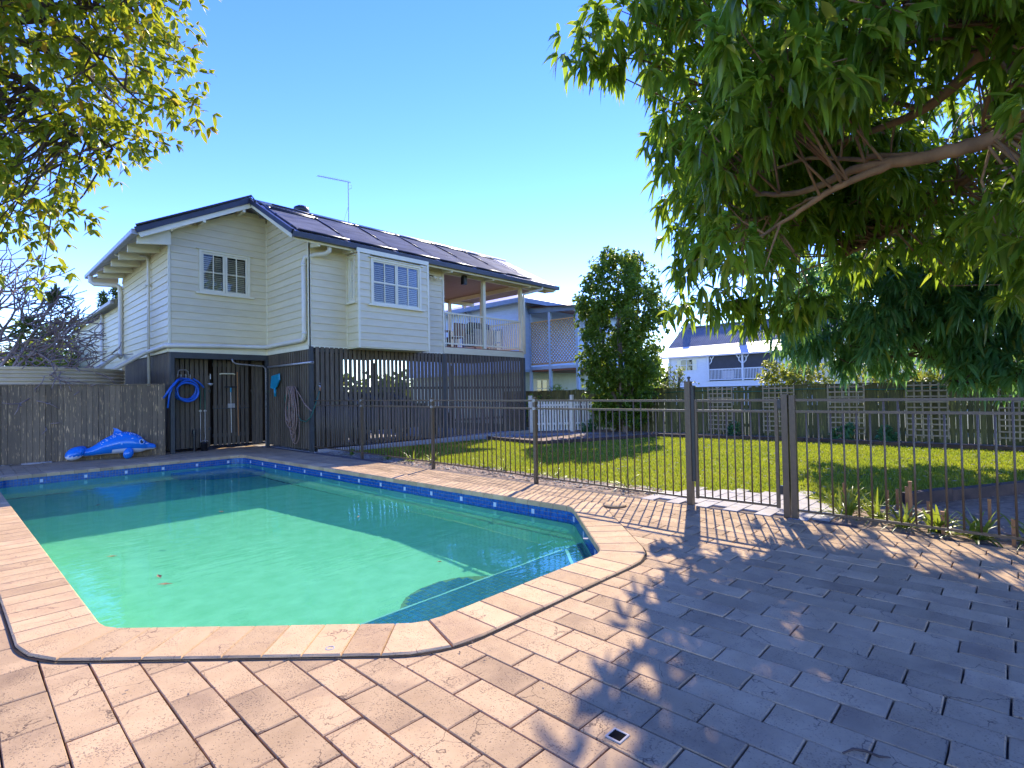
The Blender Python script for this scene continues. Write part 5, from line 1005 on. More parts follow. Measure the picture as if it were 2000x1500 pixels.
# rear lower wing on the left
mb=MB(); mb.prism([(3.70,20.6),(7,20.6),(7,30),(3.70,30)],0,4.35); ew=build('rear_wing',mb,M['board'],house)
F5=Fr((3.70,20.6),(0,1),(-1,0)); clad(ew,F5,0.0,9.4,0.4,4.4,[(3.0,3.9,3.5,4.15),(7.9,8.4,1.6,4.0)])
mb=MB(); mb.beam((3.45,20.7,4.45),(3.45,30.2,4.45),0.1,0.1); mb.add([(3.4,20.5,4.5),(3.4,30.2,4.5),(5.4,30.2,5.3),(5.4,20.5,5.3)],[(0,1,2,3)]); mb.add([(7.4,20.5,4.5),(7.4,30.2,4.5),(5.4,30.2,5.3),(5.4,20.5,5.3)],[(0,1,2,3)]); build('rear_roof',mb,M['roof'],house)
window(F5,3.05,3.85,3.55,4.1,1,louvres=False,sill=False)
mb=MB(); F5.box(mb,3.1,3.8,0.0,0.05,3.58,4.08); build('vent_panel',mb,M['louvre'],house)
mb=MB(); mb.tube([(3.62,23.5,4.4),(3.62,23.5,2.3),(3.62,23.2,2.1)],0.05,8); build('downpipe',mb,M['cream'],house,smooth=True)
# downpipes
R=0.045
mb=MB(); mb.tube([(2.93,17.2,5.2),(3.0,17.2,5.17),(3.55,16.95,5.2),(3.6,16.9,5.14),(3.6,16.85,5.0),(3.6,16.85,1.2)],R*0.8,10); mb.box(3.53,3.68,16.78,16.92,4.38,4.41); build('downpipe',mb,M['cream'],house,smooth=True)
mb=MB(); mb.tube([(2.9,20.6,5.2),(2.9,20.6,5.0),(2.98,20.55,4.93),(3.5,20.35,4.93),(3.58,20.3,4.88),(3.6,20.3,4.7),(3.6,20.3,2.75),(3.55,20.1,2.68)],R*1.5,10); build('downpipe',mb,M['cream'],house,smooth=True)
mb=MB(); mb.tube([(3.5,20.2,2.75),(2.6,17.8,2.15),(2.4,17.3,2.05)],R*1.3,10); build('downpipe',mb,M['cream'],house,smooth=True)
mb=MB(); mb.tube([(6.42,12.3,5.07),(6.42,12.3,4.93),(6.38,12.42,4.88),(6.2,12.62,4.86),(6.0,12.75,4.78),(5.98,12.78,4.66),(5.98,12.78,4.0),(5.98,12.78,2.88),(5.98,12.82,2.77),(5.98,12.9,2.74),(5.98,14.0,2.735),(5.98,15.06,2.73),(5.92,15.13,2.73),(4.8,15.135,2.70),(3.7,15.135,2.66),(3.60,15.18,2.655),(3.595,15.3,2.65),(3.595,16.6,2.62),(3.5,16.75,2.58),(2.9,16.95,2.16),(2.75,17.0,2.05)],R*1.25,12); build('downpipe',mb,M['cream'],house,smooth=True)
for z in (4.6,2.9):
    mb=MB(); mb.lathe((5.98,12.78,z),[(R*1.4,-.03),(R*1.45,0),(R*1.4,.03)],12); build('pipe_collar',mb,M['cream'],house,smooth=True)
mb=MB(); mb.tube([(14.35,12.15,5.08),(14.35,12.15,4.98),(14.1,12.4,4.9),(13.87,12.6,4.82),(13.87,12.6,4.7),(13.87,12.6,2.7)],R,10); build('downpipe',mb,M['cream'],house,smooth=True)

# deck with railings
mb=MB(); mb.box(10.29,13.87,12.68,16.7,2.70,2.80); build('deck_floor',mb,M['redwood'],house)
mb=MB(); F3.box(mb,4.22,7.8,0.0,0.035,2.58,2.77); mb.box(13.87,13.9,12.66,16.7,2.58,2.77); build('deck_fascia',mb,M['board'],house)
mb=MB(); mb.box(10.3,15.15,12.7,16.9,5.16,5.18); build('deck_ceiling',mb,M['ceiling'],house)
mb=MB(); mb.beam((10.3,12.68,5.10),(15.18,12.68,5.10),0.06,0.16); mb.beam((10.3,16.65,5.10),(15.18,16.65,5.10),0.06,0.16); mb.beam((13.82,12.7,5.08),(13.82,16.7,5.08),0.06,0.14); build('deck_beam',mb,M['trim'],house)
for x,y in ((12.03,12.72),(13.82,12.72),(13.82,14.7),(13.82,16.6),(12.03,16.6)):
    mb=MB(); mb.box(x-.055,x+.055,y-.055,y+.055,2.8,5.05); build('deck_post',mb,M['trim'],house)
def railing(a,b,n):
    a=Vector(a);b=Vector(b)
    mb=MB(); mb.beam(a+Vector((0,0,1.04)),b+Vector((0,0,1.04)),0.06,0.05); mb.beam(a+Vector((0,0,0.1)),b+Vector((0,0,0.1)),0.045,0.045)
    r=build('railing',mb,M['trim'],house)
    bm=MB(); bm.box(-.012,.012,-.012,.012,0.12,1.015); me=mesh_of('baluster',bm,M['trim'])
    for i in range(1,n): link('baluster',me,r,a.lerp(b,i/n))
railing((10.32,12.72,2.8),(11.97,12.72,2.8),16); railing((12.09,12.72,2.8),(13.76,12.72,2.8),16); railing((13.82,12.78,2.8),(13.82,16.55,2.8),36)
mb=MB(); mb.box(-.06,.06,-.05,.05,-.16,.16); sp=thing('outdoor_speaker','black speaker hanging under the porch eave above the railing','speaker',(11.1,12.62,4.92))
mb=MB(); mb.box(11.03,11.17,12.54,12.68,4.78,5.06); build('cabinet',mb,M['black'],sp); mb=MB(); mb.box(11.045,11.155,12.53,12.539,4.8,5.04); build('grille',mb,M['darkpaint'],sp)
fl_=thing('flood_light','twin white floodlight on the wall beside the bay window','light',(9.85,12.6,4.86))
mb=MB(); mb.box(9.6,9.72,12.58,12.66,4.82,4.94); mb.tube([(9.7,12.6,4.88),(9.85,12.52,4.84)],0.015,6); build('bracket',mb,M['black'],fl_)
for dx in (0.0,0.2):
    mb=MB(); mb.ellip((9.84+dx,12.5,4.80),0.055,0.07,0.055,10,8); build('lamp_head',mb,M['trim'],fl_,smooth=True)
# furniture on the deck
tb=thing('deck_table','timber table on the porch deck behind the white railing','table',(11.2,14.6,2.8))
mb=MB(); mb.box(10.6,11.9,14.2,15.0,3.5,3.54); build('table_top',mb,M['redwood'],tb)
for x in (10.65,11.85):
    for y in (14.25,14.95): mb=MB(); mb.box(x-.03,x+.03,y-.03,y+.03,2.8,3.5); build('leg',mb,M['redwood'],tb)
for i,(x,y,lab) in enumerate(((10.75,13.7,'red brown slatted chair at left end of the porch table'),(11.55,13.6,'red brown slatted chair in front of the porch table'))):
    ch=thing('deck_chair',lab,'chair',(x,y,2.8),'chairs around the porch table')
    mb=MB(); mb.box(x-.22,x+.22,y-.2,y+.2,3.2,3.23); build('seat',mb,M['redwood'],ch)
    mb=MB(); [mb.box(x-.22+.1*k,x-.16+.1*k,y-.22,y-.2,3.25,3.65) for k in range(5)]; mb.box(x-.22,x+.24,y-.225,y-.195,3.62,3.68); build('backrest',mb,M['redwood'],ch)
    for dx in (-.19,.19):
        for dy in (-.17,.17): mb=MB(); mb.box(x+dx-.02,x+dx+.02,y+dy-.02,y+dy+.02,2.8,3.2); build('leg',mb,M['redwood'],ch)
bb=thing('barbecue','covered barbecue on the porch deck beside the right post','barbecue',(12.6,13.6,2.8))
mb=MB(); mb.box(12.2,13.0,13.35,13.9,2.95,3.55); build('cart',mb,M['steel'],bb); mb=MB(); mb.tube([(12.2,13.62,3.58),(13.0,13.62,3.58)],0.22,14); build('hood',mb,M['darkpaint'],bb,smooth=True)
mb=MB(); [mb.ellip((x,13.45,2.87),.06,.03,.06,8,6) for x in (12.3,12.9)]; build('wheel',mb,M['black'],bb)
# tv antenna
an=thing('tv_antenna','thin tv antenna on a pole above the house ridge','antenna',(8.26,14.6,6.5))
mb=MB(); mb.tube([(8.26,14.6,6.45),(8.26,14.6,7.82)],0.014,6); build('mast',mb,M['gutter'],an)
mb=MB(); mb.tube([(7.28,14.6,7.74),(8.34,14.6,7.84)],0.012,5)
for k in range(14): x=7.3+0.07*k; mb.tube([(x,14.5,7.745+0.0066*k),(x,14.7,7.745+0.0066*k)],0.005,4)
mb.tube([(8.26,14.58,7.6),(8.36,14.58,7.66),(8.36,14.58,7.74),(8.28,14.58,7.78)],0.006,4); mb.tube([(8.1,14.6,6.6),(8.26,14.6,7.1)],0.006,4)
build('boom',mb,M['gutter'],an)

# understorey: slab, posts, slat screens
mb=MB(); mb.prism([(6.12,12.58),(13.95,12.58),(13.95,20.3),(3.75,20.3),(3.75,15.3),(6.12,15.3)],-.12,-.032); mb.box(6.2,13.95,12.5,12.58,-.12,0.03); build('slab',mb,M['concrete'],house)
def slatmesh(w,h,t=0.02,m='slat'):
    mb=MB(); mb.box(-w/2,w/2,-t/2,t/2,0,h); return mesh_of('slat',mb,M[m])
def screen(fr,a0,a1,pitch,w,z0,z1,d=0.0,gaprows=(0.5,1.5,2.45),skip=()):
    mb=MB()
    for z in gaprows: fr.box(mb,a0,a1,d-0.06,d-0.011,z,z+0.07)
    s=build('slat_screen',mb,M['darkpaint'],house); me=slatmesh(w,z1-z0)
    n=int(round((a1-a0)/pitch)); an=math.atan2(fr.u.y,fr.u.x)
    for i in range(n):
        if i in skip: continue
        a=a0+pitch*(i+0.5); q=fr.p(a,d,z0+random.uniform(-.004,.004)); link('slat',me,s,q,rz=an+random.uniform(-.01,.01))
    return s
FS=Fr((6.12,12.64),(1,0),(0,-1))
screen(FS,0.06,7.72,0.1285,0.092,0.06,2.57)
mb=MB(); FS.box(mb,0.0,0.86,-0.10,-0.065,0.06,2.42); build('backing_board',mb,M['slat'],house)
for a in range(9):
    pass
FR=Fr((6.06,15.2),(0,-1),(-1,0))
screen(FR,0.05,2.5,0.129,0.075,0.03,2.5)
mb=MB(); FR.box(mb,0,2.5,-0.1,-0.065,0.03,2.5); build('backing_board',mb,M['slat'],house)
FD=Fr((3.78,15.62),(1,0),(0,-1))
screen(FD,0.0,0.95,0.112,0.086,0.05,2.5)
mb=MB(); FD.box(mb,0.0,0.95,-0.1,-0.065,0.05,1.95); build('backing_board',mb,M['slat'],house)
# slatted door
mb=MB()
for z in (0.3,1.06,2.2): FD.box(mb,1.0,1.92,-0.05,-0.011,z,z+0.09)
dr=build('slatted_door',mb,M['darkpaint'],house); me=slatmesh(0.085,2.4)
for i in range(8): link('slat',me,dr,FD.p(1.055+0.115*i,0,0.08))
mb=MB(); FD.box(mb,1.36,1.54,0.012,0.03,1.07,1.19); build('latch_plate',mb,M['steel'],dr)
mb=MB(); FD.box(mb,1.0,1.9,0.014,0.03,1.05,1.075); build('bolt_bar',mb,M['darkpaint'],dr)
FP=Fr((5.76,15.62),(0,-1),(-1,0)); 
FQ=Fr((5.76,15.6),(1,0),(0,-1))
screen(FQ,0.0,0.3,0.1,0.09,0.05,2.5)
mb=MB(); mb.box(3.70,6.06,15.17,15.25,2.36,2.505); build('beam',mb,M['darkpaint'],house)
for x,y in ((3.735,15.21),(6.03,15.2),(6.09,12.66),(10.27,12.67),(13.87,12.67),(13.87,16.6),(10.3,16.6),(3.8,20.0),(7.9,16.9)):
    mb=MB(); mb.box(x-.045,x+.045,y-.045,y+.045,-0.02,2.5 if y>12.7 else 2.57); build('stump_post',mb,M['darkpaint'],house)
FW=Fr((3.70,15.25),(0,1),(-1,0)); screen(FW,0.02,5.0,0.13,0.09,0.05,2.5)
mb=MB(); mb.tube([(5.98,15.17,0.0),(5.985,15.15,2.0),(5.97,15.13,2.13),(5.9,15.13,2.2),(5.2,15.13,2.25),(5.12,15.13,2.3),(5.1,15.13,2.38)],0.02,8); build('conduit',mb,M['bracket'],house,smooth=True)
mb=MB(); mb.tube([(6.0,15.05,2.17),(6.0,12.52,2.17)],0.026,10); build('horizontal_pipe',mb,M['steel'],house,smooth=True)
mb=MB(); mb.tube([(6.0,12.52,2.17),(6.05,12.50,2.17),(6.05,12.48,2.17)],0.034,10); build('pipe_end',mb,M['steel'],house,smooth=True)

mb=MB(); mb.box(3.85,8.2,17.2,17.28,-.02,2.5); mb.box(3.85,3.9,15.8,17.2,-.02,2.5); build('dark_backing_wall',mb,M['inside'],house)  # added dark wall, keeps the space behind the door dark
mb=MB(); mb.box(9.6,13.8,18.2,18.25,0.0,1.0); build('dark_rear_panel',mb,M['inside'],house,kind='stuff')  # added dark panel, blocks the bright garden seen under the house
# car parked under the house
car=thing('parked_car','taupe car parked in the shade behind the dark slat screen','car',(9.2,14.3,0))
def prof(pts,y0,y1,mat,name,tuck=0.0):
    n=len(pts); mb=MB(); c=len(pts)
    vs=[(x,y0+tuck*max(0,z-0.9),z) for x,z in pts]+[(x,y1-tuck*max(0,z-0.9),z) for x,z in pts]
    mb.add(vs,[tuple(range(n)),tuple(range(2*n-1,n-1,-1))]+[(i,i+n,(i+1)%n+n,(i+1)%n) for i in range(n)])
    return build(name,mb,mat,car)
prof([(7.05,.35),(11.15,.35),(11.2,.62),(11.05,.88),(10.1,.98),(9.4,1.42),(7.6,1.45),(7.1,1.0),(7.0,.6)],13.5,15.1,M['carpaint'],'body',0.28)
prof([(9.3,1.36),(10.0,1.0),(8.9,1.0),(8.9,1.38)],13.49,15.11,M['pane'],'side_window',0.28); prof([(8.8,1.38),(8.8,1.0),(7.35,1.0),(7.65,1.38)],13.49,15.11,M['pane'],'side_window',0.28)
for x in (7.9,10.35):
    for y in (13.55,15.05):
        mb=MB(); mb.tube([(x,y-.09,.31),(x,y+.09,.31)],0.31,18); wl_=build('wheel',mb,M['tyre'],car); mb=MB(); mb.tube([(x,y-.095,.31),(x,y+.095,.31)],0.19,14); build('rim',mb,M['steel'],wl_)
mb=MB(); mb.box(11.16,11.2,13.65,13.9,.62,.74); build('headlight',mb,M['whitetile'],car); mb=MB(); mb.box(11.16,11.2,14.7,14.95,.62,.74); build('headlight',mb,M['whitetile'],car)

# ------------------------------------------------------------------ things hung on the screens
hs=thing('pool_hose','coiled blue pool hose hanging from a wire rack at the corner post','hose',(4.08,15.5,1.6))
pts=[]
for k in range(0,140):
    a=-2.4+2*PI*k/36; r=0.275+0.025*math.sin(k*.23)-0.0003*k
    pts.append((4.08+r*math.cos(a)*(1+.04*math.sin(k*.11)),15.46-0.0016*k,1.60-0.02*(k/36)+r*1.02*math.sin(a)))
mb=MB(); mb.tube(pts,0.026,9); build('coil',mb,M['hoseblue'],hs,smooth=True)
mb=MB(); mb.tube([(3.96,15.3,1.86),(3.84,15.14,1.80),(3.68,15.12,1.60),(3.52,15.12,1.36)],0.03,9); build('loose_end',mb,M['hoseblue'],hs,smooth=True)
mb=MB(); mb.tube([(3.88,15.3,1.83),(3.74,15.13,1.70),(3.655,15.12,1.45),(3.62,15.12,1.12)],0.022,9); mb.tube([(4.25,15.4,1.85),(4.36,15.38,1.78),(4.5,15.38,1.62)],0.022,9); build('loose_end',mb,M['hoseblue'],hs,smooth=True)
rk=thing('hose_rack','small wire rack on the slats holding the blue hose','rack',(4.08,15.55,1.9))
mb=MB()
for x in (3.97,4.08,4.18): mb.tube([(x,15.58,1.95),(x,15.36,1.95),(x,15.36,1.72)],0.008,5)
mb.tube([(3.94,15.57,1.9),(3.96,15.55,2.05),(4.0,15.55,2.08),(4.13,15.55,2.08),(4.18,15.55,2.04),(4.2,15.57,1.9)],0.012,6); build('wire_frame',mb,M['steel'],rk)
st=thing('kitchen_strainer','small metal strainer hanging beside the blue hose','strainer',(4.70,15.55,1.75))
mb=MB(); mb.tube([(4.70,15.55,1.98),(4.70,15.54,1.85)],0.012,6); build('handle',mb,M['steel'],st); mb=MB(); mb.lathe((4.70,15.55,1.74),[(0.0,-.07),(0.05,-.05),(0.075,0),(0.07,0.0),(0.045,-.04),(0.0,-.055)],14); o=build('bowl',mb,M['steel'],st,smooth=True)
br=thing('pool_squeegee','teal and black long handled squeegee leaning on the slatted door','squeegee',(5.2,15.55,0.9))
mb=MB(); mb.box(5.05,5.36,15.53,15.57,1.62,1.66); build('blade',mb,M['black'],br); mb=MB(); mb.tube([(5.205,15.55,1.62),(5.205,15.55,1.50)],0.022,8); build('socket',mb,M['teal'],br); mb=MB(); mb.tube([(5.205,15.55,1.50),(5.22,15.57,0.4)],0.009,6); build('handle',mb,M['steel'],br)
pb=thing('pool_brush','pale wall brush on a pole hung above the squeegee','brush',(5.12,15.56,2.0))
mb=MB(); mb.tube([(4.93,15.56,1.985),(4.97,15.54,2.0),(5.27,15.54,2.0),(5.31,15.56,1.985)],0.018,6); build('brush_head',mb,M['trim'],pb); mb=MB(); mb.tube([(5.38,15.57,2.05),(5.40,15.57,0.3)],0.014,6); build('pole',mb,M['stake'],pb)
ps=thing('garden_fork_handles','thin green handled sticks hanging beside the hose','stick',(4.5,15.56,1.2))
for x in (4.46,4.57): mb=MB(); mb.tube([(x,15.56,1.6),(x,15.56,1.05)],0.012,6); build('green_handle',mb,M['grassplastic'] if 'grassplastic' in M else M['hosegreen'],ps); mb=MB(); mb.tube([(x,15.56,1.05),(x,15.56,.2)],0.008,5); mb.box(x-.035,x+.035,15.55,15.57,1.0,1.03); build('shaft',mb,M['steel'],ps)
nt_=thing('leaf_net','teal pool leaf net head on the ribbed screen','net',(6.0,14.45,1.7))
mb=MB(); n_=[]; 
pp=[(14.78,1.62),(14.70,1.93),(14.25,1.97),(14.22,1.80),(14.38,1.63),(14.47,1.58),(14.58,1.58)]
vs=[(5.985,y,z) for y,z in pp]+[(5.955,y+.02,z-.02) for y,z in pp]; k=len(pp)
mb.add(vs,[tuple(range(k)),tuple(range(2*k-1,k-1,-1))]+[(i,i+k,(i+1)%k+k,(i+1)%k) for i in range(k)]); build('net_head',mb,M['teal'],nt_)
mb=MB(); mb.tube([(5.965,14.52,1.6),(5.965,14.49,1.36)],0.034,8); build('socket',mb,M['teal'],nt_,smooth=True)
def hosecoil(name,label,mat,cy,ztop,zbot,wd,turns,x,seed):
    t=thing(name,label,'hose',(x,cy,(ztop+zbot)/2)); r=random.Random(seed)
    for k in range(turns):
        zb=zbot+(0.75*(k/turns)**1.3)*(ztop-zbot)*.6+r.uniform(0,.06); w=wd*r.uniform(.3,1.1); cc=cy+r.uniform(-.09,.09); pts=[]
        for i in range(25):
            f=i/24; a=2*PI*f
            y=cc+w*math.sin(a)*(0.35+0.65*((1-math.cos(a))/2)**0.6); z=ztop+(zb-ztop)*((1-math.cos(a))/2)
            pts.append((x-0.02-0.016*k,y+.02*math.sin(3*a+k),z))
        mb=MB(); mb.tube(pts[:-1],0.0125,7,closed=True); build('loop',mb,mat,t,smooth=True)
    return t
g=hosecoil('garden_hose','green garden hose looped on the ribbed screen behind the brown hose',M['hosegreen'],13.55,1.58,0.78,0.27,4,6.0,3)
mb=MB(); mb.tube([(5.95,13.2,0.95),(5.95,12.95,0.75),(5.97,12.7,0.72),(6.0,12.5,0.85),(6.1,12.5,1.1),(6.24,12.52,1.5)],0.0125,7); build('feed_length',mb,M['hosegreen'],g,smooth=True)
b=hosecoil('garden_hose','faded brown garden hose hanging in long loops from the ribbed screen',M['hosebrown'],13.35,1.60,0.14,0.30,9,5.97,8)
mb=MB(); mb.tube([(5.96,13.3,1.58),(5.95,13.05,1.42),(5.96,12.75,1.15),(6.02,12.52,0.98)],0.0125,7); build('feed_length',mb,M['hosebrown'],b,smooth=True)
tp=thing('garden_tap','brass garden tap with orange hose fitting on the slats','tap',(6.26,12.58,1.55))
mb=MB(); mb.tube([(6.26,12.63,1.6),(6.26,12.55,1.6),(6.25,12.52,1.55)],0.018,8); mb.tube([(6.24,12.56,1.66),(6.28,12.56,1.66)],0.008,6); build('spout',mb,M['steel'],tp); mb=MB(); mb.tube([(6.25,12.52,1.56),(6.245,12.52,1.47)],0.022,8); build('fitting',mb,M['stake'],tp)
for i,(x,h,lab) in enumerate(((4.28,0.55,'thin black pump tube standing at the foot of the slats'),)):
    t=thing('black_tube',lab,'tube',(x,15.4,0)); mb=MB(); mb.tube([(x,15.45,-.02),(x,15.45,h)],0.035,10); build('shaft',mb,M['black'],t); mb=MB(); mb.tube([(x,15.45,h-.12),(x,15.45,h-.02)],0.05,10); build('collar',mb,M['black'],t)
bk=thing('bucket','small black bucket below the green handled sticks','bucket',(4.5,15.4,0))
mb=MB(); mb.lathe((4.5,15.4,-.015),[(0.075,0),(0.09,0.2),(0.1,0.21),(0.09,0.205),(0.07,0.02),(0,0.02)],16); build('body',mb,M['black'],bk,smooth=True); mb=MB(); mb.tube([(4.41,15.4,.2),(4.43,15.35,.24),(4.5,15.33,.26),(4.57,15.35,.24),(4.59,15.4,.2)],0.005,5); build('handle',mb,M['steel'],bk)

# ------------------------------------------------------------------ inflatable dolphin
dy=lambda x:15.36-0.2*(x-1.7)
dol=thing('inflatable_dolphin','glossy blue inflatable dolphin toy lying against the timber fence','pool toy',(2.5,15.2,0))
spine=[(1.98,.22,.10,.075),(2.08,.23,.10,.09),(2.2,.26,.11,.115),(2.35,.325,.16,.17),(2.5,.37,.2,.215),(2.65,.40,.225,.245),(2.8,.405,.23,.25),(2.92,.385,.22,.235),(3.03,.355,.195,.20),(3.11,.32,.15,.14),(3.17,.30,.11,.10),(3.24,.285,.095,.075),(3.31,.275,.075,.06),(3.345,.27,.03,.025)]
from mathutils.geometry import interpolate_bezier
sp_=catmull(spine,3); NK=24
mb=MB(); vs=[];fs=[];mi=[]
for x,z,ry,rz in sp_:
    for k in range(NK):
        a=2*PI*k/NK; vs.append((x,dy(x)-ry*math.sin(a),z-0.06+rz*math.cos(a)))
for i in range(len(sp_)-1):
    for k in range(NK):
        a=2*PI*(k+.5)/NK; mb.cur=0
        x=sp_[i][0]
        b=1 if math.cos(a)<(-0.45 if x>2.45 else -0.8) else 0
        mb.mi.append(b); mb.f.append((i*NK+k,i*NK+(k+1)%NK,(i+1)*NK+(k+1)%NK,(i+1)*NK+k))
mb.v=vs; mb.f.append(tuple(range(NK-1,-1,-1))); mb.mi.append(0); mb.f.append(tuple((len(sp_)-1)*NK+k for k in range(NK))); mb.mi.append(0)
build('body',mb,[M['dolphin'],M['belly']],dol,smooth=True)
def lump(name,c,rx,ry,rz,rot,mats=None,split=None):
    mb=MB(); mb.ellip(c,rx,ry,rz,18,12,rot)
    if mats:
        mb.mi=[1 if sum(mb.v[i][2] for i in f)/len(f)<split else 0 for f in mb.f]
    return build(name,mb,mats or M['dolphin'],dol,smooth=True)
from mathutils import Euler
lump('tail_fluke',(1.87,dy(1.87)-.05,.165),.20,.17,.135,Euler((0,math.radians(-28),math.radians(8))).to_matrix(),[M['dolphin'],M['belly']],.115)
lump('tail_fluke',(1.95,dy(1.95)+.10,.20),.16,.12,.11,Euler((0,math.radians(-20),math.radians(-25))).to_matrix())
lump('flipper',(2.78,dy(2.78)-.23,.105),.10,.08,.13,Euler((0,math.radians(18),0)).to_matrix())
lump('flipper',(2.72,dy(2.72)+.2,.14),.1,.07,.13,None)
mb=MB(); pr=[(2.53,.53),(2.56,.64),(2.535,.70),(2.62,.675),(2.70,.615),(2.76,.55)]
cx_=2.63
vs=[(x,dy(2.6)-.035*(1 if z<.6 else .35),z) for x,z in pr]+[(x,dy(2.6)+.035*(1 if z<.6 else .35),z) for x,z in pr]; k=len(pr)
mb.add(vs,[tuple(range(k)),tuple(range(2*k-1,k-1,-1))]+[(i,i+k,(i+1)%k+k,(i+1)%k) for i in range(k)]); build('dorsal_fin',mb,M['dolphin'],dol)
def surf(x,zz,lift):
    # point on the near side of the body at height zz
    for i in range(len(sp_)-1):
        if sp_[i][0]<=x<=sp_[i+1][0]:
            f=(x-sp_[i][0])/(sp_[i+1][0]-sp_[i][0]); _,z,ry,rz=[a+(b-a)*f for a,b in zip(sp_[i],sp_[i+1])]
            c=(zz-(z-.06))/rz; c=max(-.98,min(.98,c)); s=math.sqrt(1-c*c)
            n=Vector((0,-s/ry,c/rz)).normalized()
            return Vector((x,dy(x)-ry*s,zz))+n*lift,n
def decal(name,x,z,rx,rz,mat,lift=0.003,n=16,parent=None):
    p,nn=surf(x,z,lift); u=Vector((1,-.2,0)).normalized(); v=nn.cross(u).normalized(); u=v.cross(nn)
    if v.z<0: v=-v
    mb=MB(); pts=[]
    for k in range(n):
        a=2*PI*k/n; q=surf(x+rx*math.cos(a),z+rz*math.sin(a),lift)[0]; pts.append(q)
    c=surf(x,z,lift+.001)[0]
    mb.add([c]+pts,[(0,1+k,1+(k+1)%n) for k in range(n)])
    return build(name,mb,mat,parent or dol,smooth=True)
e=decal('eye',3.04,.355,.058,.058,M['belly'],.004); decal('iris',3.04,.352,.046,.048,M['lightblue'],.006,parent=e); decal('pupil',3.038,.352,.033,.037,M['blackvinyl'],.008,parent=e); decal('glint',3.052,.37,.012,.012,M['belly'],.010,parent=e)
decal('cheek_mark',3.15,.30,.035,.012,M['belly'],.004)
for k in range(46):
    x=random.uniform(2.3,3.1); 
    i=min(range(len(sp_)),key=lambda i:abs(sp_[i][0]-x)); top=sp_[i][1]-.06+sp_[i][3]
    z=top-random.uniform(.012,.075); r=random.uniform(.005,.013)
    decal('spot',x,z,r,r*.8,M['belly'],.002,8)
decal('valve_label',2.86,.44,.03,.008,M['belly'],.003,4)
for x,z,a,b in ((2.62,.36,.028,.016),(2.66,.33,.02,.03),(2.42,.30,.012,.02)): decal('print_patch',x,z,a,b,M['lightblue'],.003,4)

# ------------------------------------------------------------------ timber fence on the left
lf=thing('paling_fence','weathered grey brown timber paling fence behind the dolphin','fence',(1.0,15.7,0))
fy=lambda x:15.13+(3.46-x)*.235
ang=math.atan2(-.235,1)
PM=[]
for i in range(8):
    mb=MB(); w=random.uniform(.046,.053); h=1.70+random.uniform(-.008,.008)
    mb.box(-w,w,-.009,.009,0,h); PM.append(mesh_of('paling',mb,M['paling']))
x=3.46
while x>-3.2:
    link('paling',random.choice(PM),lf,(x,fy(x)-random.choice((0,.006)),-.02),rz=ang+random.uniform(-.012,.012),rot=None); x-=.1005
mb=MB(); mb.beam((3.5,fy(3.5)+.02,1.70),(-3.3,fy(-3.3)+.02,1.70),.10,.03); build('capping',mb,M['paling'],lf)
mb=MB()
for z in (.3,.9,1.5): mb.beam((3.5,fy(3.5)+.045,z),(-3.3,fy(-3.3)+.045,z),.04,.08)
build('rail',mb,M['paling'],lf)
mb=MB(); mb.box(3.50,3.56,fy(3.5)-.02,fy(3.5)+.08,-.02,1.72); build('end_post',mb,M['paling'],lf)

# water tank
tk=thing('water_tank','round beige corrugated water tank behind the timber fence','water tank',(1.35,17.5,0))
pr=[(1.80,-.1)]; z=.1; k=0
while z<2.06: pr.append((1.80+.018*math.sin(k*PI/2),z)); z+=.021; k+=1
pr+=[(1.80,2.07),(1.82,2.09),(1.80,2.11)]
mb=MB(); mb.lathe((1.35,17.5,0),pr,64); build('corrugated_wall',mb,M['tank'],tk,smooth=True)
mb=MB(); mb.lathe((1.35,17.5,0),[(1.79,2.105),(1.2,2.14),(0.02,2.18)],64); build('tank_roof',mb,M['tank'],tk,smooth=True)

# ------------------------------------------------------------------ garden
def polyin(P): return lambda x,y: inside(x,y,P)
STEP=[(6.09,1.42),(6.62,1.50),(7.45,2.05),(7.0,3.2),(6.08,3.5)]
sheet('path_base',STEP,-.047,M['joint'])
stp=bpy.data.objects['path_base']
mbp=MB(); mbp.cap([(-.172,-.082),(.172,-.082),(.172,.082),(-.172,.082)],0,.004,.03); pme=mesh_of('paver',mbp,M['concrete'])
for i in range(-1,5):
    for j in range(13):
        x=6.28+.35*i+(.175 if j%2 else 0); y=1.52+.171*j
        if inside(x,y,offset(STEP,.06)): link('paver',pme,stp,(x,y,-.03+random.uniform(-.002,.002)))
BED=[(6.07,3.5),(6.35,3.4),(6.75,3.62),(6.72,5.3),(6.8,8.0),(6.75,10),(6.9,12.3),(6.13,12.4)]
sheet('mulch_bed',BED,-.047,M['soil'])
RB=[(6.06,-6),(6.07,1.42),(6.62,1.50),(7.55,1.02),(8.15,.62),(9.5,-.15),(11.5,-2),(12,-6)]
sheet('garden_bed',RB,-.046,M['soil'])
BB=[(15.7,-7),(16.5,-7),(16.5,13),(14.5,12.4),(11.0,11.9),(10.75,9.25),(12.7,8.35),(14.45,7.85),(14.65,5.9),(14.95,4.0),(14.75,2.5),(14.85,-7)]
sheet('back_bed',BB,-.048,M['soil'])
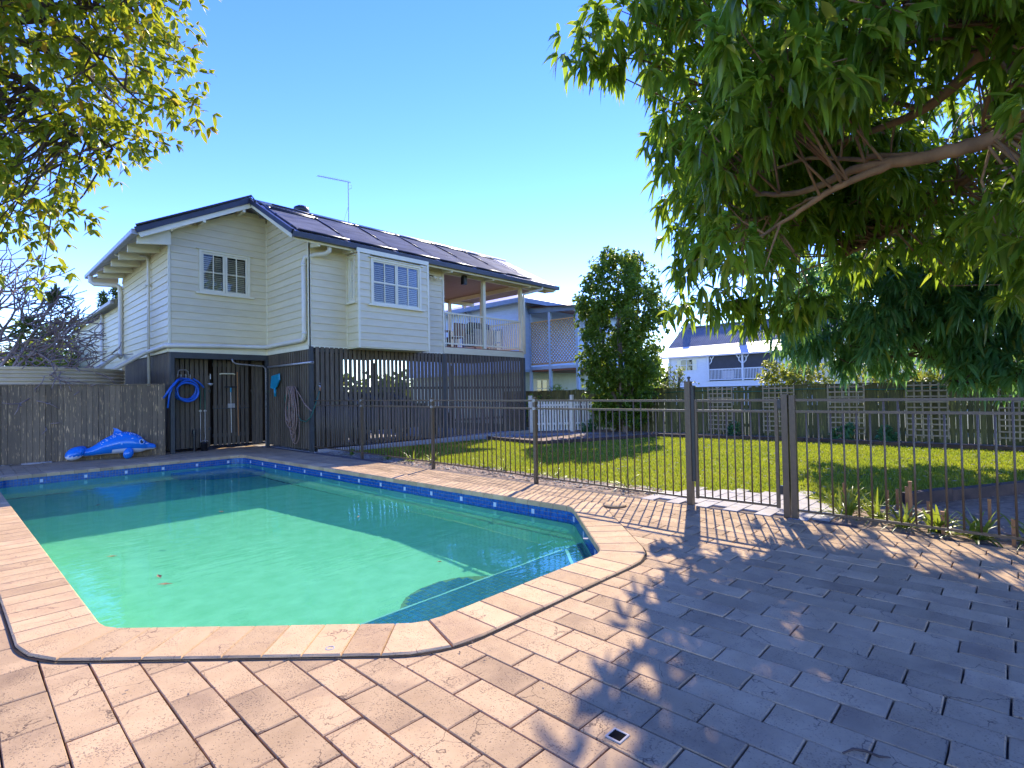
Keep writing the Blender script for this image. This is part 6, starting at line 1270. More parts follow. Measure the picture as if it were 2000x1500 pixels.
def chips(name,poly,n,zs,size,mat,rng):
    xs=[p[0] for p in poly]; ys=[p[1] for p in poly]; mb=MB(); k=0
    while k<n:
        x=rng.uniform(min(xs),max(xs)); y=rng.uniform(min(ys),max(ys))
        if not inside(x,y,poly): continue
        k+=1; L=rng.uniform(.4,1.3)*size; a=rng.uniform(0,PI); w=L*rng.uniform(.25,.6); t=rng.uniform(-.3,.3)*L
        c,s=math.cos(a),math.sin(a); z=zs+rng.uniform(0,.02)
        mb.add([(x+c*L-s*w,y+s*L+c*w,z+t),(x-c*L-s*w,y-s*L+c*w,z-t*.2),(x-c*L+s*w,y-s*L-c*w,z-t),(x+c*L+s*w,y+s*L-c*w,z+t*.3),(x,y,z+L*.35)],[(0,1,4),(1,2,4),(2,3,4),(3,0,4),(3,2,1,0)])
    o=build(name,mb,mat); o['kind']='stuff'; return o
pr_=random.Random(4)
chips('bark_mulch',BED,1500,-.045,.03,M['litter'],pr_)
chips('bark_mulch',RB,1100,-.044,.016,M['litter'],pr_)
chips('bark_mulch',BB,1400,-.046,.035,M['litter'],pr_)
LAWN=[(6.3,-6),(14.75,-6),(14.9,4),(14.6,5.9),(14.4,7.8),(12.7,8.3),(10.7,9.2),(10.9,11.7),(6.8,12.1),(6.7,3.5)]
chips('fallen_leaf_litter',[(7.2,1.2),(14.6,-2),(14.6,5.5),(8,6)],330,-.02,.022,M['litter'],pr_)
chips('leaf_debris',[(-2,16.2),(2.9,15.05),(3.5,15.0),(3.5,15.1),(-2,16.4)],170,-.02,.03,M['litter'],pr_)
chips('leaf_debris',[(0,0),(6,-1.5),(6,2.4),(2,2.2),(0.2,3.4)],110,-.016,.0065,M['soil'],pr_)
chips('leaf_debris',[(4.9,2.6),(5.9,2.2),(5.95,12),(5.1,12)],60,-.016,.011,M['litter'],pr_)
# grass
def grass(n,rng):
    pts=[]
    while len(pts)<n:
        m=n
        y=rng.uniform(-6,12.2,m); x=6.2+8.6*rng.random(m)**1.25
        for a,b in zip(x,y):
            if len(pts)>=n: break
            if inside(a,b,LAWN) and not inside(a,b,STEP) and not inside(a,b,RB) and not inside(a,b,BED): pts.append((a,b))
    P=np.array(pts); h=rng.uniform(.025,.06,n); an=rng.uniform(0,2*PI,n); w=.006+.0006*P[:,0]
    tilt=rng.normal(0,.018,(n,2))
    b0=np.column_stack([P[:,0]-np.cos(an)*w,P[:,1]-np.sin(an)*w,np.full(n,-.057)])
    b1=np.column_stack([P[:,0]+np.cos(an)*w,P[:,1]+np.sin(an)*w,np.full(n,-.057)])
    t=np.column_stack([P+tilt,-.057+h])
    V=np.stack([b0,b1,t],1)
    me=bpy.data.meshes.new('grass'); me.vertices.add(n*3); me.vertices.foreach_set('co',V.reshape(-1).astype(np.float32))
    me.loops.add(n*3); me.loops.foreach_set('vertex_index',np.arange(n*3,dtype=np.int32)); me.polygons.add(n); me.polygons.foreach_set('loop_start',np.arange(n,dtype=np.int32)*3)
    me.update(calc_edges=True); a=me.attributes.new('rnd','FLOAT','POINT'); a.data.foreach_set('value',np.repeat(rng.random(n),3).astype(np.float32))
    me.materials.append(M['grass']); o=link('grass',me); o['kind']='stuff'; return o
grass(110000,RNG)
# strappy plants
def strappy(x,y,n,L,Wd,label,rng,mat='strap'):
    n=int(n*1.5); L*=1.15; Wd*=1.1
    t=thing('strappy_plant',label,'plant',(x,y,-.05),'strappy garden plants along the pool fence')
    an=rng.uniform(0,2*PI,n); el=rng.uniform(.45,1.35,n)
    D=np.column_stack([np.cos(an)*np.cos(el),np.sin(an)*np.cos(el),np.sin(el)])
    B=np.column_stack([x+rng.normal(0,.03,n),y+rng.normal(0,.03,n),np.full(n,-.05)])
    for i in range(n):
        l=L*rng.uniform(.6,1.15); d=D[i]; h=np.array([d[0],d[1],0]); h/=np.linalg.norm(h)+1e-9; s=np.array([-h[1],h[0],0])
        mb=MB(); vs=[]; K=6
        for k in range(K+1):
            f=k/K; p=B[i]+d*l*f+np.array([0,0,-1])*l*.55*f*f*(1.25-el[i]*.5); w=Wd*(.6+.8*f if f<.4 else .92*(1-f)**.6)*.6
            vs+=[tuple(p-s*w),tuple(p-np.array([0,0,w*.5])),tuple(p+s*w)]
        fs=[]
        for k in range(K):
            a=3*k; fs+=[(a,a+1,a+4,a+3),(a+1,a+2,a+5,a+4)]
        mb.add(vs,fs); o=build('leaf',mb,M[mat],t,smooth=True)
rg=np.random.default_rng(5)
for x,y,n,L,Wd,lab in ((6.45,1.36,30,.50,.022,'large yellow green strappy clump right of the gate hinge post'),(6.5,1.1,24,.46,.02,'yellow green strappy clump second from the gate in the garden bed'),(6.3,.85,18,.40,.028,'broad leaved green strappy plant beside the tallest stake'),(6.28,.58,18,.42,.034,'low broad strappy plant near the middle of the garden bed'),(6.2,.3,16,.42,.034,'low dark green strappy plant toward the right of the bed'),(6.25,-.05,16,.40,.03,'strappy plant at the right edge of the garden bed'),
    (6.44,4.0,16,.50,.014,'tall spiky clump in the mulch strip nearest the gate'),(6.36,3.55,12,.30,.012,'short spiky clump at the path end of the mulch strip'),(6.56,5.32,16,.36,.014,'spiky clump right behind the third fence post from the house'),(6.7,5.85,16,.40,.014,'spiky clump left of the third fence post from the house'),(6.7,6.6,14,.36,.013,'small spiky clump in the middle of the fence panel'),(6.8,7.2,14,.34,.013,'small spiky clump right of the second fence post'),(6.6,8.5,20,.44,.02,'pale striped clump left of the second fence post'),(6.5,9.1,18,.42,.02,'pale striped clump in the shade behind the fence'),(6.45,9.85,20,.46,.018,'green arching clump near the first fence post'),(6.4,11.3,16,.40,.016,'arching clump in the corner between fence and slats')):
    strappy(x,y,n,L,Wd,lab,rg)
for i,(x,y,h,lab) in enumerate(((7.14,1.52,.20,'short orange stake behind the strappy clump nearest the gate'),(6.9,1.51,.14,'shortest stake beside the path'),(6.91,1.07,.2,'orange stake in the middle of the strappy clumps'),(7.17,1.02,.18,'stake at the sleeper edge behind the clumps'),(7.13,.93,.22,'stake at the near end of the dark sleeper'),(6.43,.81,.38,'tallest orange stake in the garden bed'),(6.88,.72,.13,'low stake in front of the dark sleeper'),(6.8,.25,.22,'wide stake in the bare soil at the right'),(6.1,.08,.18,'stake against the fence at the far right'),(6.22,.55,.16,'thin red stake low among the broad leaves'))):
    t=thing('garden_stake',lab,'stake',(x,y,-.05),'timber stakes in the garden bed'); mb=MB(); mb.box(x-.013,x+.013,y-.013,y+.013,-.05,h*.94); build('shaft',mb,M['stake'],t); mb=MB(); mb.box(x-.015,x+.015,y-.015,y+.015,h*.94,h); build('tip',mb,M['stake'],t)
for i,(a,b,lab) in enumerate((((7.55,1.0),(8.1,.66),'dark weathered sleeper edging nearest the path'),((8.12,.66),(9.4,-.1),'dark weathered sleeper edging along the bare soil bed'),((9.4,-.1),(11.4,-2),'dark sleeper edging at the right end of the soil bed'))):
    mb=MB(); mb.beam((*a,-.0),(*b,.02),.11,.16); o=build('timber_sleeper',mb,M['sleeper']); tag(o,lab,'sleeper','sleepers edging the garden beds')
KB=[(11.05,11.6),(10.7,9.2),(12.7,8.35),(14.45,7.85),(14.65,5.9),(14.95,4.0),(14.75,2.5),(14.85,-5)]
kl=['edging sleeper by the house end of the lawn','edging sleeper in front of the white picket fence','edging sleeper below the dense garden tree','edging sleeper right of the dense garden tree','edging sleeper behind the lawn seen through the gate','edging sleeper along the back bed right of the gate','edging sleeper along the shaded back bed']
for (a,b),lab in zip(zip(KB[:-1],KB[1:]),kl):
    mb=MB(); mb.beam((*a,-.01),(*b,-.01),.10,.13); o=build('timber_sleeper',mb,M['sleeper']); tag(o,lab,'sleeper','sleepers edging the garden beds')

# ------------------------------------------------------------------ back fence with trellis
bf=thing('paling_fence','mossy green brown paling fence along the back of the lawn','fence',(16.25,5,0))
PM=[]
for i in range(8):
    mb=MB(); w=random.uniform(.046,.055); h=1.45+random.uniform(-.012,.012)
    mb.box(-.009,.009,-w,w,0,h); PM.append(mesh_of('paling',mb,M['mossypaling']))
y=-6.0
while y<16.0:
    link('paling',random.choice(PM),bf,(16.25+random.choice((0,.008)),y,-.06),rot=(random.uniform(-.008,.008),0,0)); y+=.104+random.uniform(0,.007)
mb=MB()
for z in (.25,.8,1.25): mb.beam((16.31,-6,z),(16.31,16,z),.04,.09)
build('rail',mb,M['mossypaling'],bf)
mb=MB(); mb.beam((16.25,-6,1.405),(16.25,16,1.405),.09,.03); build('capping',mb,M['mossypaling'],bf)
mb=MB(); mb.tube([(16.21,y_,1.27+.025*math.sin(y_*1.9)) for y_ in np.arange(-6,9,.5)],.012,6); o=build('drip_hose',mb,M['hosegreen'],bf,smooth=True)
for i,(a,b,lab) in enumerate(((6.32,7.05,'square lattice trellis panel left of the gate latch post'),(4.6,5.42,'square lattice trellis panel behind the gate hinge post'),(2.94,3.76,'square lattice trellis panel second to the right of the gate'),(1.27,2.06,'square lattice trellis panel third to the right of the gate'),(-.45,.38,'square lattice trellis panel at the far right'))):
    t=thing('trellis',lab,'trellis',(16.2,(a+b)/2,0),'lattice trellises on the back fence')
    for y in np.linspace(a,b,6): mb=MB(); mb.box(16.19,16.205,y-.017,y+.017,.05,1.40); build('upright_lath',mb,M['trellis'],t)
    for z in np.arange(.12,1.42,.135): mb=MB(); mb.box(16.175,16.189,a-.02,b+.02,z-.017,z+.017); build('cross_lath',mb,M['trellis'],t)
# white picket fence at the house corner
wf_=thing('picket_fence','low white picket fence between the house corner and the dense tree','fence',(15,11.7,0))
a=Vector((13.95,12.45,-.06)); b=Vector((16.15,10.5,-.06)); an=math.atan2(b.y-a.y,b.x-a.x)
pm=MB(); pm.box(-.03,.03,-.008,.008,0.06,1.12); pm=mesh_of('picket',pm,M['whitefence'])
for i in range(31): link('picket',pm,wf_,a.lerp(b,i/30),rz=an)
for f in (0.0,.5,1.0):
    q=a.lerp(b,f); mb=MB(); mb.box(q.x-.05,q.x+.05,q.y-.05,q.y+.05,-.06,1.24); build('post',mb,M['whitefence'],wf_)
mb=MB()
for z in (.3,.95): mb.beam(a+Vector((.03,.03,z)),b+Vector((.03,.03,z)),.03,.07)
build('rail',mb,M['whitefence'],wf_)
sheet('concrete_path',[(13.0,12.3),(16.0,9.6),(15.5,9.2),(12.6,11.4),(11.2,11.95)],-.04,M['concrete'])

# ------------------------------------------------------------------ neighbouring houses
nb=thing('blue_house','pale blue weatherboard house with a hipped pinkish roof behind the porch','house',(22,20,0))
X0,X1,Y0,Y1,ZE=17.66,27,16.25,25,5.5
mb=MB(); mb.prism([(X0,Y0),(X1,Y0),(X1,Y1),(X0,Y1)],2.3,ZE); wbl=build('wall',mb,M['bluewall'],nb)
G1=Fr((X0,Y0),(0,1),(-1,0)); G2=Fr((X0,Y0),(1,0),(0,-1))
clad(wbl,G1,0,8.7,2.4,ZE-.05,[(0.0,0.0,0,0)],M['bluewall'],.2); clad(wbl,G2,0,9,2.4,ZE-.05,(),M['bluewall'],.2)
mb=MB(); mb.prism([(X0+.4,Y0+.2),(X1,Y0+.2),(X1,Y1),(X0+.4,Y1)],-.1,2.3); build('lower_wall',mb,M['greenwall'],nb)
mb=MB(); o_=.55; e=[(X0-o_,Y0-o_,ZE),(X1+o_,Y0-o_,ZE),(X1+o_,Y1+o_,ZE),(X0-o_,Y1+o_,ZE),(22,20.6,7.0),(22.7,20.6,7.0)]
mb.add(e,[(0,1,5,4),(1,2,5),(2,3,4,5),(3,0,4)]); build('roof',mb,M['pinkroof'],nb)
mb=MB(); 
for p,q in (((X0-o_,Y0-o_),(X1+o_,Y0-o_)),((X0-o_,Y0-o_),(X0-o_,Y1+o_))): mb.beam((*p,ZE-.07),(*q,ZE-.07),.1,.2)
build('gutter',mb,M['bluetrim'],nb)
mb=MB(); mb.add([(X0-o_+.05,Y0-o_+.05,ZE-.1),(X1,Y0-o_+.05,ZE-.1),(X1,Y1,ZE-.1),(X0-o_+.05,Y1,ZE-.1)],[(0,1,2,3)]); build('soffit',mb,M['bluewall'],nb)
mb=MB(); mb.tube([(17.3,18.9,4.4),(17.5,19.9,5.5),(17.6,20.2,6.0),(17.6,20.2,6.5)],.05,8); mb.lathe((17.6,20.2,6.35),[(.05,0),(.22,.05),(.22,.2),(.1,.3),(0,.3)],12); build('vent_pipe',mb,M['gutter'],nb)
def nwin(fr,a0,a1,z0,z1,par,trim,ns=2):
    mb=MB(); t=.07
    fr.box(mb,a0,a0+t,0,.06,z0,z1); fr.box(mb,a1-t,a1,0,.06,z0,z1); fr.box(mb,a0+t,a1-t,0,.06,z1-t,z1); fr.box(mb,a0+t,a1-t,0,.06,z0,z0+t)
    for i in range(1,ns): m_=a0+(a1-a0)*i/ns; fr.box(mb,m_-.03,m_+.03,0,.055,z0+t,z1-t)
    fr.box(mb,a0+t,a1-t,.0,.05,(z0+z1)/2-.02,(z0+z1)/2+.02)
    w=build('window',mb,trim,par); mb=MB(); fr.box(mb,a0+t,a1-t,-.02,.03,z0+t,z1-t); build('pane',mb,M['pane'],w)
    mb=MB(); fr.box(mb,a0+t,a0+t+(a1-a0)*.2,.031,.036,z0+t,z1-t); fr.box(mb,a1-t-(a1-a0)*.2,a1-t,.031,.036,z0+t,z1-t); build('curtain',mb,M['trim'],w)
nwin(G1,1.2,2.3,3.1,4.35,nb,M['bluetrim']); nwin(G1,4.4,6.2,3.1,4.3,nb,M['bluetrim'],3); nwin(Fr((X0+.4,Y0+.2),(1,0),(0,-1)),.5,1.9,1.1,2.0,nb,M['trim'])
LX,LY0,LY1=18.26,13.55,16.25
for x,y in ((LX,LY0),(LX,15.05),(LX,16.2),(22,LY0)):
    mb=MB(); mb.box(x-.06,x+.06,y-.06,y+.06,-.1,4.95); build('verandah_post',mb,M['paleblue'],nb)
mb=MB(); mb.beam((LX-.06,LY0,4.92),(LX-.06,LY1+.3,5.1),.1,.2); mb.beam((LX,LY0-.06,4.92),(23,LY0-.06,4.92),.1,.2); build('verandah_beam',mb,M['bluetrim'],nb)
mb=MB(); mb.add([(LX-.3,LY0-.3,4.98),(23,LY0-.3,4.98),(23,LY1+.2,5.3),(LX-.3,LY1+.2,5.3)],[(0,1,2,3)]); mb.add([(LX-.3,LY0-.3,4.96),(23,LY0-.3,4.96),(23,LY1+.2,5.28),(LX-.3,LY1+.2,5.28)],[(0,1,2,3)]); build('verandah_roof',mb,M['redwood'],nb)
mb=MB(); mb.box(LX-.05,23,LY0-.05,LY1+.1,2.38,2.52); build('verandah_floor',mb,M['paleblue'],nb)
mb=MB(); mb.box(LX,23,LY0,LY1,2.30,2.37); build('verandah_joist',mb,M['redwood'],nb)
mb=MB(); LZ0,LZ1=2.66,4.5
for s_ in (1,-1):
    for c in np.arange(-2.2,5.2,.16):
        pts=[]
        for f in np.linspace(0,1,2): pass
        ya,yb=LY0+.06,LY1+.25; lo_=max(ya,LY0+c) if s_>0 else max(ya,LY0+c)
        # lath from lower edge at y=LY0+c going up at 45 degrees
        y0_,z0_=LY0+c,LZ0; y1_=y0_+s_*(LZ1-LZ0); z1_=LZ1
        if s_<0: y0_+=0; 
        if max(y0_,y1_)<ya or min(y0_,y1_)>yb: continue
        def clipy(y,z,yo,zo,lim,g):
            return (y,z) if (y>=lim if g else y<=lim) else (lim, z+(zo-z)*(lim-y)/(yo-y))
        p=(y0_,z0_);q=(y1_,z1_)
        for g,lim in ((True,ya),(False,yb)):
            p2=clipy(p[0],p[1],q[0],q[1],lim,g); q2=clipy(q[0],q[1],p[0],p[1],lim,g); p,q=p2,q2
        mb.beam((LX-.02-.012*s_,p[0],p[1]),(LX-.02-.012*s_,q[0],q[1]),.012,.052,up=(1,0,0)) if abs(p[1]-q[1])>.02 else None
o=build('lattice_screen',mb,M['lattice'],nb,kind='stuff')
mb=MB(); mb.box(LX-.05,LX+.02,LY0,LY1+.3,LZ1,LZ1+.06); mb.box(LX-.05,LX+.02,LY0,LY1+.3,LZ0-.06,LZ0); build('lattice_frame',mb,M['lattice'],nb)

wh_=thing('white_house','white weatherboard house with a blue grey roof and a screened verandah','house',(46,16,0))
WX=45.0
mb=MB(); mb.prism([(WX,23.2),(WX,11.0),(55,11.0),(55,23.2)],-.1,4.3); ww=build('wall',mb,M['whitewall'],wh_)
H1=Fr((WX,23.2),(0,-1),(-1,0))
clad(ww,H1,0,3.7,1.6,4.3,(),M['whitewall'],.22); clad(ww,H1,9.45,12.2,1.6,4.3,(),M['whitewall'],.22); clad(ww,H1,3.7,9.45,1.2,2.1,(),M['whitewall'],.22)
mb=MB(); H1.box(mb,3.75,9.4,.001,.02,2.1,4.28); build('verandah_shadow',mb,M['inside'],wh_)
mb=MB(); corr(mb,(WX+1.4,24,5.3),(WX+1.4,4,5.3),(WX+4.6,24,7.45),(WX+4.6,4,7.45),.2,.02,0,5); build('roof',mb,M['bluegreyroof'],wh_,smooth=True)
mb=MB(); mb.add([(WX-.5,23.9,4.35),(WX-.5,13.0,4.35),(WX+1.45,12.6,5.34),(WX+1.45,23.9,5.34)],[(0,1,2,3)]); mb.add([(WX+1.0,13.0,4.9),(WX+1.0,4,4.9),(WX+1.45,4,5.34),(WX+1.45,13,5.34)],[(0,1,2,3)]); mb.box(WX-.5,WX-.42,13,23.9,4.22,4.36); build('verandah_roof',mb,M['whiteroof'],wh_)
mb=MB(); mb.prism([(WX+1.1,12.6),(WX+1.1,4),(50,4),(50,12.6)],-.1,4.9); build('wall',mb,M['board'],wh_)
mb=MB(); mb.beam((WX+4.6,24,7.47),(WX+4.6,4,7.47),.5,.12); mb.box(WX+4.3,WX+4.8,23.2,23.8,7.2,7.9); mb.box(WX+.9,WX+1.3,16.7,17.2,4.8,6.2); build('ridge_cap',mb,M['bluegreyroof'],wh_)
nwin(H1,.75,2.75,3.05,4.12,wh_,M['whitewall'])
for a0,a1 in ((3.85,6.55),(6.75,9.4)):
    mb=MB(); H1.box(mb,a0,a1,.05,.08,3.0,4.22); build('blind',mb,M['blind'],wh_)
for a0 in (3.75,6.65,9.4):
    mb=MB(); H1.box(mb,a0-.07,a0+.07,.05,.2,2.1,4.3); p_=build('verandah_post',mb,M['whitewall'],wh_)
    for s_ in (-1,1):
        if (a0<4 and s_<0) or (a0>9 and s_>0): continue
        mb=MB(); pts=[H1.p(a0+s_*.08,.12,3.55),H1.p(a0+s_*.28,.12,3.75),H1.p(a0+s_*.3,.12,3.95),H1.p(a0+s_*.5,.12,4.2)]
        mb.tube(pts,.05,6); pts=[H1.p(a0+s_*.3,.12,3.98),H1.p(a0+s_*.18,.12,4.05),H1.p(a0+s_*.22,.12,4.15)]; mb.tube(pts,.04,6); build('bracket',mb,M['whitewall'],p_)
mb=MB(); H1.box(mb,3.8,9.35,.1,.16,3.05,3.13); H1.box(mb,3.8,9.35,.1,.16,2.18,2.25); rl=build('railing',mb,M['whitewall'],wh_)
bm=MB(); bm.box(-.012,.012,-.025,.025,0,.8); bme=mesh_of('baluster',bm,M['whitewall'])
for k in range(46): link('baluster',bme,rl,H1.p(3.9+.12*k,.13,2.25))
mb=MB(); H1.box(mb,7.9,8.9,.02,.04,2.15,3.1); H1.box(mb,4.9,5.9,.02,.04,2.3,2.95); build('verandah_seat',mb,M['whiteroof'],wh_)
mb=MB(); mb.tube([H1.p(.15,.1,4.3),H1.p(.15,.1,1.6)],.06,6); build('downpipe',mb,M['whitewall'],wh_)

# ------------------------------------------------------------------ trees
def trunk_tree(name,label,cat,base,group=None):
    return thing(name,label,cat,base,group)
def ellblobs(c,rx,ry,rz,n,r,rng,shell=.35,prof=None):
    out=[]
    while len(out)<n:
        q=rng.normal(0,1,3); q/=np.linalg.norm(q); t=shell+(1-shell)*rng.random()**.6
        out.append((c[0]+q[0]*rx*t,c[1]+q[1]*ry*t,c[2]+q[2]*rz*t,r))
    return out
rt=np.random.default_rng(21)
# big mango tree on the right
mg=trunk_tree('mango_tree','large mango tree with long drooping leaves overhanging the paving from the right','tree',(8.6,-2.6,0))
s0=Vector(L_limbs[0][0]); s1=Vector(L_limbs[3][0]); s2=Vector(L_limbs[6][0]); s3=Vector(L_limbs[8][0])
TB=Vector((8.6,-2.6,-.1)); TF=Vector((8.2,-2.3,1.5))
mb=MB(); mb.tube([TB,TB+Vector((-.1,.1,.4)),TF,TF+Vector((-.2,.1,.5))],[.36,.28,.24,.2],12)
for s in (s0,s1,s2,s3): mb.tube([TF+Vector((0,0,-.1)),TF.lerp(s,.5)+Vector((0,0,.3)),s],[.2,.13,.085],10)
build('trunk',mb,M['bark'],mg,smooth=True)
rad=[(.085,.024),(.045,.016),(.035,.012),(.08,.025),(.035,.012),(.02,.008),(.06,.016),(.03,.01),(.06,.02)]
MAIN={1:0,2:0,5:1,4:3,7:3}
for li,(l,(ra,rb)) in enumerate(zip(L_limbs,rad)):
    if li in MAIN:
        ml=[Vector(p) for p in catmull(L_limbs[MAIN[li]],8)]; a0=Vector(l[0]); j=min(range(len(ml)),key=lambda k:(ml[k]-a0).length); l=[tuple(ml[max(0,j-3)]),tuple(ml[j].lerp(a0,.4))]+list(l[1:])
    P=[Vector(p) for p in l]; C=catmull([tuple(p) for p in P],4); n=len(C)
    C=[Vector(p)+Vector(rt.normal(0,.006,3)) for p in C]
    mb=MB(); mb.tube(C,[ra+(rb-ra)*i/(n-1) for i in range(n)],9); build('limb',mb,M['bark'],mg,smooth=True)
mb=twigs(MB(),B_mango,L_limbs,rt,.009,5)
for k in range(130):
    b=B_mango[int(rt.integers(len(B_mango)))]; c=Vector(b[:3]); d=Vector(rt.normal(0,1,3)); d.z*=.5; d.normalize()
    mb.tube([c,c+d*.15+Vector((0,0,-.02)),c+d*.3+Vector((0,0,-.07))],[.007,.005,.003],4,caps=False)
build('twigs',mb,M['bark'],mg,smooth=True)['kind']='stuff'
B,D,L,Wd,dr=whorls(B_mango,9,(8,12),.205,.054,.7,rt,hang=.35,spread=.85,bias=.03)
crown(mg,B,D,L,Wd,dr,M['mango'],rt,single=300)
# second mango tree beyond
m2=trunk_tree('mango_tree','blue green mango tree standing beyond the first above the back fence','tree',(13.6,-3.2,0))
s=Vector(L_limbs2[0][0]); mb=MB(); mb.tube([(14.2,-4.4,-.1),(14.0,-4.0,.9),s],[.3,.24,.16],10); build('trunk',mb,M['darkbark'],m2,smooth=True)
for l,(ra,rb) in zip(L_limbs2,((.16,.03),(.05,.015),(.09,.03))):
    C=catmull(l,4); n=len(C); mb=MB(); mb.tube(C,[ra+(rb-ra)*i/(n-1) for i in range(n)],8); build('limb',mb,M['darkbark'],m2,smooth=True)
mb=twigs(MB(),B_second,L_limbs2,rt,.01,5); build('twigs',mb,M['darkbark'],m2)['kind']='stuff'
B,D,L,Wd,dr=whorls(B_second,34,(8,11),.24,.05,.7,rt,hang=.3,spread=.9,bias=.03)
crown(m2,B,D,L,Wd,dr,M['mango2'],rt)
# left overhanging tree
lt=trunk_tree('broadleaf_tree','yellow green broadleaf tree overhanging from the upper left corner','tree',(-4.5,9.0,0))
s=Vector(L_llimb[0][0]); mb=MB(); mb.tube([(-4.5,9.0,-.1),(-4.4,9.0,2.5),(-4.0,8.9,4.2)],[.3,.24,.18],10)
for l in L_llimb: mb.tube([(-4.0,8.9,4.0),tuple(Vector((-4.0,8.9,4.2)).lerp(Vector(l[0]),.5)+Vector((0,0,.2))),l[0]],[.16,.09,.06],8)
build('trunk',mb,M['darkbark'],lt,smooth=True)
for l in L_llimb:
    C=catmull(l,4); n=len(C); mb=MB(); mb.tube(C,[.06-(.048)*i/(n-1) for i in range(n)],8); build('limb',mb,M['darkbark'],lt,smooth=True)
mb=twigs(MB(),B_left,L_llimb,rt,.009,5); build('twigs',mb,M['darkbark'],lt)['kind']='stuff'
B,D,L,Wd,dr=whorls(B_left,13,(4,7),.135,.06,.35,rt,hang=.15,spread=.9,bias=.06)
crown(lt,B,D,L,Wd,dr,M['lilly'],rt,single=120)
# dense garden tree in the middle
gt_=trunk_tree('garden_tree','dense upright garden tree in front of the back fence','tree',(15.55,9.75,0))
bl=[]
for k in range(300):
    z=rt.uniform(.35,5.9); zz=[.3,1.2,2.4,3.8,4.9,5.6,6.0]; rr=[.75,1.15,1.4,1.55,1.3,.9,.35]
    r=np.interp(z,zz,rr); a=rt.uniform(0,2*PI); t=.25+.75*rt.random()**.5
    bl.append((15.55+r*t*math.cos(a)*.95,9.75+r*t*math.sin(a),z,.30))
mb=MB(); mb.tube([(15.5,9.6,-.1),(15.55,9.7,1.2),(15.6,9.8,3.0),(15.5,9.75,5.2)],[.1,.085,.06,.02],8)
for k in range(7):
    a=2*PI*k/7; mb.tube([(15.52,9.65,.1+.05*k),(15.55+.4*math.cos(a),9.75+.4*math.sin(a),1.5),(15.55+.9*math.cos(a),9.75+.9*math.sin(a),3.4+.2*k)],[.06,.045,.015],6)
build('trunk',mb,M['palebark'],gt_,smooth=True)
B,D,L,Wd,dr=whorls(bl,25,(5,8),.125,.062,.3,rt,hang=-.1,spread=.8,bias=.05)
crown(gt_,B,D,L,Wd,dr,M['hedge'],rt)
def bush(name,label,cat,c,rx,rz,n,per,L_,W_,mat,group=None,trunk=True,ry=None,tm='palebark'):
    t=thing(name,label,cat,(c[0],c[1],-.1),group)
    bl=ellblobs(c,rx,ry or rx,rz,n,rx*.28,rt)
    if trunk:
        mb=MB(); mb.tube([(c[0],c[1],-.12),(c[0]+.05,c[1],c[2]-rz*.3),(c[0],c[1],c[2]+rz*.5)],[.04+.05*rx,.03+.03*rx,.01],7)
        for k in range(5): q=bl[k]; mb.tube([(c[0],c[1],max(.1,c[2]-rz*.6)),tuple((np.array(c)+np.array(q[:3]))/2),q[:3]],[.02+.02*rx,.015+.01*rx,.006],5)
        build('trunk',mb,M[tm],t,smooth=True)
    B,D,L,Wd,dr=whorls(bl,per,(4,7),L_,W_,.3,rt,hang=-.1)
    crown(t,B,D,L,Wd,dr,M[mat],rt)
    return t
bush('garden_shrub','feathery green shrub behind the white picket fence','shrub',(16.9,13.5,.95),.75,.8,40,8,.14,.03,'hedge')
bush('garden_shrub','low dark shrub at the corner of the slatted house','shrub',(15.3,13.6,.75),.5,.55,24,8,.12,.04,'hedge')
bush('garden_shrub','bright yellow green shrub behind the fence in front of the white house','shrub',(22,6.2,1.6),1.25,1.0,70,10,.16,.07,'bush')
bush('garden_shrub','pale feathery sapling behind the fence left of the gate latch post','shrub',(22,10.9,1.6),.75,.95,34,7,.14,.04,'farleaf')
bush('garden_shrub','small yellow leaved shrub beside the dense tree behind the fence','shrub',(20,11.4,1.35),.5,.5,20,8,.16,.07,'bush')
for i,(y,z,lab) in enumerate(((3.6,1.5,'yellow green shrub below the second mango tree'),(1.9,1.4,'lime shrub behind the fence below the mango limb'),(.1,1.6,'yellow green shrub behind the fence at the right edge'),(-2.0,1.7,'shrub beyond the frame edge behind the fence'))):
    if i<3: bush('garden_shrub',lab,'shrub',(23,y,z),1.3,1.05,50,9,.18,.08,'bush')
for i,(x,y,lab) in enumerate(((15.7,6.0,'small dark plant at the foot of the first trellis'),(15.9,2.4,'small dark plant at the foot of the third trellis'),(15.8,3.3,'small leafy plant between the trellises'),(15.2,10.9,'dark clump by the white picket fence'))):
    bush('bed_plant',lab,'plant',(x,y,.14),.26,.2,12,6,.12,.05,'mango2','low plants along the back fence',False)
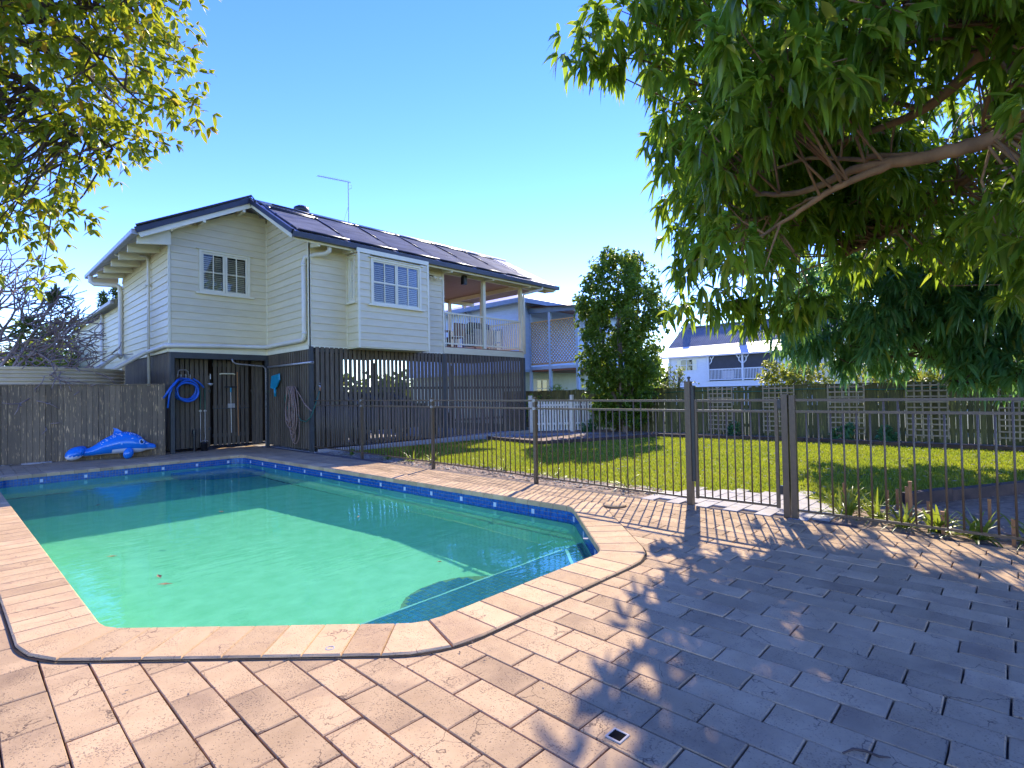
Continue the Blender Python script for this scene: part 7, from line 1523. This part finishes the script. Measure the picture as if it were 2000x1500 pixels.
# trees behind the left fence
for c,rx,rz,mat,lab,n in (((1.2,27,2.6),1.8,1.7,'farleaf','bushy olive tree behind the bare branches at the left',60),((3.0,30,2.2),1.6,1.6,'hedge','dark green tree beyond the water tank',60),((-1.5,30,4.0),2.6,3.0,'farleaf','tall loose tree at the far left edge',80),((3.6,34,3.4),1.5,2.2,'farleaf','russet tinged tree beside the rear wing of the house',60),((1.9,22.5,1.9),.9,.9,'bush','bright green shrub just above the water tank',40)):
    bush('background_tree',lab,'tree',c,rx,rz,n,11,.24,.12,mat,'trees behind the left fence')
for (x,y,h,lab) in ((6.0,38.5,7.6,'left one of two small conifers above the rear roof'),(6.6,38.5,8.2,'right and taller of two conifers above the rear roof')):
    t=thing('conifer',lab,'tree',(x,y,-.1),'conifers beyond the rear roof')
    mb=MB(); mb.tube([(x,y,-.1),(x,y,h)],[.15,.03],6); build('trunk',mb,M['darkbark'],t)
    bl=[(x+rt.normal(0,.12)*(h+.2-z),y+rt.normal(0,.12)*(h+.2-z),z,.16+.1*(h-z)) for z in np.linspace(3.5,h,46)]
    B,D,L,Wd,dr=whorls(bl,7,(5,8),.24,.06,.2,rt,hang=-.2); crown(t,B,D,L,Wd,dr,M['pine'],rt)
# distant row closes the horizon
def farrow(pts,name,mat):
    bl=[]
    for x,y,h in pts:
        for k in range(26): bl.append((x+rt.normal(0,3),y+rt.normal(0,3),rt.uniform(0,h),1.6))
    B,D,L,Wd,dr=whorls(bl,8,(5,7),1.0,.6,.2,rt,hang=0)
    V=leaf_arrays(B,D,L,Wd,dr,rt); o=link(name,leaf_mesh(name,V,mat,rt)); o['kind']='stuff'
farrow([(80*math.sin(a),80*math.cos(a),4.2+rt.uniform(-1,.6)) for a in np.linspace(math.radians(-8),math.radians(105),26)],'distant_trees',M['farleaf'])

# bare branched frangipani and two dracaenas behind the left fence
fg=trunk_tree('frangipani','leafless frangipani with many blunt forked branches behind the timber fence','tree',(-.2,17.4,0))
mb=MB(); r2=random.Random(9); tips=[]
def grow(p,d,L,r,dep):
    q=p+d*L*.5+Vector((r2.gauss(0,.03),r2.gauss(0,.03),r2.gauss(0,.02))); e=p+d*L+Vector((0,0,.02))
    mb.tube([p,q,e],[r,r*.86,r*.8],6)
    if dep==0: tips.append(e); return
    k=3 if r2.random()<.65 else 2
    ax=d.orthogonal().normalized(); ph=r2.uniform(0,2*PI)
    for i in range(k):
        a=ph+2*PI*i/k; s=Matrix.Rotation(a,3,d)@ax
        nd=(d*.72+s*r2.uniform(.45,.75)+Vector((.07,-.04,.0))).normalized()
        grow(e,nd,L*r2.uniform(.68,.9),r*.76,dep-1)
mb.tube([(-.4,17.5,-.1),(-.3,17.4,1.2),(-.2,17.3,1.9)],[.14,.12,.11],8)
for d0 in ((.85,-.3,.2),(.8,-.2,.55),(.5,-.4,.8),(.95,-.2,.04),(.65,-.3,1.1)):
    grow(Vector((-.2,17.3,1.85)),Vector(d0).normalized(),.92,.045,5)
build('branches',mb,M['palebark'],fg,smooth=True)
for pts,lab,nm in (([(-1.0,16.3,-.1),(.1,16.25,.7),(.7,16.2,1.68),(1.2,16.2,2.78),(1.62,16.2,3.72)],'taller dracaena with a spiky leaf head before the bare branches','a'),([(-.9,16.4,-.1),(.2,16.3,1.2),(.7,16.2,2.1),(.95,16.2,2.6),(1.10,16.2,2.98)],'shorter dracaena with a spiky leaf head above the timber fence','b')):
    t=thing('dracaena',lab,'plant',(pts[0][0],pts[0][1],0),'dracaenas above the timber fence')
    C=catmull(pts,4); mb=MB(); mb.tube(C,.028,7); build('stem',mb,M['palebark'],t,smooth=True)
    n=95; e=np.array(pts[-1]); an=rt.uniform(0,2*PI,n); el=rt.uniform(-.5,1.5,n)
    D=np.column_stack([np.cos(an)*np.cos(el),np.sin(an)*np.cos(el),np.sin(el)]); B=e+np.array([0.05,0,.12])[None]*rt.uniform(-1.3,1,(n,1))
    V=leaf_arrays(B,D,rt.uniform(.3,.5,n),np.full(n,.035),np.full(n,.25),rt)-np.array(WL[t.name]); link('leaf_head',leaf_mesh('leaf_head',V,M['dracaena'],rt),t)
# young tree leaves among the branches
# ------------------------------------------------------------------ small things
fll=[(1.44,9.66,.05,'leaf floating by the reflection of the timber fence'),(1.05,6.35,.045,'leaf floating near the left coping in shallow light'),(1.2,5.31,.05,'upper one of two curled leaves floating near the left edge'),(1.18,5.05,.06,'lower one of two curled leaves floating near the left edge'),(2.45,7.71,.045,'leaf floating at the corner of the bright floor'),(2.75,10.05,.04,'small leaf floating in the dark far half'),(3.47,5.99,.03,'tiny leaf floating near the light strip'),(3.0,3.8,.03,'tiny leaf floating beside the tiled bench')]
for i,(x,y,s_,lab) in enumerate(fll):
    a=random.uniform(0,PI); c,q=math.cos(a)*s_,math.sin(a)*s_; mb=MB()
    mb.add([(x-c,y-q,WZ+.006),(x-q*.4,y+c*.4,WZ+.012),(x,y,WZ+.003),(x+q*.4,y-c*.4,WZ+.012),(x+c,y+q,WZ+.014)],[(0,2,1),(0,3,2),(1,2,4),(2,3,4)])
    o=build('floating_leaf',mb,M['dryleaf']); tag(o,lab,'leaf','dry leaves floating on the pool')
dr_=thing('floor_drain','small square metal drain sunk in the paving','drain',(1.757,1.155,-.02))
mb=MB()
for a0,a1,b0,b1 in ((-.034,.034,-.034,-.027),(-.034,.034,.027,.034),(-.034,-.027,-.027,.027),(.027,.034,-.027,.027)): mb.box(1.757+a0,1.757+a1,1.155+b0,1.155+b1,-.03,-.0125)
build('frame',mb,M['concrete'],dr_); mb=MB(); mb.box(1.757-.027,1.757+.027,1.155-.027,1.155+.027,-.03,-.0155); build('opening',mb,M['void'],dr_)
tw=thing('fallen_twig','curved dark twig lying on the shaded pavers','twig',(2.26,.44,-.018))
mb=MB(); mb.tube([(2.21,.50,-.012),(2.25,.475,-.006),(2.27,.44,-.008),(2.26,.40,-.004),(2.29,.37,-.01)],[.003,.0045,.005,.0045,.002],6); build('stem',mb,M['darkbark'],tw)
sk=thing('skimmer_lid','pale round skimmer lid lying on the paving near the pool corner','lid',(5.3,3.45,-.018))
mb=MB(); mb.lathe((5.3,3.45,-.012),[(.13,0),(.14,.012),(.13,.02),(.05,.026),(0,.026)],24); build('lid',mb,M['coping'],sk,smooth=True)
bl_=thing('pale_board','pale flat board lying at the foot of the timber fence','board',(1.25,15.55,0)); mb=MB(); mb.box(1.0,1.5,15.5,15.58,-.02,.01); build('board',mb,M['concrete'],bl_)
